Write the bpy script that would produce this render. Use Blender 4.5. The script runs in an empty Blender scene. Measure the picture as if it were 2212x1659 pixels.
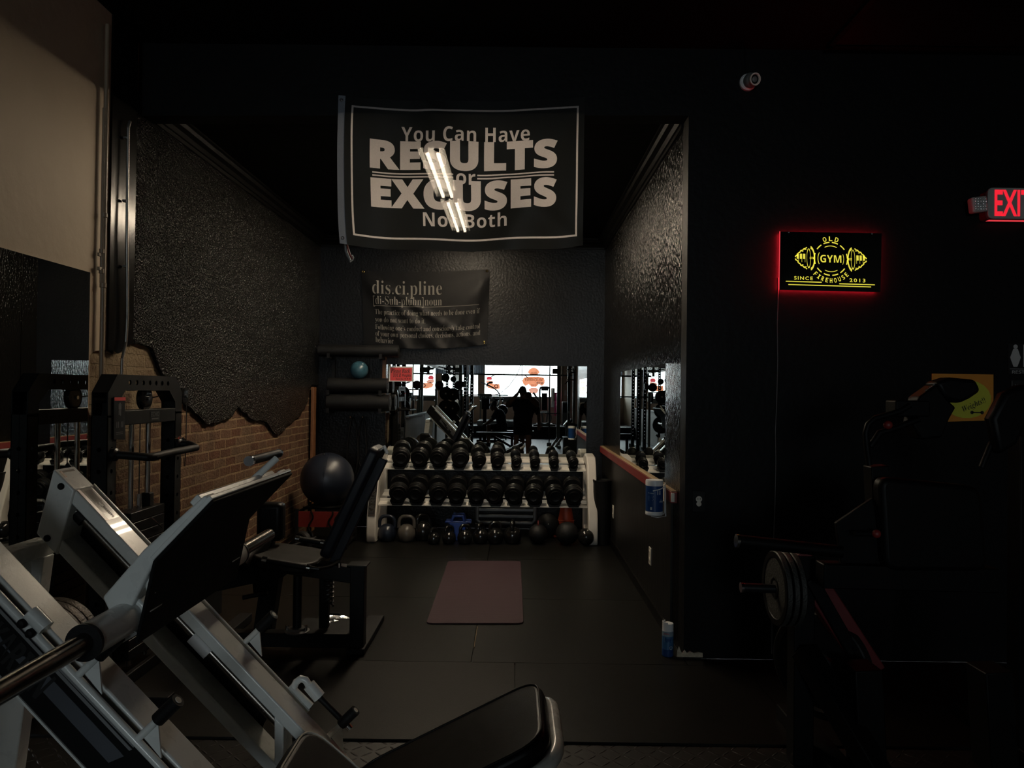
import bpy, bmesh, math, random
from mathutils import Vector, Matrix
from math import sin, cos, pi, radians as rad
random.seed(7)
C = bpy.context.scene.collection
V = Vector

# ------------------------------------------------------------------ camera
W, H, F = 2212, 1659, 1600.0
CAMZ = 1.45
EYE = V((0, 0, CAMZ))
ROLL = rad(0.7)
VPX, VPY = 1112.0, 845.0
def _cam_matrix(yaw, pitch):
    return Matrix.Rotation(yaw, 3, 'Z') @ Matrix.Rotation(pi / 2 + pitch, 3, 'X') @ Matrix.Rotation(ROLL, 3, 'Z')
def _project(M, d):
    c = M.transposed() @ V(d)
    return W / 2 + F * c.x / -c.z, H / 2 - F * c.y / -c.z
yaw = pitch = 0.0
for _ in range(20):                      # aim so that the room's depth axis vanishes at (VPX, VPY)
    x, y = _project(_cam_matrix(yaw, pitch), (0, 1, 0))
    yaw += (VPX - x) / F
    pitch += (VPY - y) / F
CM = _cam_matrix(yaw, pitch)
cd = bpy.data.cameras.new('camera'); cam = bpy.data.objects.new('camera', cd); C.objects.link(cam)
cd.sensor_fit = 'HORIZONTAL'; cd.sensor_width = 36.0; cd.lens = 36.0 * F / W
cd.clip_start = 0.03; cd.clip_end = 200
cam.matrix_world = Matrix.Translation(EYE) @ CM.to_4x4()
bpy.context.scene.camera = cam

def ray(px, py):
    return (CM @ V(((px - W / 2) / F, -(py - H / 2) / F, -1))).normalized()
def PY(px, py, Y):
    d = ray(px, py); return EYE + d * (Y / d.y)
def PX(px, py, X):
    d = ray(px, py); return EYE + d * (X / d.x)
def PZ(px, py, Z=0.0):
    d = ray(px, py); return EYE + d * ((Z - CAMZ) / d.z)
MIR_Y, MIR_A = 7.80, 0.0047               # the rear mirror hangs very slightly askew
MIR_N = V((-sin(MIR_A), -cos(MIR_A), 0)); MIR_P = V((-0.3, MIR_Y, 1.2))
def PM(px, py, Y):                        # a point of the room behind the camera, seen in the rear mirror
    d = ray(px, py)
    hit = EYE + d * ((MIR_P - EYE).dot(MIR_N) / d.dot(MIR_N))
    r = d - 2 * d.dot(MIR_N) * MIR_N
    return hit + r * ((Y - hit.y) / r.y)

# ------------------------------------------------------------------ view, world, light
sc = bpy.context.scene
sc.view_settings.view_transform = 'Standard'; sc.view_settings.look = 'None'
sc.view_settings.exposure = 0.0; sc.view_settings.gamma = 1.0; sc.view_settings.use_curve_mapping = False
sc.cycles.caustics_reflective = True; sc.cycles.caustics_refractive = False
sc.cycles.max_bounces = 8; sc.cycles.glossy_bounces = 6; sc.cycles.diffuse_bounces = 4
sc.cycles.transparent_max_bounces = 12; sc.cycles.sample_clamp_indirect = 3.0
SKY = 15.0                                # daylight outside the shop window
TUBE = 120.0                              # fluorescent tubes on the alcove ceiling
wd = bpy.data.worlds.new('world'); sc.world = wd; wd.use_nodes = True
bg = wd.node_tree.nodes['Background']
bg.inputs[0].default_value = (0.86, 0.94, 1.0, 1); bg.inputs[1].default_value = SKY
# portals in the shop front openings guide the daylight sampling
def portal(name, x0, x1, z0, z1, y):
    ld = bpy.data.lights.new(name, 'AREA'); ld.shape = 'RECTANGLE'; ld.size = x1 - x0; ld.size_y = z1 - z0
    ld.cycles.is_portal = True
    o = bpy.data.objects.new(name, ld); C.objects.link(o)
    o.location = ((x0 + x1) / 2, y, (z0 + z1) / 2); o.rotation_euler = (pi / 2, 0, 0)
    return o
WIN_Y = -10.0
WINS = [(-2.02, -1.42, 1.24, 3.27), (-1.24, 1.36, 1.24, 3.27)]
for w in WINS: portal('daylight_portal', w[0], w[1], w[2], w[3], WIN_Y - 0.03)

# ------------------------------------------------------------------ materials
MATS = {}
def mat(name, col, rough=0.5, metal=0.0, spec=0.5, var=0.12, vscale=14.0, bump=0.0, bscale=60.0, emit=None, estr=0.0, coat=0.0, rvar=0.08):
    if name in MATS: return MATS[name]
    m = bpy.data.materials.new(name); m.use_nodes = True; N = m.node_tree; b = N.nodes['Principled BSDF']
    L = N.links.new
    tc = N.nodes.new('ShaderNodeTexCoord')
    n = N.nodes.new('ShaderNodeTexNoise'); n.inputs['Scale'].default_value = vscale; n.inputs['Detail'].default_value = 4
    L(tc.outputs['Object'], n.inputs['Vector'])
    mx = N.nodes.new('ShaderNodeMix'); mx.data_type = 'RGBA'; mx.blend_type = 'MIX'
    a = [c * (1 - var) for c in col[:3]] + [1]; d = [min(1, c * (1 + var)) for c in col[:3]] + [1]
    mx.inputs[6].default_value = a; mx.inputs[7].default_value = d
    L(n.outputs['Fac'], mx.inputs[0]); L(mx.outputs[2], b.inputs['Base Color'])
    mr = N.nodes.new('ShaderNodeMapRange'); mr.inputs[3].default_value = max(0.02, rough - rvar); mr.inputs[4].default_value = min(1, rough + rvar)
    L(n.outputs['Fac'], mr.inputs[0]); L(mr.outputs[0], b.inputs['Roughness'])
    b.inputs['Metallic'].default_value = metal; b.inputs['Specular IOR Level'].default_value = spec
    b.inputs['Coat Weight'].default_value = coat
    if bump:
        n2 = N.nodes.new('ShaderNodeTexNoise'); n2.inputs['Scale'].default_value = bscale; n2.inputs['Detail'].default_value = 3
        L(tc.outputs['Object'], n2.inputs['Vector'])
        bp = N.nodes.new('ShaderNodeBump'); bp.inputs['Strength'].default_value = bump; bp.inputs['Distance'].default_value = 0.01
        L(n2.outputs['Fac'], bp.inputs['Height']); L(bp.outputs[0], b.inputs['Normal'])
    if emit:
        b.inputs['Emission Color'].default_value = (*emit, 1); b.inputs['Emission Strength'].default_value = estr
    MATS[name] = m
    return m
def nodes_mat(name):
    m = bpy.data.materials.new(name); m.use_nodes = True; MATS[name] = m
    N = m.node_tree; return m, N, N.nodes['Principled BSDF'], N.links.new
def wall_mat(name, colA, colB, rough, bscale, bstr, stretch=(1, 1, 1), kind='noise', spec=0.5, dist=0.012, scratch=0.0):
    m, N, b, L = nodes_mat(name)
    g = N.nodes.new('ShaderNodeNewGeometry')
    mp = N.nodes.new('ShaderNodeMapping'); mp.inputs['Scale'].default_value = stretch; L(g.outputs['Position'], mp.inputs[0])
    n = N.nodes.new('ShaderNodeTexNoise'); n.inputs['Scale'].default_value = 2.2; n.inputs['Detail'].default_value = 6; L(mp.outputs[0], n.inputs[0])
    r = N.nodes.new('ShaderNodeMix'); r.data_type = 'RGBA'; r.inputs[6].default_value = (*colA, 1); r.inputs[7].default_value = (*colB, 1)
    L(n.outputs['Fac'], r.inputs[0]); L(r.outputs[2], b.inputs['Base Color'])
    b.inputs['Roughness'].default_value = rough; b.inputs['Specular IOR Level'].default_value = spec
    if kind == 'pebble':
        t = N.nodes.new('ShaderNodeTexVoronoi'); t.feature = 'SMOOTH_F1'; t.inputs['Scale'].default_value = bscale; L(mp.outputs[0], t.inputs[0]); o = t.outputs['Distance']
        t2 = N.nodes.new('ShaderNodeTexNoise'); t2.inputs['Scale'].default_value = bscale * 0.5; t2.inputs['Detail'].default_value = 5; L(mp.outputs[0], t2.inputs[0])
        ad = N.nodes.new('ShaderNodeMath'); ad.operation = 'ADD'; L(o, ad.inputs[0]); L(t2.outputs['Fac'], ad.inputs[1]); o = ad.outputs[0]
    else:
        t = N.nodes.new('ShaderNodeTexNoise'); t.inputs['Scale'].default_value = bscale; t.inputs['Detail'].default_value = 6; L(mp.outputs[0], t.inputs[0]); o = t.outputs['Fac']
    if scratch:
        wv = N.nodes.new('ShaderNodeTexVoronoi'); wv.feature = 'DISTANCE_TO_EDGE'; wv.inputs['Scale'].default_value = 1.7
        nw = N.nodes.new('ShaderNodeTexNoise'); nw.inputs['Scale'].default_value = 3; L(g.outputs['Position'], nw.inputs[0])
        va = N.nodes.new('ShaderNodeVectorMath'); va.operation = 'ADD'; L(g.outputs['Position'], va.inputs[0]); L(nw.outputs['Color'], va.inputs[1]); L(va.outputs[0], wv.inputs[0])
        st = N.nodes.new('ShaderNodeMath'); st.operation = 'LESS_THAN'; st.inputs[1].default_value = 0.004; L(wv.outputs['Distance'], st.inputs[0])
        ml = N.nodes.new('ShaderNodeMath'); ml.operation = 'MULTIPLY_ADD'; ml.inputs[1].default_value = -scratch; L(st.outputs[0], ml.inputs[0]); L(o, ml.inputs[2]); o = ml.outputs[0]
    bp = N.nodes.new('ShaderNodeBump'); bp.inputs['Strength'].default_value = bstr; bp.inputs['Distance'].default_value = dist
    L(o, bp.inputs['Height']); L(bp.outputs[0], b.inputs['Normal'])
    return m

M_white = mat('white_enamel', (0.72, 0.74, 0.72), 0.28, spec=0.5, var=0.06, coat=0.3, bump=0.03, bscale=200)
M_rackwhite = mat('cream_enamel', (0.70, 0.66, 0.60), 0.35, var=0.05)
M_black = mat('black_steel', (0.007, 0.007, 0.0075), 0.38, var=0.2, spec=0.35)
M_matte = mat('matte_black_steel', (0.0045, 0.0045, 0.005), 0.55, var=0.2, spec=0.2)
M_rubber = mat('black_rubber', (0.006, 0.006, 0.0065), 0.55, var=0.25, bump=0.1, bscale=120, spec=0.25)
M_iron = mat('black_cast_iron', (0.0045, 0.0045, 0.0045), 0.40, var=0.3, bump=0.12, bscale=90, spec=0.22)
M_gloss = mat('glossy_black_enamel', (0.008, 0.008, 0.008), 0.15, var=0.3, bump=0.1, bscale=70)
M_vinyl = mat('black_vinyl', (0.0028, 0.0028, 0.003), 0.42, var=0.15, bump=0.06, bscale=240, spec=0.16)
M_navyv = mat('dark_navy_vinyl', (0.006, 0.0075, 0.013), 0.45, var=0.15, bump=0.06, bscale=240, spec=0.25)
M_brownv = mat('dark_brown_vinyl', (0.0075, 0.0062, 0.0052), 0.5, var=0.12, bump=0.06, bscale=240, spec=0.2)
M_chrome = mat('chrome', (0.75, 0.75, 0.76), 0.14, metal=1.0, var=0.05)
M_steel = mat('dark_polished_steel', (0.20, 0.18, 0.16), 0.24, metal=1.0, var=0.12)
M_grey = mat('grey_steel', (0.16, 0.16, 0.16), 0.4, metal=0.3, var=0.12)
M_sage = mat('grey_green_enamel', (0.14, 0.16, 0.14), 0.4, var=0.1)
M_red = mat('red_paint', (0.16, 0.012, 0.010), 0.5, var=0.25)
M_darkred = mat('dark_red_rubber', (0.10, 0.012, 0.014), 0.4, var=0.2)
M_wood = mat('raw_pine', (0.26, 0.17, 0.085), 0.6, var=0.3, vscale=30)
M_owood = mat('orange_stained_wood', (0.15, 0.058, 0.02), 0.55, var=0.3, vscale=30)
M_ivory = mat('ivory_plastic', (0.62, 0.58, 0.50), 0.4, var=0.04)
M_wplastic = mat('white_plastic', (0.72, 0.73, 0.74), 0.4, var=0.04)
M_navy = mat('navy_rubber', (0.008, 0.011, 0.020), 0.38, var=0.15, bump=0.02)
M_teal = mat('teal_rubber', (0.03, 0.085, 0.12), 0.3, var=0.12)
M_kbnavy = mat('navy_enamel', (0.009, 0.013, 0.024), 0.3, var=0.12)
M_kbgrey = mat('grey_enamel', (0.085, 0.075, 0.065), 0.3, var=0.12)
M_blue = mat('blue_plastic', (0.012, 0.04, 0.22), 0.4, var=0.15)
M_orange = mat('orange_plastic', (0.36, 0.05, 0.018), 0.5, var=0.15)
M_skin = mat('skin', (0.16, 0.085, 0.055), 0.55, var=0.1)
M_navycloth = mat('navy_cloth', (0.018, 0.022, 0.038), 0.9, var=0.2, bump=0.2, bscale=300, spec=0.2)
M_blackcloth = mat('black_cloth', (0.010, 0.010, 0.012), 0.9, var=0.2, bump=0.2, bscale=300, spec=0.2)
M_hair = mat('dark_hair', (0.008, 0.007, 0.006), 0.6, var=0.3, bump=0.4, bscale=300)
M_ink = mat('black_ink', (0.006, 0.006, 0.006), 0.7, var=0.1)
M_signred = mat('red_paper', (0.62, 0.05, 0.055), 0.7, var=0.08)
M_signw = mat('white_paper', (0.70, 0.68, 0.66), 0.7, var=0.05)
M_tan = mat('tan_paint', (0.20, 0.15, 0.10), 0.42, var=0.15)
M_flex = mat('galvanised_flex', (0.28, 0.27, 0.25), 0.35, metal=0.8, var=0.2)

# ------------------------------------------------------------------ mesh building
ORG = {}
def basis(d, up=(0, 0, 1)):
    d = V(d).normalized(); u = V(up)
    if abs(d.dot(u.normalized())) > 0.995: u = V((1, 0, 0)) if abs(d.x) < 0.9 else V((0, 1, 0))
    s = d.cross(u).normalized(); u = s.cross(d).normalized()
    return d, s, u
class MB:
    def __init__(self): self.v = []; self.f = []
    def add(self, vs, fs):
        o = len(self.v); self.v += [V(p) for p in vs]; self.f += [[i + o for i in f] for f in fs]; return self
    def box(self, c, s, R=None):
        c = V(c); h = V(s) / 2; vs = []
        for x in (-1, 1):
            for y in (-1, 1):
                for z in (-1, 1):
                    p = V((x * h.x, y * h.y, z * h.z)); vs.append(c + (R @ p if R else p))
        return self.add(vs, [(0, 1, 3, 2), (4, 6, 7, 5), (0, 4, 5, 1), (2, 3, 7, 6), (0, 2, 6, 4), (1, 5, 7, 3)])
    def box2(self, a, b):
        a, b = V(a), V(b); return self.box((a + b) / 2, [abs(b[i] - a[i]) for i in range(3)])
    def bar(self, a, b, w, h, up=(0, 0, 1)):
        a, b = V(a), V(b); d, s, u = basis(b - a, up)
        vs = [p + s * i * w / 2 + u * j * h / 2 for p in (a, b) for i, j in ((-1, -1), (1, -1), (1, 1), (-1, 1))]
        return self.add(vs, [(3, 2, 1, 0), (4, 5, 6, 7), (0, 1, 5, 4), (1, 2, 6, 5), (2, 3, 7, 6), (3, 0, 4, 7)])
    def lathe(self, prof, o=(0, 0, 0), axis=(0, 0, 1), n=24, ang=0):
        o = V(o); d, s, u = basis(axis); vs = []; fs = []; k = len(prof)
        for j in range(n):
            t = 2 * pi * j / n + ang; q = s * cos(t) + u * sin(t)
            for r, z in prof: vs.append(o + q * r + d * z)
        for j in range(n):
            a, b = j * k, ((j + 1) % n) * k
            for i in range(k - 1): fs.append((a + i, a + i + 1, b + i + 1, b + i))
        fs.append([j * k for j in range(n)]); fs.append([j * k + k - 1 for j in range(n)][::-1])
        return self.add(vs, fs)
    def cyl(self, a, b, r, r2=None, n=20):
        a, b = V(a), V(b); L = (b - a).length
        return self.lathe([(r, 0), (r if r2 is None else r2, L)], a, b - a, n)
    def tube(self, pts, r, n=10, closed=False):
        pts = [V(p) for p in pts]; rs = r if isinstance(r, (list, tuple)) else [r] * len(pts); m = len(pts); vs = []; fs = []
        pu = None
        for i, p in enumerate(pts):
            if closed: t = pts[(i + 1) % m] - pts[i - 1]
            else: t = pts[min(i + 1, m - 1)] - pts[max(i - 1, 0)]
            t.normalize()
            if pu is None: _, s, u = basis(t)
            else:
                s = t.cross(pu).normalized(); u = s.cross(t).normalized()
            pu = u
            for j in range(n):
                a = 2 * pi * j / n; vs.append(p + (s * cos(a) + u * sin(a)) * rs[i])
        for i in range(m if closed else m - 1):
            a, b = i * n, ((i + 1) % m) * n
            for j in range(n): k = (j + 1) % n; fs.append((a + j, a + k, b + k, b + j))
        if not closed: fs.append(list(range(n))[::-1]); fs.append([(m - 1) * n + j for j in range(n)])
        return self.add(vs, fs)
    def sphere(self, c, r, s=(1, 1, 1), nu=24, nv=14, R=None):
        c = V(c); vs = []; fs = []
        for i in range(nv + 1):
            t = pi * i / nv
            for j in range(nu):
                a = 2 * pi * j / nu; p = V((r * s[0] * sin(t) * cos(a), r * s[1] * sin(t) * sin(a), r * s[2] * cos(t)))
                vs.append(c + (R @ p if R else p))
        for i in range(nv):
            for j in range(nu):
                k = (j + 1) % nu; fs.append((i * nu + j, (i + 1) * nu + j, (i + 1) * nu + k, i * nu + k))
        return self.add(vs, fs)
    def prism(self, pts, vec):
        pts = [V(p) for p in pts]; v = V(vec); m = len(pts)
        nn = sum(((pts[i] - pts[0]).cross(pts[(i + 1) % m] - pts[0]) for i in range(m)), V((0, 0, 0)))
        if nn.dot(v) > 0: pts = pts[::-1]
        fs = [list(range(m)), list(range(m, 2 * m))[::-1]]
        for i in range(m): k = (i + 1) % m; fs.append((i, i + m, k + m, k))
        return self.add(pts + [p + v for p in pts], fs)
    def torus(self, c, axis, R, r, n=32, k=10, a0=0, a1=2 * pi):
        c = V(c); d, s, u = basis(axis); full = abs(a1 - a0 - 2 * pi) < 1e-6
        m = n if full else n + 1
        return self.tube([c + (s * cos(a0 + (a1 - a0) * i / n) + u * sin(a0 + (a1 - a0) * i / n)) * R for i in range(m)], r, k, full)
    def plate(self, outline, holes, o, ex, ey, vec):
        """flat plate with round or polygonal holes: outline and holes in 2D, placed at o + x*ex + y*ey, thickness vec"""
        from mathutils.geometry import delaunay_2d_cdt
        pts = []; ed = []
        for loop in [outline] + holes:
            b0 = len(pts); pts += [V((p[0], p[1])) for p in loop]; ed += [(b0 + i, b0 + (i + 1) % len(loop)) for i in range(len(loop))]
        ov, oe, of, _, _, _ = delaunay_2d_cdt(pts, ed, [], 2 if holes else 1, 1e-6, False)
        if holes:
            def inside(p, lp):
                c = False
                for i in range(len(lp)):
                    (ax, ay), (bx, by) = lp[i - 1][:2], lp[i][:2]
                    if (ay > p.y) != (by > p.y) and p.x < (bx - ax) * (p.y - ay) / (by - ay) + ax: c = not c
                return c
            ov2, oe2, of2, _, _, _ = delaunay_2d_cdt(pts, ed, [], 0, 1e-6, False); ov = ov2; of = []
            for f in of2:
                m = sum((ov[i] for i in f), V((0, 0))) / 3
                if inside(m, outline) and not any(inside(m, h) for h in holes): of.append(f)
        o, ex, ey, vec = V(o), V(ex), V(ey), V(vec)
        vs = [o + ex * v.x + ey * v.y for v in ov]; n = len(vs); fs = []; ec = {}
        for f in of:
            q = list(f); fs.append(q); fs.append([i + n for i in q][::-1])
            for i in range(len(q)): ec[(q[i], q[(i + 1) % len(q)])] = 1
        for a, b in ec:
            if (b, a) not in ec: fs.append((b, a, a + n, b + n))
        return self.add(vs + [v + vec for v in vs], fs)
    def build(self, name, m, parent=None, bevel=0.0, segs=2, ang=38, recalc=True):
        me = bpy.data.meshes.new(name)
        if parent is not None: o0 = ORG[parent.name]
        else:
            lo = V([min(p[i] for p in self.v) for i in range(3)]); hi = V([max(p[i] for p in self.v) for i in range(3)])
            o0 = V(((lo.x + hi.x) / 2, (lo.y + hi.y) / 2, lo.z))
        me.from_pydata([p - o0 for p in self.v], [], self.f)
        if recalc:
            bm = bmesh.new(); bm.from_mesh(me); bmesh.ops.recalc_face_normals(bm, faces=bm.faces[:]); bm.to_mesh(me); bm.free()
        me.materials.append(m)
        me.polygons.foreach_set('use_smooth', [True] * len(me.polygons)); me.set_sharp_from_angle(angle=rad(ang))
        me.update()
        ob = bpy.data.objects.new(name, me); C.objects.link(ob)
        if parent is not None: ob.parent = parent
        else: ob.location = o0
        ORG[ob.name] = o0
        if bevel:
            b = ob.modifiers.new('bevel', 'BEVEL'); b.width = bevel; b.segments = segs; b.limit_method = 'ANGLE'; b.angle_limit = rad(40); b.harden_normals = False
        return ob
def tag(o, label=None, cat=None, group=None, kind=None):
    if label: o['label'] = label
    if cat: o['category'] = cat
    if group: o['group'] = group
    if kind: o['kind'] = kind
    return o
def thing(name, label, cat, loc=(0, 0, 0), group=None):
    o = bpy.data.objects.new(name, None); C.objects.link(o); o.location = V(loc); o.empty_display_size = 0.1
    ORG[o.name] = V(loc)
    return tag(o, label, cat, group)
def struct(name, mb, m, **k):
    o = mb.build(name, m, **k); o['kind'] = 'structure'; return o
CH = {}
def kids(o): return [c for c in C.objects if c.parent == o]
def dup(root, loc, label=None, group=None, rotz=None, scale=None):
    r = root.copy(); C.objects.link(r); r.location = V(loc)
    if rotz is not None: r.rotation_euler = (r.rotation_euler[0], r.rotation_euler[1], rotz)
    if scale is not None: r.scale = scale if isinstance(scale, (tuple, list)) else (scale,) * 3
    if label: r['label'] = label
    if group: r['group'] = group
    for ch in kids(root):
        c = ch.copy(); C.objects.link(c); c.parent = r
        for g in kids(ch):
            d = g.copy(); C.objects.link(d); d.parent = c
    return r

# ------------------------------------------------------------------ lettering
STY = {'sans': None, 'bold': (0x1D5D4, 0x1D5EE, 0x1D7EC), 'serif': (0x1D400, 0x1D41A, 0x1D7CE), 'script': (0x1D4D0, 0x1D4EA, None), 'ital': (0x1D468, 0x1D482, None), 'light': (0x1D5A0, 0x1D5BA, 0x1D7E2), 'mono': (0x1D670, 0x1D68A, 0x1D7F6)}
def styled(s, st):
    k = STY[st]
    if not k: return s
    o = ''
    for c in s:
        if 'A' <= c <= 'Z': o += chr(k[0] + ord(c) - 65)
        elif 'a' <= c <= 'z': o += chr(k[1] + ord(c) - 97)
        elif c.isdigit() and k[2]: o += chr(k[2] + ord(c) - 48)
        else: o += c
    return o
def glyphs(body, st='sans', offset=0.0, spacing=1.0, extrude=0.0, res=4):
    cu = bpy.data.curves.new('lettering', 'FONT'); cu.body = styled(body, st); cu.size = 1; cu.offset = offset
    cu.space_character = spacing; cu.extrude = extrude; cu.resolution_u = res
    o = bpy.data.objects.new('lettering', cu); C.objects.link(o)
    dg = bpy.context.evaluated_depsgraph_get(); me = bpy.data.meshes.new_from_object(o.evaluated_get(dg))
    vs = [v.co.copy() for v in me.vertices]; fs = [list(p.vertices) for p in me.polygons]
    bpy.data.objects.remove(o); bpy.data.meshes.remove(me); bpy.data.curves.remove(cu)
    return vs, fs
def fit(body, x0, x1, y0, y1, st='sans', offset=0.0, spacing=1.0, extrude=0.0, shear=0.0):
    """letters stretched to the rectangle x0..x1, y0..y1 (y up)"""
    vs, fs = glyphs(body, st, offset, spacing, extrude)
    if shear: vs = [V((v.x + shear * v.y, v.y, v.z)) for v in vs]
    a = [min(v[i] for v in vs) for i in (0, 1)]; b = [max(v[i] for v in vs) for i in (0, 1)]
    sx = (x1 - x0) / max(1e-6, b[0] - a[0]); sy = (y1 - y0) / max(1e-6, b[1] - a[1])
    return [V((x0 + (v.x - a[0]) * sx, y0 + (v.y - a[1]) * sy, v.z)) for v in vs], fs
def put(mb, vf, o, ex, ey, en=None):
    o, ex, ey = V(o), V(ex), V(ey); en = ex.cross(ey).normalized() if en is None else V(en)
    return mb.add([o + ex * v.x + ey * v.y + en * v.z for v in vf[0]], vf[1])
def rect2(x0, x1, y0, y1): return [V((x0, y0, 0)), V((x1, y0, 0)), V((x1, y1, 0)), V((x0, y1, 0))], [[0, 1, 2, 3]]
def merge(*vfs):
    v, f = [], []
    for a, b in vfs: o = len(v); v += a; f += [[i + o for i in q] for q in b]
    return v, f
def circ(cx, cy, r, n=20, ry=None): return [(cx + r * cos(2 * pi * i / n), cy + (ry or r) * sin(2 * pi * i / n)) for i in range(n)]
def cut_cloth(print2d, rect, nx, ny, fn):
    """cloth cut around its lettering on a fine grid: returns (cloth, lettering) as (verts, faces), both bent by fn"""
    import numpy as np
    from mathutils.geometry import delaunay_2d_cdt
    vs = [V((v.x, v.y)) for v in print2d[0]]; key = {}; idx = []; pts = []
    for v in vs:
        k = (round(v.x, 5), round(v.y, 5))
        if k not in key: key[k] = len(pts); pts.append(v)
        idx.append(key[k])
    cnt = {}
    for f in print2d[1]:
        q = [idx[i] for i in f]
        for i in range(len(q)):
            a, b = q[i], q[(i + 1) % len(q)]
            if a != b: cnt[(a, b)] = cnt.get((a, b), 0) + 1
    wt = {e: c - cnt.get((e[1], e[0]), 0) for e, c in cnt.items()}
    bd = [e for e, w in wt.items() if w > 0]
    x0, x1, y0, y1 = rect; g0 = len(pts); edges = list(bd)
    gid = lambda i, j: g0 + j * (nx + 1) + i
    for j in range(ny + 1):
        for i in range(nx + 1):
            pts.append(V((x0 + (x1 - x0) * i / nx, y0 + (y1 - y0) * j / ny)))
            if i: edges.append((gid(i - 1, j), gid(i, j)))
            if j: edges.append((gid(i, j - 1), gid(i, j)))
    ov, oe, of, _, _, _ = delaunay_2d_cdt(pts, edges, [], 0, 1e-5, False)
    P = np.array([(v.x, v.y) for v in ov]); T = np.array([list(f) for f in of]); cen = P[T].mean(axis=1)
    A = np.array([(pts[a].x, pts[a].y) for a, b in bd]); B = np.array([(pts[b].x, pts[b].y) for a, b in bd])
    wn = np.zeros(len(cen), dtype=int)
    for (ax, ay), (bx, by), e in zip(A, B, bd):
        up = (ay <= cen[:, 1]) & (by > cen[:, 1]); dn = (by <= cen[:, 1]) & (ay > cen[:, 1])
        side = (bx - ax) * (cen[:, 1] - ay) - (cen[:, 0] - ax) * (by - ay)
        wn += wt[e] * ((up & (side > 0)).astype(int) - (dn & (side < 0)).astype(int))
    V3 = [fn(v.x, v.y) for v in ov]; out = []
    for sel in (wn == 0, wn != 0):
        tr = T[sel]; used = sorted(set(tr.ravel().tolist())); mp = {u: i for i, u in enumerate(used)}
        out.append(([V3[u] for u in used], [[mp[i] for i in t] for t in tr.tolist()]))
    return out
# ================================================================== the setting
XL, XR, YA, YB, ZA, ZC = -2.10, 0.94, 4.07, 7.83, 3.06, 3.35
M_paint = wall_mat('black_wall_paint', (0.0022, 0.0022, 0.0024), (0.0042, 0.0042, 0.0046), 0.5, 28, 0.35, dist=0.006, scratch=0.5, spec=0.12)
M_backp = wall_mat('black_rough_paint', (0.0032, 0.0032, 0.0038), (0.006, 0.006, 0.0068), 0.36, 42, 0.5, dist=0.008, spec=0.17)
M_rough = wall_mat('black_pebbled_plaster', (0.003, 0.0026, 0.0022), (0.006, 0.005, 0.004), 0.13, 105, 1.0, kind='pebble', dist=0.018, spec=0.3)
M_streak = wall_mat('black_streaky_paint', (0.003, 0.0027, 0.0024), (0.006, 0.0052, 0.0045), 0.16, 100, 0.9, stretch=(1, 1, 0.35), kind='pebble', dist=0.012, spec=0.28)
M_grain = wall_mat('black_grained_board', (0.003, 0.003, 0.0033), (0.011, 0.0105, 0.010), 0.38, 60, 0.5, stretch=(1, 1, 0.08), dist=0.004, spec=0.2)
M_beige = wall_mat('old_beige_plaster', (0.36, 0.285, 0.20), (0.47, 0.38, 0.275), 0.62, 14, 0.28, dist=0.01, scratch=1.2, spec=0.3)
M_brown = wall_mat('brown_wall_paint', (0.46, 0.31, 0.235), (0.56, 0.40, 0.31), 0.6, 30, 0.2)
M_ceil = wall_mat('black_ceiling_paint', (0.003, 0.003, 0.003), (0.005, 0.005, 0.005), 0.7, 20, 0.2, spec=0.1)
M_mat1 = wall_mat('rubber_floor', (0.0032, 0.003, 0.0026), (0.0052, 0.005, 0.0043), 0.40, 160, 0.12, dist=0.004, spec=0.16)
M_mat2 = wall_mat('brownish_rubber_floor', (0.0046, 0.0037, 0.0031), (0.0066, 0.0053, 0.0045), 0.55, 160, 0.15, dist=0.004, spec=0.14)
M_strip = wall_mat('glossy_black_post_paint', (0.003, 0.0027, 0.0024), (0.008, 0.007, 0.006), 0.20, 16, 0.25, stretch=(1, 1, 0.25), dist=0.004, spec=0.14, scratch=0.6)
M_dkwood = mat('dark_base_wood', (0.0035, 0.003, 0.0025), 0.4, var=0.3, spec=0.15)

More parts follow.
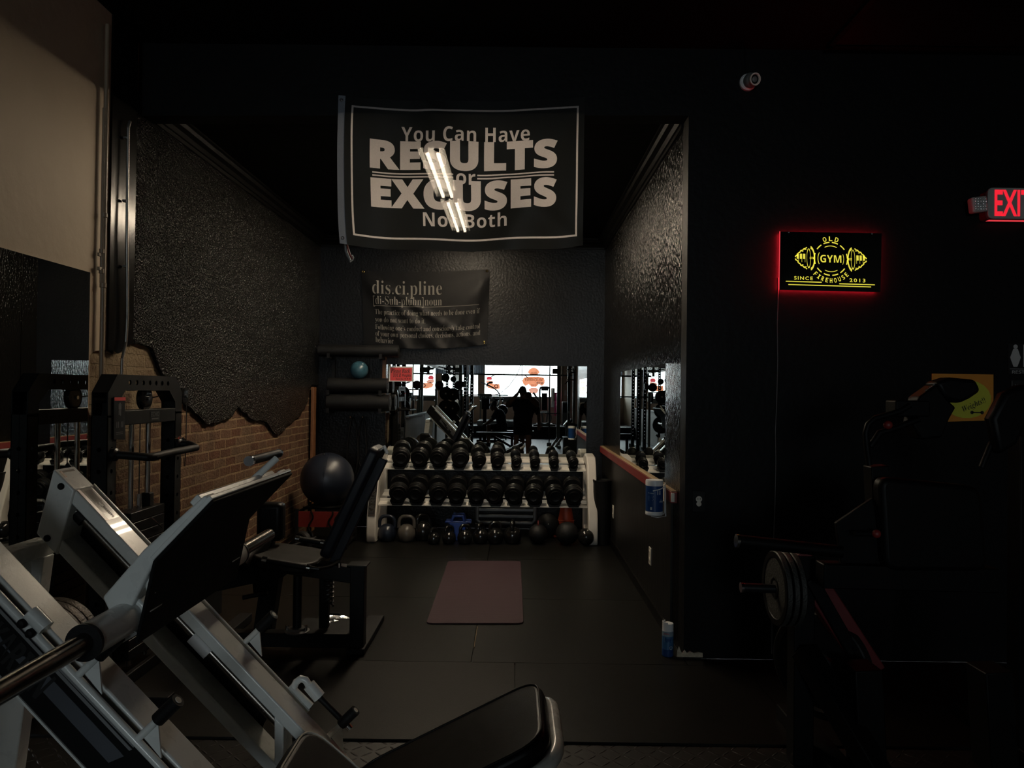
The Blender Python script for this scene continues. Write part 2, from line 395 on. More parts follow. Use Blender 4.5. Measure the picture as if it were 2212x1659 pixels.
def brick_mat():
    m, N, b, L = nodes_mat('old_brick')
    g = N.nodes.new('ShaderNodeNewGeometry'); sp = N.nodes.new('ShaderNodeSeparateXYZ'); L(g.outputs['Position'], sp.inputs[0])
    nz = N.nodes.new('ShaderNodeTexNoise'); nz.inputs['Scale'].default_value = 9; L(g.outputs['Position'], nz.inputs[0])
    wob = N.nodes.new('ShaderNodeVectorMath'); wob.operation = 'SCALE'; wob.inputs['Scale'].default_value = 0.018; L(nz.outputs['Color'], wob.inputs[0])
    cb = N.nodes.new('ShaderNodeCombineXYZ'); L(sp.outputs['Y'], cb.inputs['X']); L(sp.outputs['Z'], cb.inputs['Y'])
    ad = N.nodes.new('ShaderNodeVectorMath'); ad.operation = 'ADD'; L(cb.outputs[0], ad.inputs[0]); L(wob.outputs[0], ad.inputs[1])
    bt = N.nodes.new('ShaderNodeTexBrick'); L(ad.outputs[0], bt.inputs['Vector'])
    bt.inputs['Scale'].default_value = 1; bt.inputs['Brick Width'].default_value = 0.20; bt.inputs['Row Height'].default_value = 0.068
    bt.inputs['Mortar Size'].default_value = 0.008; bt.inputs['Mortar Smooth'].default_value = 0.3; bt.inputs['Bias'].default_value = -0.1
    bt.inputs['Color1'].default_value = (0.085, 0.042, 0.026, 1); bt.inputs['Color2'].default_value = (0.125, 0.085, 0.056, 1); bt.inputs['Mortar'].default_value = (0.21, 0.155, 0.095, 1)
    # some bricks are burnt redder
    vr = N.nodes.new('ShaderNodeTexNoise'); vr.inputs['Scale'].default_value = 6; vr.inputs['Detail'].default_value = 5; L(g.outputs['Position'], vr.inputs[0])
    m1 = N.nodes.new('ShaderNodeMix'); m1.data_type = 'RGBA'; m1.blend_type = 'MULTIPLY'
    rp = N.nodes.new('ShaderNodeValToRGB'); rp.color_ramp.elements[0].position = 0.35; rp.color_ramp.elements[0].color = (0.7, 0.62, 0.58, 1); rp.color_ramp.elements[1].position = 0.65; rp.color_ramp.elements[1].color = (1.15, 1.0, 0.92, 1)
    L(vr.outputs['Fac'], rp.inputs[0]); m1.inputs[0].default_value = 0.8; L(bt.outputs['Color'], m1.inputs[6]); L(rp.outputs[0], m1.inputs[7])
    # limewash left on the bricks by the front end of the wall
    mr = N.nodes.new('ShaderNodeMapRange'); mr.inputs[1].default_value = 4.45; mr.inputs[2].default_value = 4.05; L(sp.outputs['Y'], mr.inputs[0])
    mz = N.nodes.new('ShaderNodeMapRange'); mz.inputs[1].default_value = 0.75; mz.inputs[2].default_value = 1.35; L(sp.outputs['Z'], mz.inputs[0])
    mm = N.nodes.new('ShaderNodeMath'); mm.operation = 'MULTIPLY'; L(mr.outputs[0], mm.inputs[0]); L(mz.outputs[0], mm.inputs[1])
    mn = N.nodes.new('ShaderNodeMath'); mn.operation = 'MULTIPLY'; L(mm.outputs[0], mn.inputs[0])
    rp2 = N.nodes.new('ShaderNodeMapRange'); rp2.inputs[1].default_value = 0.3; rp2.inputs[2].default_value = 0.5; L(vr.outputs['Fac'], rp2.inputs[0]); L(rp2.outputs[0], mn.inputs[1])
    m2 = N.nodes.new('ShaderNodeMix'); m2.data_type = 'RGBA'; L(mn.outputs[0], m2.inputs[0]); L(m1.outputs[2], m2.inputs[6]); m2.inputs[7].default_value = (0.24, 0.18, 0.11, 1)
    L(m2.outputs[2], b.inputs['Base Color']); b.inputs['Roughness'].default_value = 0.85; b.inputs['Specular IOR Level'].default_value = 0.2
    n2 = N.nodes.new('ShaderNodeTexNoise'); n2.inputs['Scale'].default_value = 55; n2.inputs['Detail'].default_value = 5; L(g.outputs['Position'], n2.inputs[0])
    h = N.nodes.new('ShaderNodeMath'); h.operation = 'MULTIPLY_ADD'; h.inputs[1].default_value = -0.8; L(bt.outputs['Fac'], h.inputs[0]); L(n2.outputs['Fac'], h.inputs[2])
    bp = N.nodes.new('ShaderNodeBump'); bp.inputs['Strength'].default_value = 0.9; bp.inputs['Distance'].default_value = 0.012; L(h.outputs[0], bp.inputs['Height']); L(bp.outputs[0], b.inputs['Normal'])
    return m
M_brick = brick_mat()

def tread_mat(name='rubber_tread_plate', ca=(0.007, 0.0066, 0.0062), cb=(0.013, 0.012, 0.011)):
    m, N, b, L = nodes_mat(name)
    def mt(op, a, c=None, d=None):
        n = N.nodes.new('ShaderNodeMath'); n.operation = op
        for i, q in enumerate((a, c, d)):
            if q is None: continue
            if isinstance(q, (int, float)): n.inputs[i].default_value = q
            else: L(q, n.inputs[i])
        return n.outputs[0]
    g = N.nodes.new('ShaderNodeNewGeometry'); sp = N.nodes.new('ShaderNodeSeparateXYZ'); L(g.outputs['Position'], sp.inputs[0])
    s = 1 / 0.05
    ux, uy = mt('MULTIPLY', sp.outputs['X'], s), mt('MULTIPLY', sp.outputs['Y'], s)
    cx, cy = mt('FLOOR', ux), mt('FLOOR', uy)
    fx, fy = mt('SUBTRACT', mt('SUBTRACT', ux, cx), 0.5), mt('SUBTRACT', mt('SUBTRACT', uy, cy), 0.5)
    par = mt('PINGPONG', mt('ADD', cx, cy), 1.0); sg = mt('MULTIPLY_ADD', par, 2.0, -1.0)
    fs = mt('MULTIPLY', fy, sg)
    a, c = mt('MULTIPLY', mt('ADD', fx, fs), 0.707), mt('MULTIPLY', mt('SUBTRACT', fx, fs), 0.707)
    e = mt('ADD', mt('POWER', mt('ABSOLUTE', mt('DIVIDE', a, 0.52)), 2.0), mt('POWER', mt('ABSOLUTE', mt('DIVIDE', c, 0.10)), 2.0))
    hh = mt('SUBTRACT', 1.0, mt('MINIMUM', e, 1.0))
    bp = N.nodes.new('ShaderNodeBump'); bp.inputs['Strength'].default_value = 1.0; bp.inputs['Distance'].default_value = 0.004; L(hh, bp.inputs['Height']); L(bp.outputs[0], b.inputs['Normal'])
    nz = N.nodes.new('ShaderNodeTexNoise'); nz.inputs['Scale'].default_value = 3; L(g.outputs['Position'], nz.inputs[0])
    r = N.nodes.new('ShaderNodeMix'); r.data_type = 'RGBA'; r.inputs[6].default_value = (*ca, 1); r.inputs[7].default_value = (*cb, 1); L(nz.outputs['Fac'], r.inputs[0]); L(r.outputs[2], b.inputs['Base Color'])
    b.inputs['Roughness'].default_value = 0.45; b.inputs['Specular IOR Level'].default_value = 0.25
    return m
M_tread = tread_mat(); M_tread2 = tread_mat('daylit_tread_floor', (0.05, 0.060, 0.080), (0.085, 0.10, 0.125))  # second one is a lit copy: window daylight put into a paler, bluer colour
M_mirror, _N, _b, _L = nodes_mat('mirror_silver')
_b.inputs['Metallic'].default_value = 1; _b.inputs['Roughness'].default_value = 0.0
_n = _N.nodes.new('ShaderNodeTexNoise'); _n.inputs['Scale'].default_value = 4; _x = _N.nodes.new('ShaderNodeMix'); _x.data_type = 'RGBA'
_x.inputs[6].default_value = (0.80, 0.83, 0.81, 1); _x.inputs[7].default_value = (0.84, 0.87, 0.85, 1); _L(_n.outputs['Fac'], _x.inputs[0]); _L(_x.outputs[2], _b.inputs['Base Color'])
def glass_mat():
    m, N, b, L = nodes_mat('window_glass'); N.nodes.remove(b)
    t = N.nodes.new('ShaderNodeBsdfTransparent'); t.inputs[0].default_value = (0.96, 0.98, 0.97, 1)
    g = N.nodes.new('ShaderNodeBsdfGlossy'); g.inputs['Roughness'].default_value = 0.02
    lw = N.nodes.new('ShaderNodeFresnel'); lw.inputs[0].default_value = 1.45; mx = N.nodes.new('ShaderNodeMixShader')
    L(lw.outputs[0], mx.inputs[0]); L(t.outputs[0], mx.inputs[1]); L(g.outputs[0], mx.inputs[2]); L(mx.outputs[0], N.nodes['Material Output'].inputs[0])
    return m
M_glass = glass_mat()

# ---- floor
struct('floor', MB().box2((-2.3, -10.2, -0.08), (4.5, 8.0, -0.012)), M_dkwood)
def fmat(x0, x1, y0, y1, m, g=0.0018): return struct('floor_mat', MB().box2((x0 + g, y0 + g, -0.02), (x1 - g, y1 - g, 0)), m)
seam = PZ(1024, 1390).x; y_front = PZ(1000, 1430).y; y_tread = PZ(1200, 1602).y
for y0, y1 in ((y_front, y_front + 1.22), (y_front + 1.22, y_front + 2.44), (y_front + 2.44, YB)):
    fmat(XL, seam, y0, y1, M_mat1); fmat(seam + 0.006, XR, y0, y1, M_mat1)
xs = PZ(1112, 1450).x
fmat(XL, xs, y_tread, y_front, M_mat2)
for a, b in ((xs, xs + 1.22), (xs + 1.22, xs + 2.44), (xs + 2.44, 4.3)): fmat(a, b, y_tread, y_front, M_mat1)
fmat(XR, 4.3, y_front, YA, M_mat1)
struct('trim_seam', MB().box2((seam + 0.0015, PZ(1020, 1396).y, -0.012), (seam + 0.0050, PZ(1030, 1352).y, -0.003)), M_wood)
struct('floor_tread', MB().box2((-2.1, 0.6, -0.03), (4.3, y_tread - 0.006, -0.010)), M_tread)
struct('floor_room', MB().box2((-2.1, -10, -0.03), (4.3, 0.594, -0.010)), M_tread2)

# ---- left wall: one long brick wall, plaster and paint broken away above the bricks
struct('wall_left', MB().box2((-2.3, -10.2, 0), (XL, 8.0, 3.6)), M_brick)
def YZ(px, py, X=XL + 0.02): p = PX(px, py, X); return p.y, p.z
e_beige = [YZ(*p) for p in ((194, 767), (206, 758), (217, 757), (229, 756))]
e_strip = [YZ(*p) for p in ((229, 756), (239, 757), (250, 764), (261, 758), (273, 745), (283, 742))]
edge = [(283, 742), (292, 744), (304, 743), (313, 747), (321, 747), (327, 752), (332, 760), (336, 771), (341, 782), (344, 795), (349, 804), (355, 822), (364, 836), (373, 840), (382, 847), (395, 858), (404, 877), (421, 892), (434, 903), (443, 915), (451, 917), (462, 913), (470, 912), (486, 905), (501, 900), (508, 886), (516, 879), (524, 890), (532, 893), (543, 905), (554, 909), (565, 908), (576, 912), (586, 928), (600, 939), (606, 934), (611, 931), (618, 920), (626, 916), (637, 906), (648, 900), (657, 885), (664, 868), (672, 832)]
e_black = []
for i, p in enumerate(edge):
    e_black.append(YZ(*p))
    if i + 1 < len(edge):
        q = edge[i + 1]; e_black.append(YZ((p[0] + q[0]) / 2 + random.uniform(-1.5, 1.5), (p[1] + q[1]) / 2 + random.uniform(-4, 4)))
def sheet(name, poly, m, t=0.02): return struct(name, MB().prism([(XL, y, z) for y, z in poly], (t, 0, 0)), m)
ys0, ys1 = e_strip[0][0], e_strip[-1][0]
yb_end = e_beige[0][0]
sheet('wall_plaster', [(-10, 0), (-10, ZC), (ys0, ZC)] + e_beige[::-1] + [(yb_end, 0)], M_beige)
sheet('wall_post', [(ys0, ZC), (ys1, ZC)] + e_strip[::-1], M_strip, 0.032)
sheet('wall_render', [(ys1, ZA), (YB, ZA), (YB, e_black[-1][1])] + e_black[::-1], M_rough, 0.024)
# ---- alcove shell
struct('wall_back', MB().box2((-2.3, YB, 0), (1.2, YB + 0.15, 3.6)), M_backp)
struct('wall_right', MB().box2((XR, YA + 0.13, 0), (XR + 0.14, YB, 3.3)), M_streak)
struct('wall_dado', MB().box2((XR - 0.012, YA + 0.30, 0.0), (XR, YB, 0.83)), M_grain)
struct('ceiling', MB().box2((-2.3, YA + 0.12, ZA), (1.2, 8.0, ZA + 0.12)), M_ceil)
struct('ceiling_main', MB().box2((-2.3, -10.2, ZC), (4.5, 4.3, ZC + 0.12)), M_ceil)
hz = [PY(275, 249.5, YA).z, PY(1480, 249.5, YA).z]
struct('wall_header', MB().prism([(XL - 0.05, YA, hz[0]), (XR, YA, hz[1]), (XR, YA, ZC), (XL - 0.05, YA, ZC)], (0, 0.13, 0)), M_paint)
struct('wall_front', MB().box2((XR, YA, 0), (4.4, YA + 0.13, ZC)), M_paint)
struct('wall_side', MB().box2((4.3, -10.2, 0), (4.45, 4.2, ZC)), M_beige)
def crown(name, a, b, inn):
    a, b, inn = V(a), V(b), V(inn); m = MB(); up = V((0, 0, 1))
    pr = [(0, 0), (0.085, 0), (0.085, -0.012), (0.07, -0.018), (0.06, -0.04), (0.035, -0.055), (0.022, -0.078), (0.012, -0.082), (0.012, -0.105), (0, -0.105)]
    m.prism([a + inn * x + up * z for x, z in pr], b - a); return struct(name, m, M_dkwood, ang=20)
crown('trim_left', (XL + 0.02, YA + 0.13, ZA), (XL + 0.02, YB, ZA), (1, 0, 0))
crown('trim_right', (XR, YA + 0.13, ZA), (XR, YB, ZA), (-1, 0, 0))
crown('trim_back', (XL + 0.02, YB, ZA), (XR, YB, ZA), (0, -1, 0))
struct('baseboard_right', MB().box2((XR - 0.024, YA + 0.32, 0), (XR - 0.012, YB, 0.07)), M_dkwood)
# red ledge along the right wall
r0, r1 = PX(1304, 966, XR - 0.034), PX(1450, 1069, XR - 0.034)
zr = (r0.z + r1.z) / 2
struct('trim_rail', MB().box2((XR - 0.034, r1.y, zr - 0.062), (XR - 0.0, YB, zr)), M_red, bevel=0.002)
struct('trim_ledge', MB().box2((XR - 0.030, r1.y + 0.02, zr), (XR, YB, zr + 0.006)), M_wood)
# chipped skirting at the wall corner
pts = [(1462, 1419), (1463, 1405), (1467, 1396), (1470, 1405), (1474, 1412), (1479, 1404), (1484, 1411), (1490, 1407), (1499, 1411), (1508, 1409), (1518, 1411), (1518, 1420)]
struct('trim_skirting', MB().prism([PY(x, y, YA - 0.008) for x, y in pts], (0, 0.008, 0)), mat('chipped_plaster', (0.42, 0.36, 0.27), 0.8, var=0.4, vscale=60, bump=0.5))
# ---- rear wall with the shop window
def rear(x0, x1, z0, z1, n='wall_rear'): return struct(n, MB().box2((x0, WIN_Y - 0.12, z0), (x1, WIN_Y, z1)), M_brown)
rear(-2.3, 4.45, 0, 1.24); rear(-2.3, 4.45, 3.27, 3.5); rear(-2.3, -2.02, 1.24, 3.27); rear(-1.42, -1.24, 1.24, 3.27); rear(1.36, 4.45, 1.24, 3.27)
for i, (x0, x1, z0, z1) in enumerate(WINS):
    fr = MB(); t = 0.03
    fr.box2((x0, WIN_Y - 0.07, z0), (x1, WIN_Y - 0.03, z0 + t)).box2((x0, WIN_Y - 0.07, z1 - t), (x1, WIN_Y - 0.03, z1)).box2((x0, WIN_Y - 0.07, z0), (x0 + t, WIN_Y - 0.03, z1)).box2((x1 - t, WIN_Y - 0.07, z0), (x1, WIN_Y - 0.03, z1))
    if i == 1: fr.box2((0.06, WIN_Y - 0.065, z0), (0.085, WIN_Y - 0.035, z1))
    w = struct('window_%d' % (i + 1), fr, M_grey)
    MB().box2((x0, WIN_Y - 0.052, z0), (x1, WIN_Y - 0.048, z1)).build('pane', M_glass, w)
struct('floor_outside', MB().box2((-14, -40, -0.15), (14, -10.2, -0.05)), mat('pale_pavement', (0.40, 0.42, 0.45), 0.8, var=0.1))
struct('floor_platform', MB().box2((-2.1, WIN_Y, -0.03), (4.3, -7.6, 0.34)), M_matte)
struct('floor_platform_top', MB().box2((-2.1, WIN_Y, 0.34), (4.3, -7.58, 0.352)), M_tread2)
# ---- mirrors
def mirror(name, label, c8, t, grp=None):
    return tag(MB().prism(c8, t).build(name, M_mirror), label, 'mirror', grp)
q = [PY(834, 787, MIR_Y), PY(1268, 791.5, MIR_Y)]
def onm(x, z): return V((x, MIR_Y - (x - MIR_P.x) * sin(MIR_A) / cos(MIR_A), z))
mirror('wall_mirror', 'wide frameless mirror on the back wall above the dumbbell rack', [onm(q[0].x, 0.62), onm(q[1].x, 0.62), onm(q[1].x, q[1].z), onm(q[0].x, q[0].z)], (0, 0.008, 0))
ya, yb, yc = PX(1437, 900, XR - 0.008).y, PX(1384, 900, XR - 0.008).y, PX(1340, 900, XR - 0.008).y
zt = PX(1390, 794, XR - 0.008).z
for y0, y1, lb in ((ya, yb - 0.002, 'narrow mirror panel on the right alcove wall, the one nearer the room'), (yb + 0.002, yc, 'narrow mirror panel on the right alcove wall, the one nearer the back')):
    mirror('wall_mirror', lb, [(XR - 0.008, y0, zr + 0.01), (XR - 0.008, y1, zr + 0.01), (XR - 0.008, y1, zt), (XR - 0.008, y0, zt)], (0.008, 0, 0))
XM = XL + 0.032
ym1, ym2 = PX(193, 700, XM).y, PX(46, 700, XM).y; zm = PX(193, 588, XM).z
def lmir(y0, y1, z0, lb, g=None): mirror('wall_mirror', lb, [(XM, y0, z0), (XM, y1, z0), (XM, y1, zm), (XM, y0, zm)], (-0.01, 0, 0), g)
lmir(ym2 + 0.0015, ym1, 0.12, 'tall mirror panel on the left wall beside the tan pipes')
lmir(1.92, ym2 - 0.0015, 0.12, 'tall mirror panel at the left edge, behind the white leg press')
for i in range(8): lmir(1.90 - 1.2 * (i + 1) + 0.0015, 1.90 - 1.2 * i - 0.0015, 0.97, 'mirror panel above the pale wainscot, seen in the rear mirror', 'mirrors above the wainscot')
M_wains = wall_mat('pale_wainscot', (0.30, 0.29, 0.27), (0.38, 0.37, 0.35), 0.5, 40, 0.2, stretch=(1, 6, 0.3))
wn = MB()
y = 1.90
while y > -8.0: wn.box2((XL + 0.02, y - 0.112, 0), (XL + 0.034, y, 0.93)); y -= 0.117
struct('wall_wainscot', wn, M_wains)
struct('trim_wainscot', MB().box2((XL + 0.02, -8.0, 0.93), (XL + 0.09, 1.91, 0.96)), M_grey)
# ================================================================== alcove ceiling lights (behind the flag)
M_tube = mat('lit_fluorescent_tube', (0.9, 0.88, 0.82), 0.4, emit=(1.0, 0.83, 0.61), estr=TUBE, var=0.01)
M_fix = mat('white_fixture', (0.6, 0.6, 0.58), 0.4, var=0.04)
zt_ = 3.005
ta, tb = PZ(931, 326, zt_), PZ(962, 422, zt_)
def fixture(y0, y1, x, label):
    t = thing('fluorescent_light', label, 'ceiling light', (x, (y0 + y1) / 2, ZA))
    MB().box2((x - 0.075, y0, zt_ + 0.035), (x + 0.075, y1, ZA)).build('housing', M_fix, t, bevel=0.006)
    rf = MB(); zb = zt_ - 0.004
    for s in (-1, 1): rf.prism([(x + s * 0.072, y0, ZA - 0.02), (x + s * 0.080, y0, ZA - 0.02), (x + s * 0.092, y0, zb), (x + s * 0.088, y0, zb)], (0, y1 - y0, 0))
    for yy in (y0 - 0.004, y1): rf.box2((x - 0.09, yy, zb + 0.01), (x + 0.09, yy + 0.004, ZA))
    rf.build('side_reflector', M_fix, t)
    for s in (-1, 1):
        MB().cyl((x + s * 0.035, y0 + 0.03, zt_), (x + s * 0.035, y1 - 0.03, zt_), 0.0125, n=16).build('tube', M_tube, t)
        for yy in (y0 + 0.015, y1 - 0.015): MB().box((x + s * 0.035, yy, zt_ + 0.012), (0.03, 0.03, 0.06)).build('lamp_holder', M_fix, t, bevel=0.003)
xf = (ta.x + tb.x) / 2 + 0.01
fixture(ta.y - 0.05, ta.y + 1.15, xf, 'twin tube light on the alcove ceiling, glowing through the flag')
fixture(ta.y + 1.22, ta.y + 2.42, xf + 0.02, 'twin tube light on the alcove ceiling, the one nearer the back wall')
# ================================================================== flags
def cloth_mat(name, col, tr, alpha, rough=0.8):
    m, N, b, L = nodes_mat(name); N.nodes.remove(b)
    tc = N.nodes.new('ShaderNodeTexCoord'); wv = N.nodes.new('ShaderNodeTexNoise'); wv.inputs['Scale'].default_value = 160; L(tc.outputs['Object'], wv.inputs[0])
    mx = N.nodes.new('ShaderNodeMix'); mx.data_type = 'RGBA'; mx.inputs[6].default_value = (*[c * 0.9 for c in col], 1); mx.inputs[7].default_value = (*[min(1, c * 1.1) for c in col], 1); L(wv.outputs['Fac'], mx.inputs[0])
    d = N.nodes.new('ShaderNodeBsdfDiffuse'); t = N.nodes.new('ShaderNodeBsdfTranslucent'); L(mx.outputs[2], d.inputs[0]); L(mx.outputs[2], t.inputs[0])
    gl = N.nodes.new('ShaderNodeBsdfGlossy'); gl.inputs['Roughness'].default_value = 0.5; gl.inputs[0].default_value = (0.010, 0.010, 0.010, 1)
    m1 = N.nodes.new('ShaderNodeMixShader'); m1.inputs[0].default_value = tr; L(d.outputs[0], m1.inputs[1]); L(t.outputs[0], m1.inputs[2])
    ad = N.nodes.new('ShaderNodeAddShader'); L(m1.outputs[0], ad.inputs[0]); L(gl.outputs[0], ad.inputs[1])
    tp = N.nodes.new('ShaderNodeBsdfTransparent'); m2 = N.nodes.new('ShaderNodeMixShader'); m2.inputs[0].default_value = alpha; L(ad.outputs[0], m2.inputs[1]); L(tp.outputs[0], m2.inputs[2])
    L(m2.outputs[0], N.nodes['Material Output'].inputs[0]); return m
M_flagk = cloth_mat('sheer_black_flag_cloth', (0.015, 0.0155, 0.015), 0.5, 0.012)
M_flagw = cloth_mat('sheer_white_flag_print', (0.72, 0.66, 0.64), 0.6, 0.012)
M_hem = cloth_mat('grey_canvas_hem', (0.20, 0.22, 0.26), 0.3, 0.0)
FY = YA - 0.035
def flag_pt(x, y):
    """x, y: position on the unbent flag in its own units (photo pixels, y up)"""
    u = (x - 733) / 530.0; v = (-y - 210) / 317.0
    sag = 12 * 4 * u * (1 - u) * (0.75 + 0.45 * v)
    px = x + 6 * v * (1 - 2 * u) * 0.6 - 5 * math.sin(pi * v) * (1 - u) ** 2
    p = PY(px, -y + sag + 2 * u, FY)
    w = 0.016 * sin(5.2 * pi * u + 2.2 * v) * (0.35 + v) + 0.010 * sin(9 * (u + v)) * v
    w += 0.012 * math.exp(-((u - v * 0.30) / 0.05) ** 2) * (1 - v) + 0.012 * math.exp(-(((1 - u) - v * 0.35) / 0.06) ** 2) * (1 - 0.6 * v)
    w += 0.010 * math.exp(-(((1 - u) * 1.5 - (1 - v)) / 0.07) ** 2)
    p.y -= w + 0.006
    return p
tx = []
tx.append(fit('You Can Have', 868, 1145, -296, -265, 'bold', offset=-0.004, spacing=1.05))
tx.append(fit('RESULTS', 802, 1205, -358, -295, 'bold', offset=0.042, spacing=1.09))
tx.append(fit('or', 987, 1028, -386, -363, 'bold', offset=-0.004))
tx.append(fit('EXCUSES', 803, 1204, -441, -377, 'bold', offset=0.042, spacing=1.09))
tx.append(fit('Not Both', 915, 1096, -477, -446, 'bold', offset=-0.004, spacing=1.05))
for a, b in ((807, 981), (1032, 1198)):
    tx.append(rect2(a, b, -367.5, -364.5)); tx.append(rect2(a, b, -374, -371))
fx0, fx1, fy0, fy1 = 762, 1250, -506, -228
tx += [rect2(fx0, fx1, fy1 - 4, fy1), rect2(fx0, fx1, fy0, fy0 + 4), rect2(fx0, fx0 + 4, fy0 + 4, fy1 - 4), rect2(fx1 - 4, fx1, fy0 + 4, fy1 - 4)]
cl, lt = cut_cloth(merge(*tx), (747, 1263, -528, -210), 44, 26, flag_pt)
fl = thing('wall_flag', 'black flag with large white RESULTS or EXCUSES lettering, hanging from the header', 'flag', PY(1000, 240, FY))
MB().add(*cl).build('cloth', M_flagk, fl, recalc=False, ang=180)
MB().add(*lt).build('lettering', M_flagw, fl, recalc=False, ang=180)['label'] = 'white printed lettering and border'
hm = MB(); n = 24; vs = []
for i in range(n + 1):
    y = -209 - 319 * i / n
    for x in (733, 740, 748): p = flag_pt(x, y); p.y -= 0.002; vs.append(p)
hm.add(vs, [(i * 3 + j, i * 3 + j + 1, i * 3 + j + 4, i * 3 + j + 3) for i in range(n) for j in (0, 1)])
h_ = hm.build('hem', M_hem, fl, recalc=False, ang=180); h_['label'] = 'pale canvas hem'
for y in (-219, -516):
    p = flag_pt(740, y); MB().torus(p - V((0, 0.005, 0)), (0, 1, 0), 0.007, 0.0028, 20, 8).build('grommet', M_chrome, fl)
# ---- second flag, on the back wall
M_dk = cloth_mat('black_banner_cloth', (0.006, 0.006, 0.0068), 0.1, 0.0)
M_dw = cloth_mat('grey_banner_print', (0.20, 0.19, 0.17), 0.1, 0.0)
def disc_pt(x, y):
    u = (x - 781) / 275.0; v = (-y - 585) / 160.0
    sag = 7 * 4 * u * (1 - u) * (0.5 + 0.9 * v)
    p = PY(x + 5 * v * (1 - 2 * u), -y + sag - 2 * u * (1 - v), YB - 0.02)
    w = 0.0
    for k, (sl, wd_) in enumerate(((0.35, 0.05), (0.62, 0.06), (0.95, 0.05))): w += 0.022 * math.exp(-(((u) - sl * v) / wd_) ** 2) * min(1, v * 3)
    for k, (sl, wd_) in enumerate(((0.18, 0.04), (0.34, 0.05), (0.55, 0.07))): w += 0.020 * math.exp(-(((1 - u) - sl * v) / wd_) ** 2) * min(1, v * 3)
    w += 0.015 * sin(pi * u) * v
    p.y -= w; return p
tx = [fit('dis.ci.pline', 804, 955, -641, -604, 'serif', offset=-0.012), fit('[di-Suh-pluhn]noun', 805, 955, -660, -637, 'serif', offset=-0.014), rect2(806, 1037, -658, -657.2)]
for s, x1, y0, y1 in (('The practice of doing what needs to be done even if', 1039, -679, -665), ('you do not want to do it.', 919, -695, -681), ("Following one's conduct and consciously take control", 1040, -711, -697), ('of your own personal choices, decisions, actions, and', 1041, -725, -711), ('behavior', 848, -736, -724)):
    tx.append(fit(s, 808, x1, y0, y1, 'serif', offset=-0.014))
cl, lt = cut_cloth(merge(*tx), (781, 1057, -744, -584), 36, 22, disc_pt)
fl = thing('wall_banner', 'smaller black banner with a grey dictionary definition of discipline, on the back wall', 'flag', PY(919, 590, YB - 0.02))
MB().add(*cl).build('cloth', M_dk, fl, recalc=False, ang=180)
MB().add(*lt).build('lettering', M_dw, fl, recalc=False, ang=180)['label'] = 'grey serif lettering'
M_brass = mat('brass', (0.6, 0.42, 0.14), 0.25, metal=1)
for x, y in ((785, -587), (1052, -587), (1051, -739)):
    MB().torus(disc_pt(x, y) - V((0, 0.004, 0)), (0, 1, 0), 0.010, 0.004, 18, 8).build('grommet', M_brass, fl)
# strap end with a red liner hanging below the flag's lower left corner
st = thing('hanging_strap', 'short curved grey and red strap end hanging below the flag corner', 'strap', PY(748, 530, YA - 0.02))
def pts_px(lst, Y): return [PY(x, y, Y) for x, y in lst]
MB().tube(pts_px([(744, 515), (746, 530), (747, 541), (751, 552), (757, 563)], YA - 0.012), [0.008, 0.008, 0.0085, 0.008, 0.006]).build('hose', M_grey, st)
MB().tube(pts_px([(749, 524), (752, 538), (756, 550), (762, 560)], YA - 0.012), [0.004, 0.005, 0.005, 0.004]).build('red_liner', M_red, st)
MB().tube(pts_px([(756, 566), (762, 562), (764, 556), (761, 551)], YA - 0.012), 0.003).build('clip', M_ivory, st)
# ================================================================== dumbbell rack
RX0, RX1 = -1.385, 0.80
rk = thing('dumbbell_rack', 'long white two-tier dumbbell rack below the rear mirror', 'rack', ((RX0 + RX1) / 2, 7.4, 0))
YLO, ZLO = 7.10, PY(1050, 1092, 7.10).z
YUP, ZUP = 7.30, PY(1050, 1014, 7.30).z
TILT = rad(15)
def side_frame(x, w):
    out = [(7.02, 0.0), (7.00, 0.02), (6.985, 0.08), (7.0, 0.25), (7.12, 0.55), (7.20, 0.74), (7.28, 0.815), (7.50, 0.83), (7.60, 0.80), (7.62, 0.74), (7.62, 0.06), (7.70, 0.03), (7.70, 0.0)]
    inn = [(7.12, 0.07), (7.10, 0.20), (7.14, 0.32), (7.24, 0.56), (7.31, 0.70), (7.36, 0.73), (7.47, 0.74), (7.53, 0.70), (7.54, 0.10), (7.50, 0.07)]
    f = MB().plate(out, [inn], (x - w / 2, 0, 0), (0, 1, 0), (0, 0, 1), (w, 0, 0)).build('side_frame', M_rackwhite, rk, bevel=0.012, segs=3)
    return f
sl = side_frame(RX0 + 0.045, 0.09); side_frame(RX1 - 0.045, 0.09)
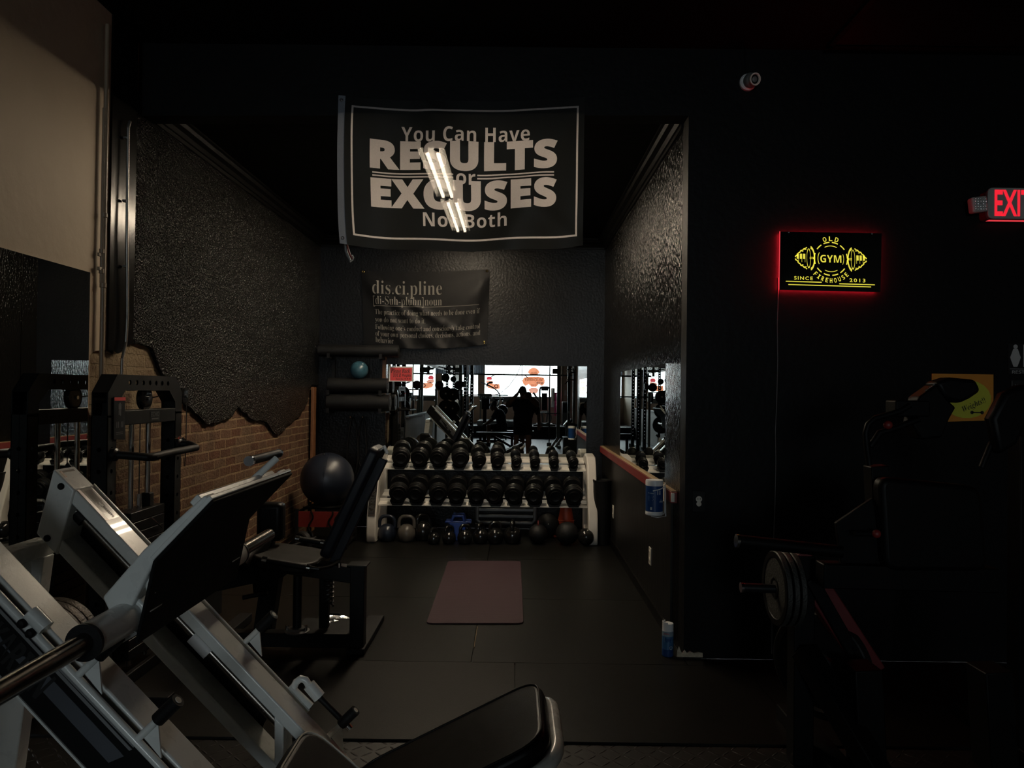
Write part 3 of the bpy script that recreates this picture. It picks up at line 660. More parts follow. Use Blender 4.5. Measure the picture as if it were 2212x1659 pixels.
# chrome maker's strip with black letters up the left frame
a, b = V((RX0 + 0.045, 6.999, 0.252)), V((RX0 + 0.045, 7.124, 0.562)); d = (b - a).normalized(); nn = V((0, -d.z, d.y))
MB().bar(a + nn * 0.002, b + nn * 0.002, 0.066, 0.006, up=nn).build('nameplate', M_chrome, rk)
lb = MB(); put(lb, fit('KARIAN', 0.0, 0.28, -0.025, 0.025, 'bold', offset=0.01, extrude=0.0005), a + d * 0.02 + nn * 0.0062, d, V((-1, 0, 0)), nn)
lb.build('lettering', M_ink, rk)
for (y0, z0, lab) in ((YLO, ZLO, 'lower'), (YUP, ZUP, 'upper')):
    x0, x1 = RX0 + 0.09, RX1 - 0.09
    for k, o in ((0, 0.0), (1, 0.22)):
        yy, zz = y0 + o * cos(TILT), z0 + o * sin(TILT)
        m = MB().prism([(x0, yy, zz), (x0, yy, zz - 0.012), (x0, yy + 0.008, zz - 0.012 + 0.0), (x0, yy + 0.10, zz + 0.008), (x0, yy + 0.108, zz + 0.045), (x0, yy + 0.10, zz + 0.045), (x0, yy + 0.094, zz + 0.018)], (x1 - x0, 0, 0))
        m.build('shelf_rail', M_rackwhite, rk)
# dumbbells
def make_dumbbell(r, hl, gl, name, n=3):
    t = thing(name, 'x', 'dumbbell'); tot = gl + 2 * hl
    MB().cyl((0, -gl / 2 - 0.01, 0), (0, gl / 2 + 0.01, 0), 0.016, n=14).build('handle', M_chrome, t)
    for s in (-1, 1):
        pr = [(0.018, 0)]
        for i in range(n):
            z0, z1 = hl * i / n, hl * (i + 1) / n; rr = r if i < n - 1 else r * 0.93
            pr += [(rr - 0.006, z0 + 0.001), (rr, z0 + 0.006), (rr, z1 - 0.006), (rr - 0.006, z1 - 0.001)]
        pr += [(r * 0.62, hl - 0.001), (r * 0.60, hl + 0.006), (r * 0.56, hl + 0.008), (r * 0.50, hl + 0.004), (r * 0.2, hl + 0.004)]
        MB().lathe(pr, (0, s * gl / 2, 0), (0, s, 0), 32).build('head', M_iron, t)
    return t
ORD = ['first', 'second', 'third', 'fourth', 'fifth', 'sixth', 'seventh', 'eighth', 'ninth', 'tenth']
def saddle(x, y, z, r):
    w = r * 1.55
    pr = [(-w / 2, 0.030), (-w / 2 + 0.010, 0.034), (-w * 0.28, 0.012), (0, 0.006), (w * 0.28, 0.012), (w / 2 - 0.010, 0.034), (w / 2, 0.030), (w * 0.33, -0.012), (-w * 0.33, -0.012)]
    MB().prism([(x + a, y, z + b) for a, b in pr], (0, 0.075, 0.02)).build('saddle', M_matte, rk)
proto = {}
lo_x = [858, 900, 943, 986, 1029, 1071, 1113, 1156, 1198, 1240]; up_x = [862, 906, 948, 991, 1031, 1073, 1114, 1155, 1197, 1238]
def rack_row(xs, y0, z0, rad_, row):
    for i, px in enumerate(xs):
        r = rad_[i]; hl = 0.105 if r > 0.08 else (0.10 if r > 0.06 else 0.075); gl = 0.125
        x = PY(px, 1040, y0).x
        ztop = 0.016 + r; c = V((x, y0 + 0.155 * cos(TILT) - ztop * sin(TILT) + 0.02, z0 + 0.155 * sin(TILT) + ztop * cos(TILT)))
        for o in (0.015, 0.235): saddle(x, y0 + o * cos(TILT), z0 + o * sin(TILT), max(r, 0.062))
        lb = '%s dumbbell from the left on the %s tier of the white rack' % (ORD[i], row)
        k = (r, hl)
        if k not in proto: o = proto[k] = make_dumbbell(r, hl, gl, 'dumbbell'); o.location = c; o['label'] = lb; o['group'] = 'dumbbells on the %s tier' % row
        else: o = dup(proto[k], c, lb, 'dumbbells on the %s tier' % row)
        o.rotation_euler = (TILT, rad(random.uniform(-30, 30)), rad([4, 3, 2, 0, 2, -2, -1, 1, 0, -1][i]))
rack_row(lo_x, YLO - 0.02, ZLO, [0.092, 0.092, 0.091, 0.091, 0.090, 0.090, 0.090, 0.090, 0.090, 0.090], 'lower')
rack_row(up_x, YUP - 0.02, ZUP, [0.090, 0.089, 0.088, 0.088, 0.070, 0.070, 0.052, 0.052, 0.051, 0.051], 'upper')
# ================================================================== kettlebells and balls on the floor below
def kettlebell(px, py, Y, r, m, label, turn=0.0, comp=False):
    p = PY(px, py, Y); t = thing('kettlebell', label, 'kettlebell', (p.x, Y, 0), 'kettlebells below the dumbbell rack')
    b = MB().lathe([(r * 0.55, 0), (r * 0.72, 0.004), (r * 0.93, r * 0.35), (r, r * 0.8), (r * 0.93, r * 1.25), (r * 0.72, r * 1.6), (r * 0.4, r * 1.8), (r * 0.1, r * 1.86)], (p.x, Y, 0), n=28)
    b.build('body', m, t)
    c, s = cos(turn), sin(turn); w = r * (0.95 if comp else 0.72); h = r * (1.25 if comp else 1.0); z0 = r * 1.45
    pts = []
    for i in range(15):
        a = pi * i / 14; q = -cos(a)
        x = w * math.copysign(abs(q) ** 0.7, q) * (0.86 + 0.14 * sin(a)); z = z0 + h * sin(a) ** 0.75
        pts.append((p.x + x * c, Y + x * s, z))
    MB().tube(pts, r * 0.19 if comp else r * 0.22, 12).build('handle', m, t)
    return t
kettlebell(836, 1160, 7.12, 0.088, M_kbnavy, 'navy competition kettlebell with a wide handle, at the rack\'s left foot', comp=True)
kettlebell(878, 1160, 7.12, 0.088, M_kbgrey, 'grey competition kettlebell with a wide handle', comp=True)
kettlebell(914, 1160, 7.18, 0.100, M_gloss, 'large black kettlebell right of the grey one', 0.5)
kettlebell(937, 1163, 7.00, 0.060, M_gloss, 'smallest black kettlebell, standing in front of a larger one', 0.9)
kettlebell(970, 1162, 7.02, 0.066, M_gloss, 'black kettlebell in front of the left end of the blue caddy', 0.7)
kettlebell(1004, 1162, 7.02, 0.072, M_gloss, 'black kettlebell in front of the right end of the blue caddy', 0.4)
kettlebell(1038, 1160, 7.06, 0.075, M_gloss, 'black kettlebell with its handle turned end-on, first right of the blue caddy', 1.1)
kettlebell(1070, 1160, 7.06, 0.080, M_gloss, 'black kettlebell with its handle facing the room, second right of the blue caddy', 0.1)
kettlebell(1107, 1160, 7.08, 0.086, M_gloss, 'black kettlebell with its handle end-on, beside the strapped dark ball', 1.45)
def ball(name, px, Y, r, m, label, z=None, cat='ball', grp=None):
    p = PY(px, 1160, Y); zc = r if z is None else z
    t = thing(name, label, cat, (p.x, Y, zc - r), grp); return t, V((p.x, Y, zc))
t, c = ball('medicine_ball', 1162, 7.08, 0.092, M_rubber, 'dark medicine ball with a red strap handle'); MB().sphere(c, 0.092).build('shell', M_rubber, t)
MB().torus(c + V((0, 0, 0.088)), (1, 0, 0), 0.034, 0.006, 20, 8, 0, pi).build('strap', M_darkred, t)
t, c = ball('medicine_ball', 1183, 7.42, 0.115, M_rubber, 'black ball pushed back behind the strapped dark ball', z=0.115); MB().sphere(c, 0.115).build('shell', M_rubber, t)
MB().sphere(c + V((0.0, -0.112, 0.03)), 0.006).build('valve', M_ivory, t)
t, c = ball('medicine_ball', 1225, 7.05, 0.108, M_rubber, 'dull black slam ball in front of the orange cone'); MB().sphere(c, 0.108).build('shell', M_rubber, t)
MB().torus(c, (0, 0, 1), 0.107, 0.002, 40, 6).build('seam', M_matte, t)
t, c = ball('medicine_ball', 1266, 7.02, 0.080, M_gloss, 'small shiny black ball by the rack\'s right foot'); MB().sphere(c, 0.080).build('shell', M_gloss, t)
MB().sphere(c + V((0.01, -0.04, 0.068)), 0.007).build('valve', M_ivory, t)
# blue caddy
p = PY(990, 1160, 7.22); bx = p.x
t = thing('plastic_caddy', 'bright blue plastic caddy standing among the kettlebells', 'caddy', (bx, 7.22, 0))
MB().prism([(bx - 0.06, 7.15, 0), (bx + 0.06, 7.15, 0), (bx + 0.075, 7.15, 0.15), (bx + 0.10, 7.15, 0.17), (bx + 0.13, 7.15, 0.165), (bx + 0.125, 7.15, 0.19), (bx - 0.125, 7.15, 0.19), (bx - 0.13, 7.15, 0.165), (bx - 0.10, 7.15, 0.17), (bx - 0.075, 7.15, 0.15)], (0, 0.14, 0)).build('body', M_blue, t, bevel=0.012, segs=3)
MB().prism([(bx - 0.075, 7.15, 0.18), (bx - 0.052, 7.15, 0.18), (bx - 0.035, 7.15, 0.225), (bx + 0.035, 7.15, 0.225), (bx + 0.052, 7.15, 0.18), (bx + 0.075, 7.15, 0.18), (bx + 0.055, 7.15, 0.25), (bx - 0.055, 7.15, 0.25)], (0, 0.14, 0)).build('carry_handle', M_blue, t, bevel=0.008)
# orange cone
p = PY(1222, 1160, 7.5); cx = p.x
t = thing('traffic_cone', 'orange traffic cone under the right end of the rack', 'cone', (cx, 7.5, 0))
MB().box((cx, 7.5, 0.0125), (0.26, 0.26, 0.025)).build('base', M_orange, t, bevel=0.01)
MB().lathe([(0.10, 0.02), (0.096, 0.05), (0.086, 0.055), (0.082, 0.15), (0.086, 0.155), (0.078, 0.16), (0.045, 0.36), (0.03, 0.44), (0.024, 0.44), (0.02, 0.40)], (cx, 7.5, 0), n=32).build('body', M_orange, t)
# low steel bench frame leaning under the rack
t = thing('folded_step_frame', 'grey tubular frame with cross slats lying under the rack', 'frame', (PY(1090, 1160, 7.6).x, 7.6, 0))
fx = [PY(x, 1160, 7.6).x for x in (1030, 1155)]
z0, z1 = 0.10, 0.30
MB().tube([(fx[0], 7.6, z1 + 0.03), (fx[0], 7.6, z0 + 0.03), (fx[0] + 0.03, 7.6, z0), (fx[1] - 0.03, 7.6, z0), (fx[1], 7.6, z0 + 0.03), (fx[1], 7.6, z1 + 0.03)], 0.02, 10).build('tube_frame', M_grey, t)
for z in (0.17, 0.235, 0.30): MB().box(((fx[0] + fx[1]) / 2, 7.6, z), (fx[1] - fx[0] - 0.03, 0.03, 0.03)).build('slat', M_grey, t, bevel=0.004)
for x in fx: MB().box((x, 7.6, 0.05), (0.04, 0.12, 0.10)).build('foot', M_rubber, t, bevel=0.006)
# tall black bin in the corner
p = PY(1304, 1160, 7.08); bx = p.x - 0.012
t = thing('tall_bin', 'tall narrow black bin in the corner right of the rack', 'bin', (bx, 7.1, 0))
MB().lathe([(0.082, 0), (0.084, 0.01), (0.09, 0.58), (0.094, 0.60), (0.094, 0.612), (0.088, 0.612), (0.084, 0.58), (0.076, 0.03), (0.01, 0.03)], (bx, 7.1, 0), n=36).build('body', M_matte, t)
MB().torus((bx, 7.1, 0.607), (0, 0, 1), 0.091, 0.005, 36, 8).build('rim', M_matte, t)
# ================================================================== back wall: rollers, small ball, hooks
def roller(px0, px1, py, r, Y, lab, hollow=True):
    a, b = PY(px0, py, Y), PY(px1, py, Y); t = thing('foam_roller', lab, 'foam roller', ((a.x + b.x) / 2, Y, a.z - r), 'rollers on the wall brackets')
    MB().lathe([(r * 0.45, 0.006), (r * 0.5, 0), (r - 0.006, 0), (r, 0.006), (r, b.x - a.x - 0.006), (r - 0.006, b.x - a.x), (r * 0.5, b.x - a.x), (r * 0.45, b.x - a.x - 0.006)], (a.x, Y, a.z), (1, 0, 0), 28).build('foam', M_rubber, t)
    MB().cyl((a.x - 0.002, Y, a.z), (b.x + 0.002, Y, a.z), r * 0.44, n=20).build('core', M_matte, t)
    return a.z
RY = 7.66
z1 = roller(688, 862, 757, 0.062, RY, 'longest black roller, top of the three on the back wall')
z2 = roller(709, 838, 832, 0.078, RY - 0.02, 'thick black roller with the blue ball resting on it')
z3 = roller(707, 843, 869, 0.086, RY - 0.03, 'thickest black roller, lowest of the three on the back wall')
wr = thing('roller_bracket_rack', 'wooden bracket rack holding the rollers on the back wall', 'rack', (PY(770, 830, 7.8).x, 7.82, 0.9))
for px in (715, 826):
    x = PY(px, 830, 7.7).x
    MB().box2((x - 0.018, 7.785, z3 - 0.10), (x + 0.018, 7.825, z1 + 0.06)).build('upright', M_owood if px > 800 else M_matte, wr)
    for zz, rr in ((z1, 0.062), (z2, 0.078), (z3, 0.086)):
        MB().bar((x, 7.79, zz - rr - 0.012), (x, 7.575, zz - rr - 0.012), 0.03, 0.02).build('arm', M_matte, wr)
        MB().box((x, 7.572, zz - rr + 0.004), (0.03, 0.012, 0.05)).build('stop', M_matte, wr)
c = PY(776, 792, RY - 0.02); r = 0.093; c.z = z2 + 0.078 + r - 0.012
t = thing('small_exercise_ball', 'small teal blue ball resting on the middle roller', 'ball', c - V((0, 0, r))); MB().sphere(c, r, nu=36, nv=20).build('shell', M_teal, t); MB().sphere(c + V((0.045, -0.05, 0.063)), 0.006).build('valve', M_wplastic, t)
hk = thing('hook_rail', 'small steel hook rail on the back wall below the rollers', 'hooks', PY(772, 903, 7.82))
MB().box2(PY(752, 907, 7.83), PY(792, 900, 7.815)).build('back_plate', M_matte, hk)
for px in (759, 785): q = PY(px, 902, 7.815); MB().tube([q, q + V((0, -0.03, -0.01)), q + V((0, -0.045, 0)), q + V((0, -0.045, 0.015))], 0.006, 8).build('hook', M_chrome, hk)
for k, (px, w, ln) in enumerate(((762, 0.055, 0.62), (783, 0.04, 0.52))):
    q = PY(px, 902, 7.77); pts = []
    for i in range(30):
        a = 2 * pi * i / 30; pts.append((q.x + w * sin(a) * (1 - 0.35 * cos(a)), 7.775 + 0.008 * sin(2 * a), q.z - ln / 2 + ln / 2 * cos(a)))
    tag(MB().tube(pts, 0.007, 8, True).build('resistance_band', M_rubber), ['long black tube band hanging from the left hook', 'shorter black tube band hanging from the right hook'][k], 'resistance band', 'bands on the hook rail')
# board standing in the corner
p0, p1 = PX(674, 990, XL + 0.03), PX(675, 836, XL + 0.03)
tag(MB().box2((XL + 0.026, p0.y - 0.06, 0), (XL + 0.055, p0.y + 0.04, p1.z)).build('wooden_board', M_owood, bevel=0.003), 'orange brown board standing upright in the left back corner', 'board')
# ================================================================== exercise ball on a red crate
c = PY(707, 1035, 6.9); r = 0.246
t = thing('exercise_ball', 'large navy exercise ball in the left back corner', 'ball', c - V((0, 0, r)))
MB().sphere(c, r, nu=48, nv=28).build('shell', M_navy, t)
for k in range(-3, 4):
    zz = 0.05 + 0.018 * k; rr = math.sqrt(r * r - zz * zz)
    MB().torus(c, V((0.95, 0.1, 0.05 * k)), r * 0.9985, 0.0022, 64, 5).build('ridge', M_navy, t) if abs(k) < 3 else None
MB().sphere(c + V((-0.02, -r * 0.25, r * 0.965)), 0.009).build('plug', M_matte, t)
h = c.z - r
t = thing('storage_crate', 'red and black crate under the navy exercise ball', 'crate', (c.x, 6.9, 0))
cr = MB()
x0, x1, y0, y1 = c.x - 0.22, c.x + 0.22, 6.70, 7.12
MB().box2((x0, y0, h * 0.55), (x1, y0 + 0.012, h * 0.93)).build('front_panel', M_red, t)
for x in (x0, x1):
    for y in (y0, y1): MB().box((x, y, h / 2), (0.03, 0.03, h)).build('corner_post', M_matte, t, bevel=0.004)
MB().box2((x0, y0, 0.02), (x1, y1, 0.04)).build('base', M_matte, t)
MB().torus((c.x, c.y, h + 0.0), (0, 0, 1), 0.13, 0.016, 36, 10).build('ball_ring', M_matte, t)
for x in (x0, x1): MB().box2((x - 0.01, y0, h * 0.86), (x + 0.01, y1, h * 0.93)).build('side_rail', M_matte, t)
MB().box2((x0, c.y - 0.012, h - 0.035), (x1, c.y + 0.012, h - 0.012)).build('cross_bar', M_matte, t)
for k, (dx, l) in enumerate(((-0.09, 0.24), (0.09, 0.20), (0.15, 0.22))):
    pts = [(c.x + dx + 0.02 * sin(i * 0.7 + k), y0 - 0.014 - 0.004 * k, h * 0.93 - l * i / 12) for i in range(13)]
    pts = [(pts[0][0], pts[0][1] + 0.01, pts[0][2])] + pts
    tag(MB().tube(pts, 0.008, 8).build('jump_rope', M_gloss), ['black rope hanging at the crate\'s left', 'black rope hanging at the middle of the crate front', 'black rope hanging at the crate\'s right'][k], 'rope', 'ropes on the crate')
q = PY(655, 1140, 6.55); t = thing('ab_wheel', 'dark wheel roller with a handle on the floor by the brick wall', 'exercise wheel', (q.x, 6.55, 0))
MB().lathe([(0.03, -0.03), (0.085, -0.03), (0.095, -0.02), (0.095, 0.02), (0.085, 0.03), (0.03, 0.03)], (q.x, 6.55, 0.095), (0.5, 0.8, 0.1), 30).build('wheel', M_rubber, t)
MB().cyl(V((q.x, 6.55, 0.095)) - V((0.5, 0.8, 0.1)) * 0.16, V((q.x, 6.55, 0.095)) + V((0.5, 0.8, 0.1)) * 0.16, 0.014).build('handle', M_matte, t)
# ================================================================== yoga mat
c4 = [PZ(x, y, 0.0) for x, y in ((920, 1349), (1131, 1349), (1125, 1214), (968, 1214))]
mx_ = MB()
def rounded(poly, r, n=6):
    out = []
    for i, p in enumerate(poly):
        a, b = (poly[i - 1] - p).normalized(), (poly[(i + 1) % len(poly)] - p).normalized()
        for k in range(n + 1):
            t = k / n; out.append(p + a * r * (1 - t) ** 2 + b * r * t ** 2)
    return out
M_yoga, N_, b_, L_ = nodes_mat('dusty_plum_foam')
g_ = N_.nodes.new('ShaderNodeNewGeometry'); mp_ = N_.nodes.new('ShaderNodeMapping'); mp_.inputs['Scale'].default_value = (4, 60, 1); L_(g_.outputs['Position'], mp_.inputs[0])
n_ = N_.nodes.new('ShaderNodeTexNoise'); n_.inputs['Scale'].default_value = 1.4; n_.inputs['Detail'].default_value = 5; L_(mp_.outputs[0], n_.inputs[0])
x_ = N_.nodes.new('ShaderNodeMix'); x_.data_type = 'RGBA'; x_.inputs[6].default_value = (0.028, 0.0125, 0.0175, 1); x_.inputs[7].default_value = (0.047, 0.0235, 0.030, 1); L_(n_.outputs['Fac'], x_.inputs[0]); L_(x_.outputs[2], b_.inputs['Base Color']); b_.inputs['Roughness'].default_value = 0.7; b_.inputs['Specular IOR Level'].default_value = 0.2
bp_ = N_.nodes.new('ShaderNodeBump'); bp_.inputs['Strength'].default_value = 0.3; bp_.inputs['Distance'].default_value = 0.003; L_(n_.outputs['Fac'], bp_.inputs['Height']); L_(bp_.outputs[0], b_.inputs['Normal'])
mx_.prism(rounded(c4, 0.045), (0, 0, 0.010))
tag(mx_.build('yoga_mat', M_yoga, bevel=0.003), 'dusty plum yoga mat lying on the rubber floor', 'mat')
# ================================================================== right alcove wall: outlets, wipes, spray can
def outlet(name, c, nrm, label):
    c, nrm = V(c), V(nrm); s = V((0, 0, 1)).cross(nrm).normalized(); t = thing(name, label, 'outlet', c); R = Matrix((s, nrm, V((0, 0, 1)))).transposed()
    MB().box(c + nrm * 0.003, (0.072, 0.006, 0.116), R).build('cover_plate', M_ivory, t, bevel=0.0025)
    for k in (-1, 1):
        MB().lathe([(0.017, 0), (0.017, 0.003), (0.014, 0.004), (0.002, 0.004)], c + nrm * 0.005 + V((0, 0, 0.026 * k)), nrm, 20).build('socket', M_ivory, t)
        sl = MB()
        for j in (-1, 1): sl.box(c + nrm * 0.0095 + V((0, 0, 0.028 * k)) + s * 0.006 * j, (0.0025, 0.001, 0.009), R)
        sl.build('slot', M_ink, t)
outlet('wall_outlet', PX(1405, 1201, XR - 0.0125), (-1, 0, 0), 'ivory outlet on the right alcove wall above the spray can')
outlet('wall_outlet', PX(1325, 1105, XR - 0.0125), (-1, 0, 0), 'ivory outlet on the right alcove wall beside the tall bin')
q = PY(1509, 1083, YA - 0.001); t = thing('wall_outlet', 'dark outlet with a white plug face on the front wall beside the alcove', 'outlet', q)
MB().box(q - V((0, 0.003, 0)), (0.072, 0.006, 0.116)).build('cover_plate', M_matte, t, bevel=0.0025)
for k, s in ((1, 0.0165), (-1, 0.0135)): MB().lathe([(s, 0), (s, 0.004), (0.004, 0.005)], q + V((0, -0.006, 0.013 * k)), (0, -1, 0), 20).build('socket', M_ivory, t)
q2 = MB()
for k in (-1, 1): q2.box(q + V((0.006 * k, -0.0115, 0.015)), (0.003, 0.001, 0.010))
q2.build('slot', M_ink, t)
# wipes tub in a wire holder
wy = 4.40; r = 0.052
q = V((PY(1413, 1113, wy).x, wy, PY(1413, 1112, wy).z)); hgt = PY(1413, 1040, wy).z - q.z + 0.01
t = thing('wipes_tub', 'blue tub of cleaning wipes in a wire holder by the red ledge', 'tub', q)
MB().lathe([(r - 0.004, 0), (r, 0.004), (r, 0.022), (r * 0.97, 0.024), (r * 0.97, 0.026)], q, n=36).build('bottom_ring', M_wplastic, t)
MB().lathe([(r * 0.985, 0.024), (r * 0.985, hgt - 0.032)], q, n=36).build('label_wrap', mat('blue_label', (0.008, 0.05, 0.18), 0.3, var=0.15), t)
MB().lathe([(r * 0.97, hgt - 0.034), (r * 1.01, hgt - 0.032), (r * 1.01, hgt - 0.008), (r * 0.96, hgt), (r * 0.5, hgt + 0.002), (r * 0.1, hgt + 0.002)], q, n=36).build('lid', M_wplastic, t)
def wrap(mb, vf, c, r, a0):   # letters wrapped round a cylinder; x in metres along the arc
    mb.add([V((c.x + r * sin(a0 + v.x / r), c.y - r * cos(a0 + v.x / r), c.z + v.y)) for v in vf[0]], vf[1])
M_lblw = mat('white_label_print', (0.55, 0.58, 0.6), 0.4)
lt_ = MB(); rr = r * 0.985 + 0.0006
wrap(lt_, fit('75 wipes', -0.05, -0.012, hgt * 0.62, hgt * 0.66, 'bold'), q, rr, 0)
for k in range(4): wrap(lt_, rect2(-0.045 + 0.0 * k, -0.014 - 0.004 * (k % 2), hgt * (0.54 - 0.035 * k), hgt * (0.55 - 0.035 * k)), q, rr, 0)
wrap(lt_, rect2(0.008, 0.028, hgt * 0.60, hgt * 0.72), q, rr, 0); wrap(lt_, rect2(-0.034, -0.022, hgt * 0.17, hgt * 0.25), q, rr, 0)
wrap(lt_, fit('clean', 0.018, 0.052, hgt * 0.38, hgt * 0.48, 'script'), q, rr, 0.1)
lt_.build('label_print', M_lblw, t)
wh = thing('wire_holder', 'white wire holder screwed below the red ledge, carrying the wipes tub', 'holder', (q.x + r, wy, q.z))
wx = XR - 0.038
MB().box((wx - 0.001, wy + 0.045, q.z + hgt * 0.60), (0.006, 0.03, 0.10)).build('mount_plate', M_ivory, wh, bevel=0.002)
MB().tube([(wx, wy + 0.02, q.z + hgt * 0.9), (wx - 0.002, wy - 0.02, q.z - 0.004), (q.x + 0.01, wy - r - 0.006, q.z - 0.006), (q.x - 0.02, wy - 0.02, q.z - 0.006)], 0.0028, 8).build('lower_wire', M_wplastic, wh)
MB().tube([(wx, wy + 0.03, q.z + hgt * 0.6), (wx, wy + 0.02, q.z + hgt * 0.9), (wx - 0.012, wy - 0.035, q.z + hgt * 0.82), (q.x + 0.02, wy - r - 0.004, q.z + hgt * 0.76), (q.x - 0.018, wy - r * 0.99, q.z + hgt * 0.71)], 0.0028, 8).build('upper_wire', M_wplastic, wh)
MB().tube([(wx, wy + 0.03, q.z + hgt * 0.6), (wx - 0.004, wy + 0.01, q.z + 0.012), (q.x + r + 0.004, wy, q.z + 0.004)], 0.0028, 8).build('side_wire', M_wplastic, wh)
p = V((XR - 0.026, r1.y + 0.004, zr - 0.03)); tag(MB().box(p - V((0, 0.006, 0)), (0.02, 0.012, 0.05)).build('metal_bracket', M_ivory, bevel=0.002), 'small pale bracket on the end of the red ledge', 'bracket')
# spray can
sp_ = PZ(1442, 1416); sp_.z = 0; r = 0.0315; hh = PY(1442, 1343, sp_.y).z
t = thing('spray_can', 'blue and white disinfectant spray can on the floor at the wall corner', 'spray can', sp_)
M_canb = mat('light_blue_print', (0.04, 0.13, 0.27), 0.3, var=0.1); M_cand = mat('deep_blue_print', (0.012, 0.05, 0.17), 0.3, var=0.3, vscale=60); M_canw = mat('pale_blue_print', (0.24, 0.32, 0.38), 0.3)
MB().lathe([(r - 0.003, 0), (r, 0.003), (r, hh * 0.22)], sp_, n=36).build('base_band', M_cand, t)
MB().lathe([(r, hh * 0.22), (r, hh * 0.60)], sp_, n=36).build('body', M_canb, t)
MB().lathe([(r, hh * 0.60), (r, hh * 0.745)], sp_, n=36).build('upper_band', M_canw, t)
MB().lathe([(r * 0.98, hh * 0.745), (r * 0.96, hh * 0.76), (r * 0.96, hh * 0.955), (r * 0.9, hh * 0.965), (r * 0.2, hh * 0.965)], sp_, n=36).build('cap', M_wplastic, t)
bk = []
for i in range(15): a = rad(110 + 150 * i / 14); bk.append(a)
m = MB(); n = len(bk); vs = [(sp_.x + rr_ * cos(a), sp_.y + rr_ * sin(a), z) for a in bk for rr_, z in ((r * 0.96, hh * 0.95), (r * 0.96, hh * 1.015), (r * 0.82, hh * 1.015), (r * 0.82, hh * 0.95))]
m.add(vs, [(i * 4 + j, i * 4 + (j + 1) % 4, i * 4 + 4 + (j + 1) % 4, i * 4 + 4 + j) for i in range(n - 1) for j in range(4)] + [(3, 2, 1, 0), (n * 4 - 4, n * 4 - 3, n * 4 - 2, n * 4 - 1)]); m.build('cap_collar', M_wplastic, t)
rr = r + 0.0006
M_inkb = mat('navy_print', (0.012, 0.016, 0.12), 0.4); m = MB()
wrap(m, rect2(-0.022, 0.020, hh * 0.44, hh * 0.585), sp_, rr - 0.0003, -0.1); m.build('label_patch', M_lblw, t)
m = MB(); wrap(m, fit('Lysol', -0.021, 0.021, hh * 0.44, hh * 0.575, 'ital', offset=0.01), sp_, rr + 0.0003, -0.15); wrap(m, rect2(-0.026, 0.022, hh * 0.405, hh * 0.435), sp_, rr, -0.1); wrap(m, fit('Spray', 0.004, 0.018, hh * 0.315, hh * 0.33, 'bold'), sp_, rr, 0); wrap(m, rect2(-0.016, 0.022, hh * 0.355, hh * 0.362), sp_, rr, 0); m.build('lettering', M_inkb, t)
m = MB(); wrap(m, fit('kills', -0.024, 0.004, hh * 0.665, hh * 0.705, 'bold'), sp_, rr, -0.1); wrap(m, rect2(-0.028, 0.004, hh * 0.65, hh * 0.66), sp_, rr, -0.1); wrap(m, rect2(-0.026, 0.02, hh * 0.395, hh * 0.403), sp_, rr, -0.1); m.build('red_lettering', M_signred, t)
m = MB(); wrap(m, rect2(-0.022, 0.010, hh * 0.235, hh * 0.242), sp_, rr, 0); m.torus(sp_ + V((0.012, -r * 0.93, hh * 0.275)), (0.3, -1, 0), 0.008, 0.0012, 20, 6); m.build('swirl', M_lblw, t)
# note stuck on the rear mirror
t = thing('paper_sign', 'red hand-lettered paper sign stuck on the top left of the rear mirror', 'sign', PY(867, 822, 7.77))
c1_, c2_ = PY(840, 824, 7.785), PY(892, 792, 7.785); w_, h_ = c2_.x - c1_.x, c2_.z - c1_.z; o_ = V((c1_.x, 7.786, c1_.z))
def zig(x0, x1, y0, y1, n, d):
    pts = []
    for i in range(n): pts += [(x0 + (x1 - x0) * i / n, y0), (x0 + (x1 - x0) * (i + 0.5) / n, y0 + d)]
    m = max(4, n * 2 // 3)
    for i in range(m): pts += [(x1, y0 + (y1 - y0) * i / m), (x1 - d, y0 + (y1 - y0) * (i + 0.5) / m)]
    for i in range(n): pts += [(x1 - (x1 - x0) * i / n, y1), (x1 - (x1 - x0) * (i + 0.5) / n, y1 - d)]
    for i in range(m): pts += [(x0, y1 - (y1 - y0) * i / m), (x0 + d, y1 - (y1 - y0) * (i + 0.5) / m)]
    return pts
MB().plate([(0, 0), (w_, 0), (w_, h_), (0, h_)], [], o_, (1, 0, 0), (0, 0, 1), (0, 0.001, 0)).build('backing', M_signw, t)
MB().plate(zig(w_ * 0.05, w_ * 0.96, h_ * 0.06, h_ * 0.92, 18, 0.006), [], o_ - V((0, 0.001, 0)), (1, 0, 0), (0, 0, 1), (0, 0.0008, 0)).build('red_panel', M_signred, t)
m = MB()
for s, x0, x1, y0, y1, st in (('Please Rack', 0.08, 0.88, 0.58, 0.86, 'ital'), ('YOUR', 0.18, 0.50, 0.30, 0.56, 'ital'), ('Weights', 0.54, 0.92, 0.28, 0.52, 'ital'), ('Thank You', 0.28, 0.60, 0.12, 0.24, 'ital'), ('- - -', 0.66, 0.9, 0.16, 0.22, 'bold')):
    put(m, fit(s, w_ * x0, w_ * x1, h_ * y0, h_ * y1, st, offset=0.005), o_ - V((0, 0.0014, 0)), V((1, 0, 0)), V((0, 0, 1)), V((0, -1, 0)))
m.build('lettering', M_ink, t)
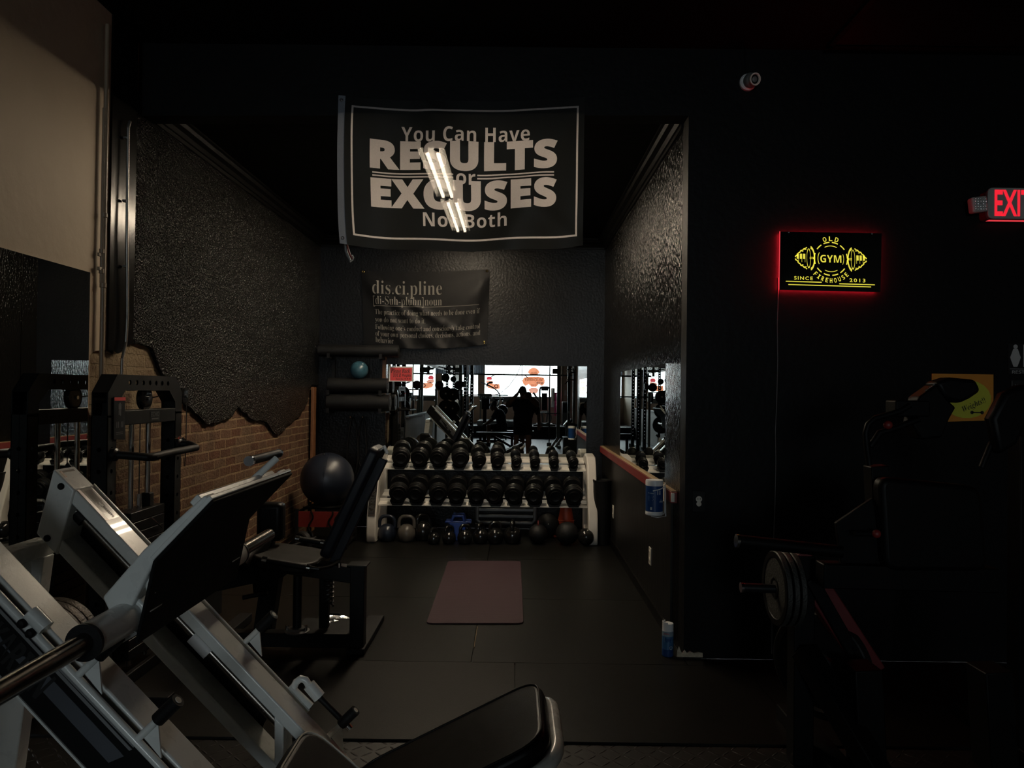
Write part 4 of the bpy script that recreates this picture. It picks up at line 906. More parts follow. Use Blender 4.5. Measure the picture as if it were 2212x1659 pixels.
# ================================================================== white leg press in the left foreground
YN, YF = 1.87, 2.42                     # camera-side faces of the near and the far rail
lp = thing('leg_press', 'large white inclined leg press with a black foot plate, in the left foreground', 'gym machine', (-0.9, 2.15, 0))
def FN(x, y, Y=YN): return PY(x, y, Y)
def FF(x, y, Y=YF): return PY(x, y, Y)
def n2f(x, y):                            # picture point of the near face carried along the depth axis to the far face
    k = YN / YF; return VPX + (x - VPX) * k, VPY + (y - VPY) * k
def fline(x, off): return 1013 + 1.052 * (x - 118) + off
def beam(x0, x1, o0, o1, Y, w, name, ext=0):
    m = MB().prism([PY(x0, fline(x0, o0), Y), PY(x1, fline(x1, o0), Y), PY(x1, fline(x1, o1), Y), PY(x0, fline(x0, o1), Y)], (0, w, 0))
    return m
def at_far(x, off, Y=YF): return PY(x, fline(x, off), Y) if Y == YF else V((PY(x, fline(x, off), YF).x, Y, PY(x, fline(x, off), YF).z))
OFFN = V((0, YN - YF, 0))
def rail(dy, nm):
    y = YF + dy
    def A(x, o, yy=0.0): p = at_far(x, o); return V((p.x, y + yy, p.z))
    for o0, o1, nme in ((0, 38, 'upper_beam'), (137, 174, 'lower_beam')):
        MB().prism([A(122, o0), A(985, o0), A(985, o1), A(122, o1)], (0, 0.10, 0)).build(nme, M_white, lp, bevel=0.006, segs=3)
    q = [PY(*p, YF) for p in ((118, 1013), (164, 1058.6), (125, 1199), (81, 1152))]
    yy = y - 0.008
    MB().prism([V((p.x, yy, p.z)) for p in q], (0, 0.116, 0)).build('end_plate', M_white, lp, bevel=0.006, segs=3)
    for px, py in ((135.6, 1050), (105.8, 1161.5)):
        c = PY(px, py, YF); MB().lathe([(0.011, 0), (0.011, 0.004), (0.007, 0.008)], (c.x, yy, c.z), (0, -1, 0), 16).build('end_bolt', M_matte, lp)
    MB().cyl(A(140, 66, 0.05), A(600, 66, 0.05), 0.017, n=24).build('guide_rod', M_steel, lp)
    MB().cyl(A(406, 66, 0.05), A(442, 66, 0.05), 0.030, n=24).build('linear_bearing', M_wplastic, lp)
    MB().cyl(A(150, 66, 0.05), A(166, 66, 0.05), 0.026, n=24).build('rod_stop', M_matte, lp)
    MB().prism([A(592, 36), A(612, 36), A(612, 139), A(592, 139)], (0, 0.10, 0)).build('rail_bracket', M_white, lp, bevel=0.005)
    side = -1 if dy < -0.1 else 1
    ys = -0.030 if side < 0 else 0.130
    # safety rod along the outside of the rail, with two rubber bumpers
    MB().cyl(A(150, 14, ys), A(640, 14, ys), 0.011, n=16).build('safety_rod', M_white, lp)
    return A, ys
A_f, ys_f = rail(0.0, 'far')
A_n, ys_n = rail(YN - YF, 'near')
du = (at_far(600, 0) - at_far(200, 0)).normalized(); un = V((-du.z, 0, du.x))
if un.z < 0: un = -un
def bumper(A, ys, p, sgn):
    p = V(p)
    MB().cyl(p - un * 0.012, p + un * 0.055, 0.0095, n=16).build('bumper_stub', M_white, lp)
    b = MB().cyl(p + un * 0.055, p + un * 0.125, 0.018, n=20).build('bumper', M_rubber, lp)
    MB().cyl(p + un * 0.125, p + un * 0.127, 0.009, n=16).build('bumper_cap', M_ivory, b)
    MB().prism([p, p + un * 0.055, p + du * 0.075 - un * 0.005], (0, 0.006, 0)).build('bumper_gusset', M_white, lp)
k_ = YN - 0.03
for x, y in ((306, 1588), (178, 1450)): bumper(A_n, ys_n, PY(x, y, k_), -1)
bumper(A_f, ys_f, PY(535, 1382, YF + 0.13), 1)
q = at_far(690, 14); bumper(A_f, ys_f, V((q.x, YF + 0.13, q.z)), 1)
# sleeve collar on the near rod with its two knobs
a, b = PY(66, 1322, k_), PY(100, 1357, k_)
MB().cyl(a, b, 0.020, n=24).build('sleeve_collar', M_white, lp)
for x, y in ((52, 1345), (70, 1366)): c = PY(x, y, k_ - 0.01); MB().lathe([(0.004, 0), (0.011, 0.002), (0.012, 0.010), (0.009, 0.016), (0.002, 0.018)], c, (0, -1, 0), 16).build('collar_knob', M_matte, lp)
# outer shrouds with striped graphic
M_gr1 = mat('slate_decal', (0.085, 0.092, 0.108), 0.4, var=0.05); M_gr2 = mat('silver_decal', (0.21, 0.215, 0.22), 0.4, var=0.05)
def shroud(yy, sgn):
    def S(x, y): p = PY(x, y, YN - 0.02); return V((p.x, yy, p.z))
    up = lambda x: 1452 + 1.055 * (x - 166.7); lo = lambda x: 1500 + 1.075 * (x - 32)
    xs0, xs1 = -210, 420
    sh = MB().prism([S(xs0, up(xs0)), S(xs1, up(xs1)), S(xs1 - 60, lo(xs1 - 60)), S(xs0 - 70, lo(xs0 - 70))], (0, 0.006, 0)).build('side_shroud', M_matte, lp)
    e = MB().bar(S(xs0 - 70, lo(xs0 - 70)), S(xs1 - 60, lo(xs1 - 60)), 0.008, 0.006).build('shroud_edge', M_white, sh)
    f = -0.0012 if sgn < 0 else 0.0062
    def T(pts): return [S(x, y) + V((0, f, 0)) for x, y in pts]
    m = MB().prism(T([(101, 1458), (84, 1488), (233, 1649), (266, 1635), (257, 1624)]), (0, 0.001, 0))
    m.prism(T([(-60, 1270), (-84, 1302), (52, 1448), (64, 1436), (52, 1419), (28, 1418), (10, 1396)]), (0, 0.001, 0)); m.build('decal_field', M_gr1, sh)
    m = MB()
    for k in range(3):
        o = 6.5 + 9.5 * k
        m.prism(T([(108 + o, 1452 + o * -0.3), (272 + o * 0.9, 1628 + o * -0.75), (278 + o * 0.9, 1625 + o * -0.75), (115 + o, 1448 + o * -0.3)]), (0, 0.001, 0))
        m.prism(T([(-66 + o, 1268 - o * 0.6), (80 + o, 1424 - o * 0.7), (86 + o, 1420 - o * 0.7), (-60 + o, 1264 - o * 0.6)]), (0, 0.001, 0))
    m.build('decal_stripes', M_gr2, sh)
    vf = fit('KARIAN', 0, 0.20, 0, 0.075, 'bold', offset=0.01, extrude=0.0004)
    o = S(2, 1350) if sgn < 0 else S(98, 1446)
    ex = du if sgn < 0 else du
    lm = MB(); put(lm, vf, S(-44, 1386) + V((0, f * 1.3, 0)) if sgn < 0 else S(20, 1380) + V((0, f * 1.2, 0)), du, un, V((0, -1, 0)))
    lm.build('decal_lettering', M_ink if sgn < 0 else M_gr2, sh)
    return sh
shroud(YN - 0.016, -1); shroud(YF + 0.110, 1)
# cross frame and legs at the head of the rails
def seg(a, b, w, h, nm, m=None): return MB().bar(a, b, w, h).build(nm, m or M_white, lp, bevel=0.005, segs=2)
hx = PY(60, 1190, YF).x; hz_ = PY(60, 1190, YF).z
seg((hx, YN - 0.0, hz_), (hx, YF + 0.10, hz_), 0.075, 0.05, 'head_cross_beam')
for y in (YN + 0.05, YF + 0.05): seg((hx, y, hz_ - 0.02), (hx - 0.10 if y > 2 else hx - 0.10, y, 0.03), 0.06, 0.08, 'head_leg')
seg((hx - 0.10, YN - 0.05, 0.02), (hx - 0.10, YF + 0.15, 0.02), 0.07, 0.04, 'head_foot')
g = [(hx - 0.012, YF + 0.03, hz_ - 0.03), (hx - 0.012, YF - 0.22, hz_ - 0.03), (hx - 0.012, YF + 0.03, hz_ - 0.30)]
MB().prism(g, (0.012, 0, 0)).build('head_gusset', M_white, lp)
# base rails on the floor, front cross foot
for y in (YN + 0.05, YF + 0.05): seg((hx - 0.10, y, 0.03), (-0.02, y, 0.03), 0.07, 0.05, 'base_rail')
e1 = at_far(985, 90)
seg((-0.02, YN - 0.02, 0.03), (-0.02, YF + 0.12, 0.03), 0.08, 0.05, 'front_foot')
# sled: axle, arms, foot plate
ax = PY(184.5, 1387, 1.70); AX = V((ax.x, 0, ax.z))
def axp(y): return V((ax.x, y, ax.z))
MB().cyl(axp(1.70), axp(YF + 0.20), 0.041, n=36).build('sled_axle', M_white, lp)
for y0, y1 in ((1.692, 1.702), (YF + 0.20, YF + 0.21)): MB().cyl(axp(y0), axp(y1), 0.043, n=36).build('axle_cap', M_rubber, lp)
MB().cyl(axp(1.34), axp(1.695), 0.0235, n=28).build('weight_horn', M_steel, lp)
MB().cyl(axp(YF + 0.205), axp(YF + 0.55), 0.0235, n=28).build('weight_horn', M_steel, lp)
PYN = 1.86
Pa, Pb, Pc = PY(298, 1392, PYN), PY(337, 1217, PYN), PY(463, 1086, PYN)
PW = 0.66
ndir = (Pc - Pb).normalized(); pn = V((ndir.z, 0, -ndir.x))      # towards the seat
nd2 = (Pb - Pa).normalized(); pn2 = V((nd2.z, 0, -nd2.x))
tk = 0.010
r_ = 0.05
prof = [Pa, Pb, Pc, Pc - pn * tk, Pb - (pn + pn2).normalized() * tk, Pa - pn2 * tk]
MB().prism(prof, (0, PW, 0)).build('foot_plate', mat('black_grip_plate', (0.005, 0.005, 0.005), 0.7, var=0.3, bump=0.3, bscale=200, spec=0.15), lp, bevel=0.003)
fr = [p - (pn if i != 2 else pn2) * tk for i, p in enumerate((Pc, Pb, Pa))]
MB().prism([Pb - pn * tk, Pc - pn * tk + ndir * 0.004, Pc - pn * (tk + 0.012) + ndir * 0.004, Pb - pn * (tk + 0.012)], (0, PW, 0)).build('plate_backing', M_white, lp, bevel=0.002)
for y, nm in ((PYN + 0.005, 'n'), (PYN + PW - 0.065, 'f')):
    MB().prism([V((q.x, y, q.z)) for q in (PY(u, v, PYN) for u, v in ((236, 1330), (278, 1322), (329, 1219), (455, 1087), (440, 1070), (306, 1190), (218, 1292)))], (0, 0.06, 0)).build('sled_arm', M_white, lp, bevel=0.006, segs=3)
    m0 = V((Pb.x, y + 0.03, Pb.z)) - pn2 * (tk + 0.014); MB().cyl(V((ax.x, y + 0.03, ax.z)) + ndir * 0.08, m0 - nd2 * 0.05, 0.011, n=14).build('plate_strut', M_white, lp)
    MB().cyl(V((ax.x, y + 0.03, ax.z)) - ndir * 0.075 + pn * 0.02, V((Pa.x, y + 0.03, Pa.z)) - pn2 * (tk + 0.014) + nd2 * 0.02, 0.010, n=14).build('plate_strut', M_white, lp)
a0 = Pc - pn * 0.042 - ndir * 0.05
MB().bar((a0.x, PYN + 0.05, a0.z), (a0.x, PYN + PW - 0.02, a0.z), 0.03, 0.03, up=ndir).build('sled_cross_beam', M_white, lp, bevel=0.004)
# carriage bearing blocks tie the axle to the rods
for dy in (0, YN - YF):
    p = at_far(300, 66); MB().box((ax.x + 0.02, YF + dy + 0.05, ax.z + 0.02), (0.06, 0.075, 0.05), Matrix.Rotation(rad(46), 3, 'Y')).build('carriage_block', M_white, lp, bevel=0.006)
# top handle
h0, h1 = PY(536, 1046, 2.36), PY(598, 990, 2.42)
MB().tube([h0, h0.lerp(h1, 0.5), h1], 0.011, 14).build('handle_tube', M_white, lp)
g0, g1 = PY(538, 996, 2.36), PY(604, 978, 2.60)
g0 = V((h1.x - 0.0, 2.28, h1.z)); g1 = V((h1.x, 2.58, h1.z))
a, b = PY(540, 995.5, 2.35), PY(601, 979, 2.35 * (1112 - 540) / (1112 - 601))
b = V((a.x, b.y, a.z)); MB().cyl(a, b, 0.0145, n=20).build('handle_grip', M_rubber, lp)
MB().cyl(a - V((0, 0.012, 0)), a + V((0, 0.004, 0)), 0.0165, n=20).build('grip_end', M_chrome, lp)
MB().cyl(b, b + V((0, 0.008, 0)), 0.0160, n=20).build('grip_end', M_chrome, lp)
# release handle on the far rod
Y = YF + 0.15
MB().cyl(PY(622, 1486, Y), PY(668, 1530, Y), 0.0205, n=20).build('release_collar', M_white, lp)
MB().tube([PY(x, y, Y) for x, y in ((634, 1486), (640, 1473), (650, 1466), (660, 1469), (667, 1480))], 0.0125, 14).build('release_bend', M_white, lp)
MB().cyl(PY(667, 1479, Y), PY(690, 1506, Y), 0.0215, n=22).build('release_sleeve', M_white, lp)
MB().cyl(PY(689, 1505, Y), PY(750, 1567, Y), 0.0105, n=18).build('release_grip', M_rubber, lp)
MB().cyl(PY(750, 1567, Y), PY(757, 1574, Y), 0.0118, n=18).build('grip_end', M_chrome, lp)
# warning label along the upper beam
M_dec = mat('glossy_label', (0.46, 0.42, 0.38), 0.12, var=0.1); M_dec2 = mat('brown_label_edge', (0.30, 0.13, 0.06), 0.3)
def on_beam(x, t): p = at_far(x, -0.6); return V((p.x, YF + 0.008 + 0.084 * t, p.z))
MB().add([on_beam(124, 0.05), on_beam(226, 0.05), on_beam(226, 0.95), on_beam(124, 0.95)], [(0, 1, 2, 3)]).build('warning_label', M_dec, lp)
ml = MB().add([on_beam(124, 0.0) + un * 0.0006, on_beam(226, 0.0) + un * 0.0006, on_beam(226, 0.22) + un * 0.0006, on_beam(124, 0.14) + un * 0.0006], [(0, 1, 2, 3)]); ml.build('label_edge', M_dec2, lp)
lm = MB(); o = on_beam(150, 0.3) + un * 0.0008; ex = du; ey = V((0, 1, 0)); L_ = (on_beam(226, 0) - on_beam(124, 0)).length
for k in range(7): put(lm, rect2(L_ * 0.42, L_ * (0.66 + 0.05 * (k % 3)), 0.006 * k, 0.006 * k + 0.002), o - du * L_ * 0.25 + V((0, 0.005, 0)), ex, ey)
for k in range(2):
    q = o + du * (L_ * (0.10 * k - 0.10)) + V((0, 0.01, 0))
    put(lm, rect2(0, 0.022, 0.0, 0.004), q, ex, ey); put(lm, rect2(0.003, 0.007, 0.004, 0.026), q, (du + V((0, 0.4, 0))).normalized(), ey); put(lm, rect2(0.012, 0.016, 0.004, 0.03), q, (du - V((0, 0.5, 0))).normalized(), ey)
put(lm, fit('WARNING', L_ * 0.50, L_ * 0.72, 0.020, 0.034, 'bold'), o - du * 0.0, ex, ey)
lm.build('label_print', M_ink, lp)
# seat and back pad
def pad(nm, c, t, wy, n, ln, wd, th, m, r=0.03):
    c, t, n = V(c), V(t).normalized(), V(n).normalized(); wv = n.cross(t)
    pts = rounded([c + t * (ln / 2 * i) + wv * (wd / 2 * j) for i, j in ((-1, -1), (1, -1), (1, 1), (-1, 1))], r)
    return MB().prism([p - n * th / 2 for p in pts], n * th)
tb = V((cos(rad(27)), 0, sin(rad(27)))); nb = V((-sin(rad(27)), 0, cos(rad(27))))
yc_ = 2.185; wd_ = 0.43; top = PY(1166, 1462, 2.40)
Lb = 0.66
cb_ = V((top.x, yc_, top.z)) - tb * (Lb / 2) - nb * 0.028
b_pad = pad('back_pad', cb_, tb, 0, nb, Lb, wd_, 0.056, M_vinyl, 0.10).build('back_pad', M_vinyl, lp, bevel=0.018, segs=4)
pts = rounded([cb_ + nb * 0.0285 + tb * ((Lb / 2 - 0.008) * i) + V((0, (wd_ / 2 - 0.008) * j, 0)) for i, j in ((-1, -1), (1, -1), (1, 1), (-1, 1))], 0.09)
MB().tube(pts, 0.0035, 8, True).build('piping', M_brownv, b_pad)
pad('pad_shell', cb_ - nb * 0.046, tb, 0, nb, Lb + 0.02, wd_ + 0.02, 0.036, M_white, 0.11).build('pad_shell', M_white, lp, bevel=0.008, segs=3)
ts = V((-cos(rad(40)), 0, sin(rad(40)))); ns = V((sin(rad(40)), 0, cos(rad(40))))
st_ = PY(652, 1578, 2.30); Ls = 0.42
cs = V((st_.x, 2.17, st_.z)) - ts * (Ls / 2) - ns * 0.03
s_pad = pad('seat_pad', cs, ts, 0, ns, Ls, 0.36, 0.07, M_brownv, 0.10).build('seat_pad', M_brownv, lp, bevel=0.02, segs=4)
pts = rounded([cs + ns * 0.034 + ts * ((Ls / 2 - 0.006) * i) + V((0, (0.18 - 0.006) * j, 0)) for i, j in ((-1, -1), (1, -1), (1, 1), (-1, 1))], 0.09)
MB().tube(pts, 0.003, 8, True).build('piping', M_ivory, s_pad)
ring = rounded([cb_ - nb * 0.045 + tb * ((Lb / 2 + 0.004) * i) + V((0, (wd_ / 2 + 0.004) * j, 0)) for i, j in ((-1, -1), (1, -1), (1, 1), (-1, 1))], 0.11)
MB().tube(ring, 0.021, 12, True).build('pad_frame', M_white, lp)
seg(cb_ - nb * 0.07 - tb * 0.2, (cb_.x + 0.12, yc_, 0.05), 0.06, 0.06, 'pad_post')
seg((cs.x, yc_, cs.z - 0.05), (cs.x + 0.1, yc_, 0.05), 0.06, 0.06, 'pad_post')
seg((-0.5, YN + 0.05, 0.06), (-0.5, YF + 0.05, 0.06), 0.06, 0.05, 'seat_cross_beam')
# storage peg on the far head leg with worn iron plates
pk = V((PY(112, 1388, 2.62).x, 0, PY(112, 1388, 2.62).z))
MB().cyl((pk.x, YF + 0.06, pk.z), (pk.x, YF + 0.34, pk.z), 0.0235, n=20).build('storage_peg', M_steel, lp)
M_worn = mat('worn_iron', (0.06, 0.048, 0.04), 0.4, metal=0.4, var=0.4, vscale=40, bump=0.4, bscale=120)
for k in range(3):
    y = YF + 0.12 + 0.042 * k; t = thing('weight_plate', ['innermost worn iron plate on the storage peg of the leg press', 'middle worn iron plate on the storage peg of the leg press', 'outermost worn iron plate on the storage peg of the leg press'][k], 'weight plate', (pk.x, y, pk.z - 0.15), 'plates on the leg press')
    MB().lathe([(0.026, 0.006), (0.04, 0), (0.055, 0.008), (0.12, 0.008), (0.13, 0), (0.148, 0), (0.150, 0.004), (0.150, 0.034), (0.148, 0.038), (0.13, 0.038), (0.12, 0.03), (0.055, 0.03), (0.04, 0.038), (0.026, 0.032)], (pk.x, y, pk.z), (0, 1, 0), 48).build('disc', M_worn, t)
M_dim = mat('shaded_black_steel', (0.0022, 0.0022, 0.0024), 0.5, var=0.2, spec=0.12); M_dimv = mat('shaded_black_vinyl', (0.0026, 0.0026, 0.0028), 0.45, var=0.2, spec=0.12)  # darker copies of the black steel and vinyl: deep shade put into the colour
# ================================================================== pipes on the left wall
XP = XL + 0.034
def wpipe(name, px0, py0, px1, py1, r, m, label, straps):
    a, b = PX(px0, py0, XP + r), PX(px1, py1, XP + r); y = (a.y + b.y) / 2
    t = thing(name, label, 'pipe', (XP, y, b.z))
    MB().cyl((XP + r, y, b.z), (XP + r, y, a.z), r, n=18).build('tube', m, t)
    for z in straps: MB().lathe([(r + 0.0005, -0.012), (r + 0.004, -0.010), (r + 0.004, 0.010), (r + 0.0005, 0.012)], (XP + r, y, z), n=18).build('coupling', m, t)
    for z in straps[:1]: MB().box((XP + r * 0.6, y - r * 1.6, z + 0.08), (r * 1.2, r * 3.2, 0.018)).build('strap', m, t, bevel=0.002)
wpipe('conduit_pipe', 231, 52, 219, 900, 0.0115, M_tan, 'tan painted pipe running up the left wall beside the black post', [1.95, 2.30])
wpipe('conduit_pipe', 223, 232, 221, 612, 0.008, M_tan, 'thinner tan pipe close to the left of the long one', [2.02, 2.12])
pp = [PX(x, y, XL + 0.06) for x, y in ((281, 262), (277, 275), (276, 330), (275, 420), (274, 520), (275, 600), (275, 680), (272, 740), (264, 775), (262, 812), (262, 900))]
fc = thing('flexible_conduit', 'ribbed metal flexible conduit hanging down the black post', 'conduit', pp[-1])
rp = []; rr_ = []
for i in range(len(pp) - 1):
    n = max(2, int((pp[i + 1] - pp[i]).length / 0.006))
    for k in range(n): rp.append(pp[i].lerp(pp[i + 1], k / n)); rr_.append(0.0085 if len(rr_) % 2 else 0.0068)
MB().tube(rp, rr_, 10).build('armour', M_flex, fc)
for z in (2.75, 2.42, 2.08): 
    q = min(pp, key=lambda p: abs(p.z - z)); MB().box((XL + 0.05, q.y, z), (0.022, 0.026, 0.012)).build('clip', M_flex, fc, bevel=0.002)
# ================================================================== cable tower against the left wall
tw = thing('cable_tower', 'black cable weight tower with pulleys and dip handles, against the brick wall', 'gym machine', (-1.87, 3.72, 0))
U = 0.076
TX = PY(247, 980, 3.42).x - U * 0.5
TXc = TX
y0_, y1_ = 3.36, 4.03
ztop = PX(241, 808, TX + U / 2).z
def holed_bar(name, horizontal, a, b, c0, c1, n, axis_x, hr=0.011):
    pass
# side plates of the top beam with a row of see-through holes and chamfered ends
ch_ = 0.085
outl = [(y0_ - 0.0, ztop - ch_), (y0_ + ch_ * 0.9, ztop), (y1_ + U - ch_ * 0.9, ztop), (y1_ + U, ztop - ch_), (y1_ + U, ztop - 0.20), (y1_, ztop - 0.20), (y1_ - 0.005, ztop - 0.135), (y1_ - 0.075, ztop - 0.075), (y0_ + U + 0.075, ztop - 0.075), (y0_ + U + 0.005, ztop - 0.135), (y0_ + U, ztop - 0.20), (y0_, ztop - 0.20)]
hol = [circ(y0_ + 0.19 + 0.065 * k, ztop - 0.037, 0.0125, 16) for k in range(7)]
for x in (TX - U / 2, TX + U / 2 - 0.005): MB().plate(outl, hol, (x, 0, 0), (0, 1, 0), (0, 0, 1), (0.005, 0, 0)).build('top_beam_plate', M_matte, tw)
def strip(pts, x0, x1):
    m = MB()
    for a, b in zip(pts[:-1], pts[1:]): m.add([(x0, *a), (x1, *a), (x1, *b), (x0, *b)], [(0, 1, 2, 3)])
    return m
strip(outl[:4], TX - U / 2, TX + U / 2).build('top_beam_cover', M_matte, tw, recalc=False)
strip(outl[5:11], TX - U / 2, TX + U / 2).build('top_beam_cover', M_matte, tw, recalc=False)
for y in (y0_, y1_):
    zz = ztop - 0.19
    hs = [circ(0.038, 0.16 + 0.10 * k, 0.0105, 14) for k in range(11)]
    nz = MB()
    for x in (TX - U / 2, TX + U / 2 - 0.004): nz.plate([(0, 0), (U, 0), (U, zz), (0, zz)], hs, (x, y, 0), (0, 1, 0), (0, 0, 1), (0.004, 0, 0))
    for yy in (y, y + U - 0.004): nz.plate([(0, 0), (U, 0), (U, zz), (0, zz)], hs, (TX - U / 2, yy, 0), (1, 0, 0), (0, 0, 1), (0, 0.004, 0))
    nz.build('upright', M_matte, tw)
zc = PX(310, 900, TX + U / 2).z
MB().box2((TX - U / 2, y0_ + U, zc - 0.035), (TX + U / 2, y1_, zc + 0.035)).build('cross_beam', M_matte, tw, bevel=0.003)
pl = MB(); put(pl, rect2(-0.05, 0.05, -0.026, 0.026), (TX + U / 2 + 0.001, 3.80, zc + 0.0), V((0, 1, 0)), V((0, 0, 1)), V((1, 0, 0)))
pb = pl.build('badge', M_black, tw)
le = MB(); put(le, fit('ECHO', -0.042, 0.042, -0.002, 0.020, 'light', extrude=0.0003), (TX + U / 2 + 0.002, 3.80, zc), V((0, 1, 0)), V((0, 0, 1)), V((1, 0, 0))); put(le, rect2(-0.035, 0.035, -0.017, -0.011), (TX + U / 2 + 0.002, 3.80, zc), V((0, 1, 0)), V((0, 0, 1)), V((1, 0, 0)))
le.build('badge_lettering', M_grey, pb)
def pulley(c, axis, r, nm='pulley'):
    p = MB().lathe([(0.012, -0.018), (r * 0.5, -0.018), (r * 0.9, -0.016), (r, -0.013), (r * 0.86, -0.004), (r * 0.86, 0.004), (r, 0.013), (r * 0.9, 0.016), (r * 0.5, 0.018), (0.012, 0.018)], c, axis, 32).build(nm, M_gloss, tw); p.name = nm
    MB().cyl(V(c) - V(axis) * 0.026, V(c) + V(axis) * 0.026, 0.010, n=14).build('axle_bolt', M_chrome, p); return p
pc = PX(312, 869, TX); pulley((TX, pc.y, zc + 0.09), (1, 0, 0), 0.058)
pulley((TX + 0.02, y1_ + U + 0.05, zc + 0.10), (1, 0, 0), 0.052)
pulley((TX + 0.02, y1_ + U + 0.03, zc - 0.17), (1, 0, 0), 0.04)
M_cable = mat('black_cable', (0.008, 0.008, 0.008), 0.4)
MB().tube([(TX, pc.y + 0.058, zc + 0.09), (TX, pc.y + 0.15, zc + 0.10), (TX + 0.01, y1_, zc + 0.145), (TX + 0.02, y1_ + U + 0.05, zc + 0.150)], 0.0028, 8).build('cable', M_cable, tw)
MB().tube([(TX + 0.02, y1_ + U + 0.10, zc + 0.10), (TX + 0.02, y1_ + U + 0.10, zc - 0.20), (TX + 0.02, y1_ + U + 0.09, zc - 0.30)], 0.0028, 8).build('cable', M_cable, tw)
yy0, yy1 = PX(283, 1000, TX).y, PX(319, 1000, TX).y
for y in (yy0, yy1): MB().cyl((TX, y, 0.08), (TX, y, zc - 0.03), 0.0125, n=18).build('guide_rod', M_chrome, tw)
ym = (yy0 + yy1) / 2
MB().cyl((TX, ym, 0.5), (TX, ym, zc + 0.04), 0.0028, n=8).build('cable', M_cable, tw)
zst = PX(300, 1092, TX).z
npl = 14; hgt_ = (zst - 0.14) / npl
for k in range(npl): MB().box2((TX - 0.05, ym - 0.17, 0.13 + hgt_ * k + 0.002), (TX + 0.05, ym + 0.17, 0.13 + hgt_ * (k + 1) - 0.002)).build('stack_plate', M_black, tw, bevel=0.003)
MB().cyl((TX, ym, zst - 0.02), (TX, ym, zst + 0.06), 0.014, n=16).build('selector_stem', M_chrome, tw)
MB().box((TX, yy1, zst + 0.02), (0.05, 0.05, 0.07)).build('top_plate_bushing', M_matte, tw, bevel=0.006)
MB().tube([(TX + 0.05, ym + 0.02, zst - 0.06), (TX + 0.07, ym + 0.04, zst - 0.09), (TX + 0.06, ym + 0.12, zst - 0.13)], 0.004, 8).build('pin_lanyard', M_chrome, tw)
for x in (TX - 0.0,): MB().box2((x - 0.04, y0_ - 0.0, 0), (x + 0.04, y1_ + U + 0.05, 0.06)).build('base_beam', M_matte, tw, bevel=0.004)
for y in (y0_ + 0.02, y1_ + 0.03): MB().box2((TX - 0.11, y - 0.035, 0), (TX + 0.34, y + 0.035, 0.05)).build('base_foot', M_matte, tw, bevel=0.004)
# dip handles
zh = PX(260, 983, TX + 0.04).z
for (y, pa, pb_) in ((y0_ + U / 2, (247, 982), (324, 987)), (y1_ + U / 2, (324, 987), (426, 967))):
    pass
ha, hb, hcx, hd = PY(246, 982, y0_ + 0.04), PY(325, 988, 3.42), PY(322, 986, 3.46), PY(424, 967, 3.95)
MB().tube([ha, ha.lerp(hb, 0.5), hb + V((-0.012, 0.0, 0)), hb + V((0.004, 0.02, 0.001)), hcx.lerp(hd, 0.5), hd], 0.0185, 16).build('dip_handle', M_rubber, tw)
h2 = V((TX + 0.04, y1_ + 0.035, hd.z + 0.012)); MB().tube([h2, h2 + V((0.06, 0, 0)), V((hd.x - 0.02, hd.y + 0.01, hd.z + 0.010)), hd], 0.017, 16).build('dip_handle', M_rubber, tw)
for p in (ha, h2): MB().lathe([(0.028, -0.02), (0.030, -0.015), (0.030, 0.012), (0.02, 0.02)], p, (1, 0, 0), 20).build('handle_flange', M_black, tw)
MB().cyl(h2 + V((0, -0.03, 0.03)), h2 + V((0.03, -0.05, 0.035)), 0.008, n=12).build('pop_pin', M_chrome, tw)
pq = [PX(x, y, TX + U / 2 + 0.004) for x, y in ((245, 857), (269, 858), (269, 950), (245, 949))]
pw = MB().prism(pq, (0.003, 0, 0)).build('warning_placard', M_black, tw)
ctr = sum(pq, V()) / 4; hy = abs(pq[1].y - pq[0].y); hz2 = abs(pq[0].z - pq[3].z)
rm = MB(); put(rm, rect2(-hy / 2, hy / 2, hz2 * 0.42, hz2 * 0.5), (ctr.x + 0.0036, ctr.y, ctr.z), V((0, 1, 0)), V((0, 0, 1)), V((1, 0, 0))); rm.build('red_band', M_signred, pw)
wm = MB(); o = (ctr.x + 0.0036, ctr.y, ctr.z); E1, E2, E3 = V((0, 1, 0)), V((0, 0, 1)), V((1, 0, 0))
put(wm, ([V((c[0], c[1], 0)) for c in circ(0.0, hz2 * 0.34, 0.007, 12)], [list(range(12))]), o, E1, E2, E3)
for r4 in ((-0.012, 0.012, 0.22, 0.34), (-0.010, -0.002, 0.08, 0.22), (0.003, 0.010, 0.06, 0.22)):
    put(wm, rect2(r4[0], r4[1], r4[2] * hz2, r4[3] * hz2), o, E1, E2, E3)
wm.build('figure', M_grey, pw); wm = MB()
for r4 in ((-0.028, -0.022, -0.08, -0.22), (-0.014, -0.008, -0.08, -0.22), (0.010, 0.016, -0.08, -0.22), (0.024, 0.030, -0.08, -0.22), (-0.03, 0.03, -0.34, -0.325), (-0.03, 0.03, -0.38, -0.365)):
    put(wm, rect2(r4[0], r4[1], min(r4[2:]) * hz2, max(r4[2:]) * hz2), o, E1, E2, E3)
wm.build('placard_lettering', M_grey, pw)
